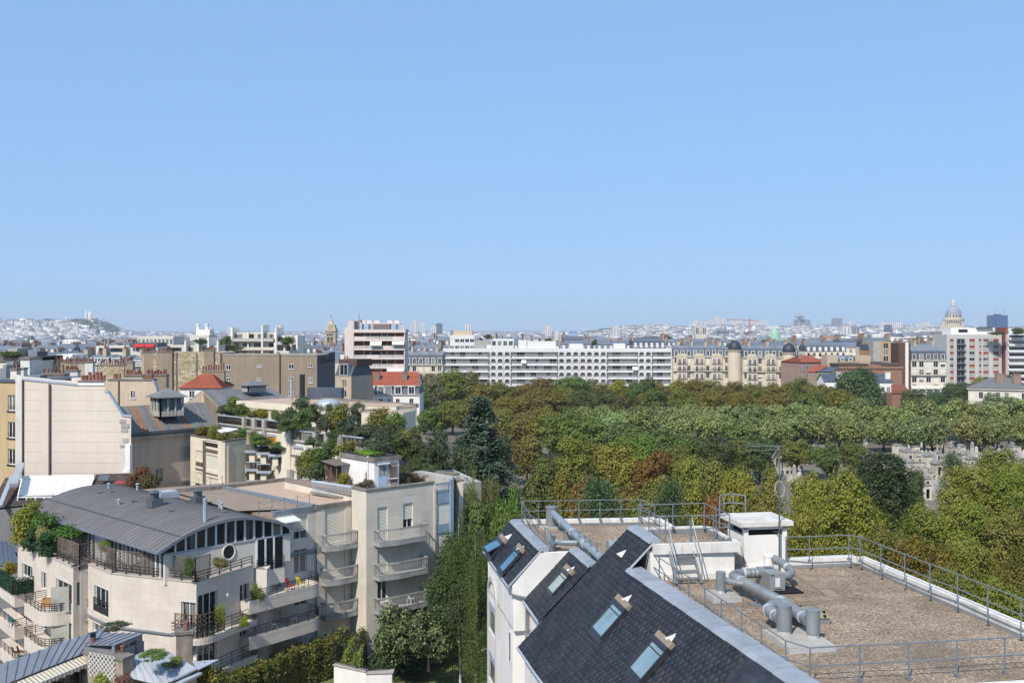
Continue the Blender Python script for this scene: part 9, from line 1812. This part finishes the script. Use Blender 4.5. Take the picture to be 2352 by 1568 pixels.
# glass dome, small blue dome, palace pavilions, long glass roof, copper-green building
DD=1500.0;o=thing('glass_dome','ribbed glass dome with lantern beside the crane','dome',(xu(1755,DD),DD,0));r_=37*.25/F*DD;zd=hz(pt3(0,390)[1],DD);lathe_part(o,'dome',(xu(1755,DD),DD,0),[(r_*1.1,-25),(r_*1.1,zd),(r_,zd),(r_*.93,zd+r_*.5),(r_*.6,zd+r_),(r_*.2,zd+r_*1.25),(r_*.2,zd+r_*1.6),(.1,zd+r_*2.0)],m_lead,16)
for i in range(12):a=i*math.pi/6;MB().tube([(xu(1755,DD)+math.cos(a)*r_*q,DD+math.sin(a)*r_*q,zd+r_*z)for q,z in((1.02,0),(.95,.5),(.62,1.0),(.22,1.25))],.4,4).build('rib',m_lm,o)
DD=620.0;o=thing('blue_dome','small pale blue dome between roof trees behind the white slab','dome',(xu(1514,DD),DD,0));r_=30*.25/F*DD;zd=hz(pt3(0,458)[1],DD);lathe_part(o,'dome',(xu(1514,DD),DD,0),[(r_*1.05,-5),(r_*1.05,zd),(r_,zd),(r_*.9,zd+r_*.5),(r_*.5,zd+r_*.95),(r_*.15,zd+r_*1.05),(.1,zd+r_*1.5)],m_lead,16);lathe_part(o,'drum',(xu(1514,DD),DD,0),[(r_*1.12,zd-3),(r_*1.12,zd)],m_lm,16)
def pav(label,x0,x1,y0,y1,D):
    a,b_=WD(pt1(x0,y1),D),WD(pt1(x1,y1),D);o=thing('palace_pavilion',label,'palace',((a.x+b_.x)/2,D,0));w_=b_.x-a.x;zt=hz(pt1(0,y0)[1],D);zm=a.z+(zt-a.z)*.3;k=MB();k.bb(a.x,D,-30,b_.x,D+w_,zm);k.build('wall',m_lm,o)
    k=MB();i_=w_*.2;k.add([(a.x,D,zm),(b_.x,D,zm),(b_.x,D+w_,zm),(a.x,D+w_,zm),(a.x+i_,D+i_,zt),(b_.x-i_,D+i_,zt),(b_.x-i_,D+w_-i_,zt),(a.x+i_,D+w_-i_,zt)],[(0,1,5,4),(1,2,6,5),(2,3,7,6),(3,0,4,7),(4,5,6,7)]);k.build('roof',MATS['slate_roof'],o)
    k=MB();k.lathe(((a.x+b_.x)/2,D,zm),[(w_*.22,0),(w_*.22,w_*.15),(w_*.12,w_*.3),(.2,w_*.35)],10);k.build('pediment',m_lm,o)
pav('palace pavilion with a steep slate roof right of the ferris wheel',190,290,388,470,2400);pav('palace pavilion with a steep slate roof above the long glass roof',465,560,382,440,2550)
o,f,zt=blk('long_glass_hall','long low hall with a gleaming white glass roof',145,230,784,2000,30,m_lm,cat='hall',z0=-27);k=MB();f.box(k,0,zt,f.L,hz(781.5,2000),-30,0);k.build('roof',MATS['white_sheet'],o)
o,f,zt=blk('copper_roof_building','pale building with white window piers and a copper green roof edge',1764,1838,778,800,20,MATS['glass'],z0=-5)
for i in range(16):k=MB();f.box(k,f.L*i/16,10,f.L*i/16+.7,zt-.5,0,.5);k.build('pier',MATS['white_wall'],o)
k=MB();f.box(k,-.5,zt-1,f.L+.5,zt+.6,-20,1);k.build('roof_edge',mat('copper','#8fb39c',.7,.1),o)
lathe_part(o,'turret',f.P(f.L*.27,0,-6),[(4,10),(4,zt+4),(3,zt+6.5),(.4,zt+9)],MATS['copper'],12)
# far towers
m_ft={'w':m_wh,'d':m_gdk,'b':mat('blue_glass','#33507c',.25,.15,.03,spec=.7),'g':mat('far_grey','#8d8a88',.8,.1,.05)}
for x0,x1,y0,y1,tl_,D,c_,lb in((185,243,292,380,pt2,4200,'w','white tower block left of the church tower'),(1413,1437,275,350,pt2,5200,'w','shorter white tower right of the pink tower'),(1441,1483,246,360,pt2,5200,'w','tallest white tower right of the pink tower'),(1510,1553,266,360,pt2,5200,'w','white tower between the tallest one and the dark one'),(1612,1655,300,360,pt2,5000,'w','low white tower against the dark tower'),(1650,1711,277,350,pt2,5200,'d','dark tower in the far group right of the pink tower'),(1922,1977,283,365,pt2,4300,'w','ribbed white tower above the set-back flats'),(1335,1372,295,335,pt2,5200,'w','small white tower beside the pink tower roof'),(1783,1820,342,370,pt2,4000,'g','low grey block left of the set-back flats'),(1905,1947,307,350,pt1,4500,'w','white tower right of the two white chimneys'),(2093,2137,304,356,pt1,4300,'w','white tower above the cream terrace flats'),(302,363,291,345,pt3,4200,'w','white tower left of the blue arts centre'),(930,986,298,372,pt3,4000,'w','white tower before the low wooded hill'),(1664,1712,246,310,pt3,5600,'w','leftmost white tower of the eastern group'),(1722,1760,256,310,pt3,5600,'w','slim white tower second in the eastern group'),(1765,1798,257,310,pt3,5600,'w','slim white tower third in the eastern group'),(1803,1845,246,310,pt3,5600,'w','white tower left of the tallest eastern one'),(1868,1915,214,310,pt3,5600,'w','tallest white tower of the eastern group'),(1918,1962,230,310,pt3,5600,'w','white tower right of the tallest eastern one'),(2000,2110,241,310,pt3,5800,'w','wide white slab left of the orange crane'),(2140,2230,255,310,pt3,5900,'w','wide white slab behind the orange crane'),(2236,2352,255,310,pt3,5900,'w','long white slab right of the orange crane'),(245,392,240,295,pt4,6000,'g','wide grey slab below the saucer tower'),(596,683,229,295,pt4,5500,'g','dark grey slab alone on the eastern ridge'),(733,776,250,295,pt4,5600,'w','pinkish tower right of the dark grey slab'),(1036,1236,268,305,pt4,5000,'w','very long white slab on the eastern ridge'),(1362,1415,276,300,pt4,5000,'w','low white slab right of the very long one'),(1420,1488,265,300,pt4,5100,'w','white slab left of the domed temple'),(1085,1140,290,330,pt4,4200,'d','dark block in front of the very long slab'),(690,760,305,345,pt4,3600,'w','white office block on the eastern slope'),(785,842,305,350,pt4,3500,'g','patterned grey block on the eastern slope'),(2053,2204,200,310,pt4,2500,'b','dark blue glass tower at the right')):
    a,b_=WD(tl_(x0,y0),D),WD(tl_(x1,y0),D);w_=b_.x-a.x;o=thing('tower_block',lb,'tower',((a.x+b_.x)/2,D,0));dp=min(w_,25);MB().bb(a.x,D,-30,b_.x,D+dp,a.z).build('shaft',m_ft[c_],o);n=max(2,int(w_/9))
    for i in range(n if c_!='b' else 2):q=a.x+w_*(i+.5)/(n if c_!='b' else 2);MB().bb(q-w_/n*.16 if c_!='b' else q-.6,D-.6,0,q+w_/n*.16 if c_!='b' else q+.6,D-.1,a.z-2).build('window_strip',m_ft['g']if c_=='w' else m_ft['d'],o)
    MB().bb(a.x+w_*.3,D+dp*.3,a.z-.5,a.x+w_*.7,D+dp*.7,a.z+3).build('roof_plant',m_ft['g']if c_!='b' else m_ft['b'],o)
    if c_=='b':
        for q in(.3,.85):MB().tube([(a.x+w_*q,D+8,a.z),(a.x+w_*q,D+8,a.z+14)],.4,5).build('mast',MATS['steel_grey'],o)
DX=6000.0;o=thing('saucer_tower','telecommunication tower with a round saucer on the eastern ridge','tower',(xu(1836.5,DX),DX,40));xz=lambda y:hz(pt4(0,y)[1],DX);lathe_part(o,'shaft',(xu(1836.5,DX),DX,0),[(8,30),(7,xz(232)),(28,xz(218)),(28,xz(208)),(12,xz(204)),(9,xz(190)),(3,xz(188)),(1,xz(168))],m_ft['g'],14)
# ================================================================== city houses, one by one
m_cw=mat('city_wall','#d2c6b3',.9,.06,.1,orand=.16);m_cz=mat('city_zinc','#727981',.5,.08,.2,metal=.25,orand=.2);m_cs=mat('city_slate','#464c55',.6,.1,.2,orand=.2);m_cc=mat('city_chimney','#a08a75',.9,.1,.3,orand=.2);m_ct2=mat('city_tile','#8d4a37',.9,.1,.3,orand=.15)
CH=[]
def cproto(w_,d,h,fl,nb_,kind):
    """Paris house, footprint w x d, cornice at h"""
    P=[];k=MB();k.bb(-w_/2,0,0,w_/2,d,h);P.append(('wall',k.mesh('wall',m_cw),None));k=MB()
    for j in range(fl):
        for i in range(nb_):x=-w_/2+w_*(i+.5)/nb_;z=h-2.6-3.1*j;k.bb(x-.55,-.05,z,x+.55,.02,z+1.9)
    P.append(('windows',k.mesh('windows',MATS['glass']),'stuff'))
    if kind=='mansard':i1,h1,i2,h2=1.4,3.0,d*.42,1.6
    elif kind=='low':i1,h1,i2,h2=.2,.4,d*.5,2.8
    else:i1,h1,i2,h2=.3,.5,.4,.5
    k=MB();z1,z2=h+h1,h+h1+h2;r=[(-w_/2,-.2,h),(w_/2,-.2,h),(w_/2,d,h),(-w_/2,d,h),(-w_/2,i1,z1),(w_/2,i1,z1),(w_/2,d-i1,z1),(-w_/2,d-i1,z1),(-w_/2,max(i2,i1),z2),(w_/2,max(i2,i1),z2),(w_/2,d-max(i2,i1),z2),(-w_/2,d-max(i2,i1),z2)]
    k.add(r,[(0,1,5,4),(1,2,6,5),(2,3,7,6),(3,0,4,7)],0);k.add(r,[(4,5,9,8),(5,6,10,9),(6,7,11,10),(7,4,8,11),(8,9,10,11)],1);P.append(('roof',k.mesh('roof',[m_cs if kind=='mansard' else m_cz,m_cz]),None))
    if kind=='mansard':
        k=MB()
        for i in range(nb_):x=-w_/2+w_*(i+.5)/nb_;k.bb(x-.65,-.05,h+.3,x+.65,1.3,h+2.4)
        P.append(('dormers',k.mesh('dormers',MATS['white_frame']),'stuff'))
    for s in(-1,1):
        if rg.random()<.8:k=MB();k.bb(s*(w_/2-.4)-.35,d*.2,h,s*(w_/2-.4)+.35,d*.75,z2+1.3);P.append(('chimney',k.mesh('chimney',m_cc),None));k=MB();[k.lathe((s*(w_/2-.4),d*(.23+.06*i),z2+1.3),[(.16,0),(.13,.7)],5)for i in range(9)];P.append(('pots',k.mesh('pots',MATS['clay']),'stuff'))
    return P,w_,d
for w_,d,h,fl,nb_,kd in((16,12,17,5,6,'mansard'),(20,12,17.5,5,7,'mansard'),(14,11,18,5,5,'mansard'),(18,13,19,6,6,'low'),(13,11,17,5,4,'low'),(22,13,20,6,7,'flat'),(17,12,18,5,6,'low'),(15,12,16.5,5,5,'mansard')):CH.append(cproto(w_,d,h,fl,nb_,kd))
RES=[]   # footprints already taken
for o in list(col.objects):
    if o.parent is None and o.type=='EMPTY' and o.location.y>140 and o.location.y<1000 and o.get('category')not in('tree','shrub','grave'):
        xs_,ys_=[],[]
        for ch_ in o.children:
            if ch_.type=='MESH':
                for cn in ch_.bound_box:xs_.append(cn[0]+o.location.x+ch_.location.x);ys_.append(cn[1]+o.location.y+ch_.location.y)
        if xs_:RES.append((min(xs_)-.5,max(xs_)+.5,min(ys_)-.5,max(ys_)+.5))
def free(x0,x1,y0,y1):return not any(x0<r[1]and x1>r[0]and y0<r[3]and y1>r[2]for r in RES)
LC=['zinc and slate roofed stone house among the dense roofs before the skyline','plain low-roofed stone house among the dense roofs before the skyline','flat roofed pale block among the dense roofs before the skyline']
nc=0;cand=[]
def house(x,y,ztop,rz,pi=None):
    global nc;zg_=float(elev(x,y))-.3
    i=int(rg.integers(len(CH)))if pi is None else pi;P,w_,d=CH[i];kd=(0,0,0,1,1,2,1,0)[i];o=thing('city_house',LC[kd],'house',(x,y,zg_),'roofs of the middle city: '+('mansard','low roof','flat roof')[kd]);o.rotation_euler.z=rz;o.scale=(1,1,max(.5,ztop/(P and(17,17.5,18,19,17,20,18,16.5)[i]+4)))
    for nm,me,kn in P:
        c=bpy.data.objects.new(nm,me);link(c,o)
        if kn:c['kind']=kn
    nc+=1
rows_=[(205,-30,330,17.5),(232,-30,320,18),(285,-30,330,19.5),(345,-40,800,21.5),(372,-40,800,21.5),(400,-40,800,21),(440,-40,940,21.5),(500,-40,2400,21),(540,-40,2400,20.5),(590,-40,2400,21),(650,-40,2400,20.5),(730,-40,2400,21.5),(830,-40,2400,21),(950,-40,2400,21),(1090,-40,2400,21.5)]
for D,u0,u1,zt in rows_:
    x=xu(u0,D)
    while x<xu(u1,D):
        i=int(rg.integers(len(CH)));w_,d=CH[i][1],CH[i][2];y=D+rg.uniform(-6,6)
        if free(x,x+w_,y,y+d)and nc<330:house(x+w_/2,y,zt+rg.uniform(-2.2,2.0)-(3.0*float(smst((1050-(x/D*F+CU))/200))if D>300 else 0)-(2.8 if D>=640 and x/D*F+CU>1000 else 0),R(rg.uniform(-12,12)),i)
        x+=w_+rg.choice([0,0,.5,9])
# ------------------------------------------------------------------ the far city: houses past counting
def farcity(n):
    y=1150*(8600/1150)**(rg.random(n)**.95);u=rg.uniform(-60,2412,n);x=(u-CU)/F*y;z0=elev(x,y);far=np.clip((y-1200)/5000,0,1)
    w_=rg.uniform(9,26,n)*(1+.5*far);d=rg.uniform(9,16,n);h=rg.uniform(13,21.5,n)+(rg.random(n)<.02)*(y>3600)*rg.uniform(4,14,n);h=h*np.where(y<2500,1,1.0);a=rg.choice([.1,.75,-.5,-.9,.4],n)+rg.normal(size=n)*.12;rf=rg.uniform(1,5,n)
    c,s=np.cos(a),np.sin(a);L=np.array([(-1,-1,0),(1,-1,0),(1,1,0),(-1,1,0),(-1,-1,1),(1,-1,1),(1,1,1),(-1,1,1),(-.96,-.35,2),(.96,-.35,2),(.96,.35,2),(-.96,.35,2)]);V=np.zeros((n,12,3))
    lx,ly=L[None,:,0]*w_[:,None]/2,L[None,:,1]*d[:,None]/2;V[:,:,0]=x[:,None]+lx*c[:,None]-ly*s[:,None];V[:,:,1]=y[:,None]+lx*s[:,None]+ly*c[:,None];zz=np.where(L[None,:,2]==0,z0[:,None]-4,np.where(L[None,:,2]==1,(z0+h)[:,None],(z0+h+rf)[:,None]));V[:,:,2]=zz
    q=np.array([(0,1,5,4),(1,2,6,5),(2,3,7,6),(3,0,4,7),(4,5,9,8),(5,6,10,9),(6,7,11,10),(7,4,8,11),(8,9,10,11)]);FQ=(q[None]+(np.arange(n)*12)[:,None,None]).reshape(-1,4);wm=rg.choice([0,0,0,1,1],n);rm=rg.choice([2,2,2,3,3,4,0],n);mi=np.concatenate([np.repeat(wm[:,None],4,1),np.repeat(rm[:,None],5,1)],1).reshape(-1);return V.reshape(-1,3),FQ,mi
V,FQ,mi=farcity(40000)
def winmat(name,colr):
    """plaster with rows of windows too far off to tell apart"""
    m=mat(name,colr,.9,.08,.02,island=.22);nt=m.node_tree;b_=nt.nodes['Principled BSDF'];L=nt.links;src=b_.inputs['Base Color'].links[0].from_socket;geo=nd(nt,'ShaderNodeNewGeometry');sp=nd(nt,'ShaderNodeSeparateXYZ');L.new(geo.outputs['Position'],sp.inputs[0]);ad=nd(nt,'ShaderNodeMath',operation='ADD');L.new(sp.outputs['X'],ad.inputs[0]);L.new(sp.outputs['Y'],ad.inputs[1])
    def stripes(sock,per,duty):a=nd(nt,'ShaderNodeMath',operation='DIVIDE');a.inputs[1].default_value=per;L.new(sock,a.inputs[0]);fr=nd(nt,'ShaderNodeMath',operation='FRACT');L.new(a.outputs[0],fr.inputs[0]);g=nd(nt,'ShaderNodeMath',operation='LESS_THAN');g.inputs[1].default_value=duty;L.new(fr.outputs[0],g.inputs[0]);return g.outputs[0]
    mu=nd(nt,'ShaderNodeMath',operation='MULTIPLY');L.new(stripes(ad.outputs[0],2.9,.38),mu.inputs[0]);L.new(stripes(sp.outputs['Z'],3.1,.58),mu.inputs[1]);mx_=nd(nt,'ShaderNodeMix',data_type='RGBA');L.new(mu.outputs[0],mx_.inputs['Factor']);L.new(src,mx_.inputs['A']);mx_.inputs['B'].default_value=(*lin('#4a4d52'),1);L.new(mx_.outputs['Result'],b_.inputs['Base Color']);return m
fm=[winmat('far_wall_a','#ddd4c5'),winmat('far_wall_b','#ebe7df'),mat('far_zinc','#747c86',.5,.1,.02,island=.3),mat('far_slate','#676c74',.7,.1,.02,island=.3),mat('far_tile','#84695d',.9,.1,.02,island=.25)]
o=bpy.data.objects.new('far_city_roofs',fastmesh('far_city_roofs',V,FQ,fm,mi));link(o);tag(o,'countless pale houses and grey roofs of the city out to the horizon','city',kind='stuff')
# wooded patches on the far hills
C,N=[],[]
for u0,u1,v,D,nn in((150,200,745,4950,2200),(180,222,751,4700,2200),(222,284,749,4850,6000),(228,270,752,4600,2500),(95,130,745,5100,500),(205,230,744,5000,500),(1410,1430,752,5600,300),(1360,1410,752.5,5400,600),(1330,1380,754,5000,500),(1620,1700,756,4400,1200),(1705,1740,757,4400,500),(985,1020,769,2600,500),(640,700,764,3300,300),(2310,2352,753,3000,500),(1960,2020,752,5200,400),(198,212,766,3600,150)):
    uu=rg.uniform(u0,u1,nn);yy=D+rg.normal(size=nn)*60;xx=(uu-CU)/F*yy;zz=elev(xx,yy)+rg.uniform(4,24,nn)*(.55+.45*np.sin((uu-u0)/(u1-u0)*3.14));C.append(np.stack([xx,yy,zz],1))
C=np.concatenate(C);N=rg.normal(size=C.shape)+np.array([0,-.6,1]);me=leafmesh('far_woods',C,N,rg.uniform(6,12,len(C)),MATS['leaf']);o=bpy.data.objects.new('far_woods',me);link(o);o.color=(*lin('#45523a'),1);tag(o,'dark wooded patches on the far hills between the houses','woods',kind='stuff')
# ================================================================== haze in the air
hb=MB();hb.bb(-5200,-40,-36,5200,9300,172);hzo=hb.build('haze',[]);hzo['kind']='stuff'
hm=bpy.data.materials.new('haze');hm.use_nodes=True;nt=hm.node_tree;nt.nodes.remove(nt.nodes['Principled BSDF']);pv_=nt.nodes.new('ShaderNodeVolumePrincipled');pv_.inputs['Color'].default_value=(.84,.9,1,1);pv_.inputs['Density'].default_value=9e-5;pv_.inputs['Anisotropy'].default_value=.0;nt.links.new(pv_.outputs[0],nt.nodes['Material Output'].inputs['Volume']);hzo.data.materials.append(hm)
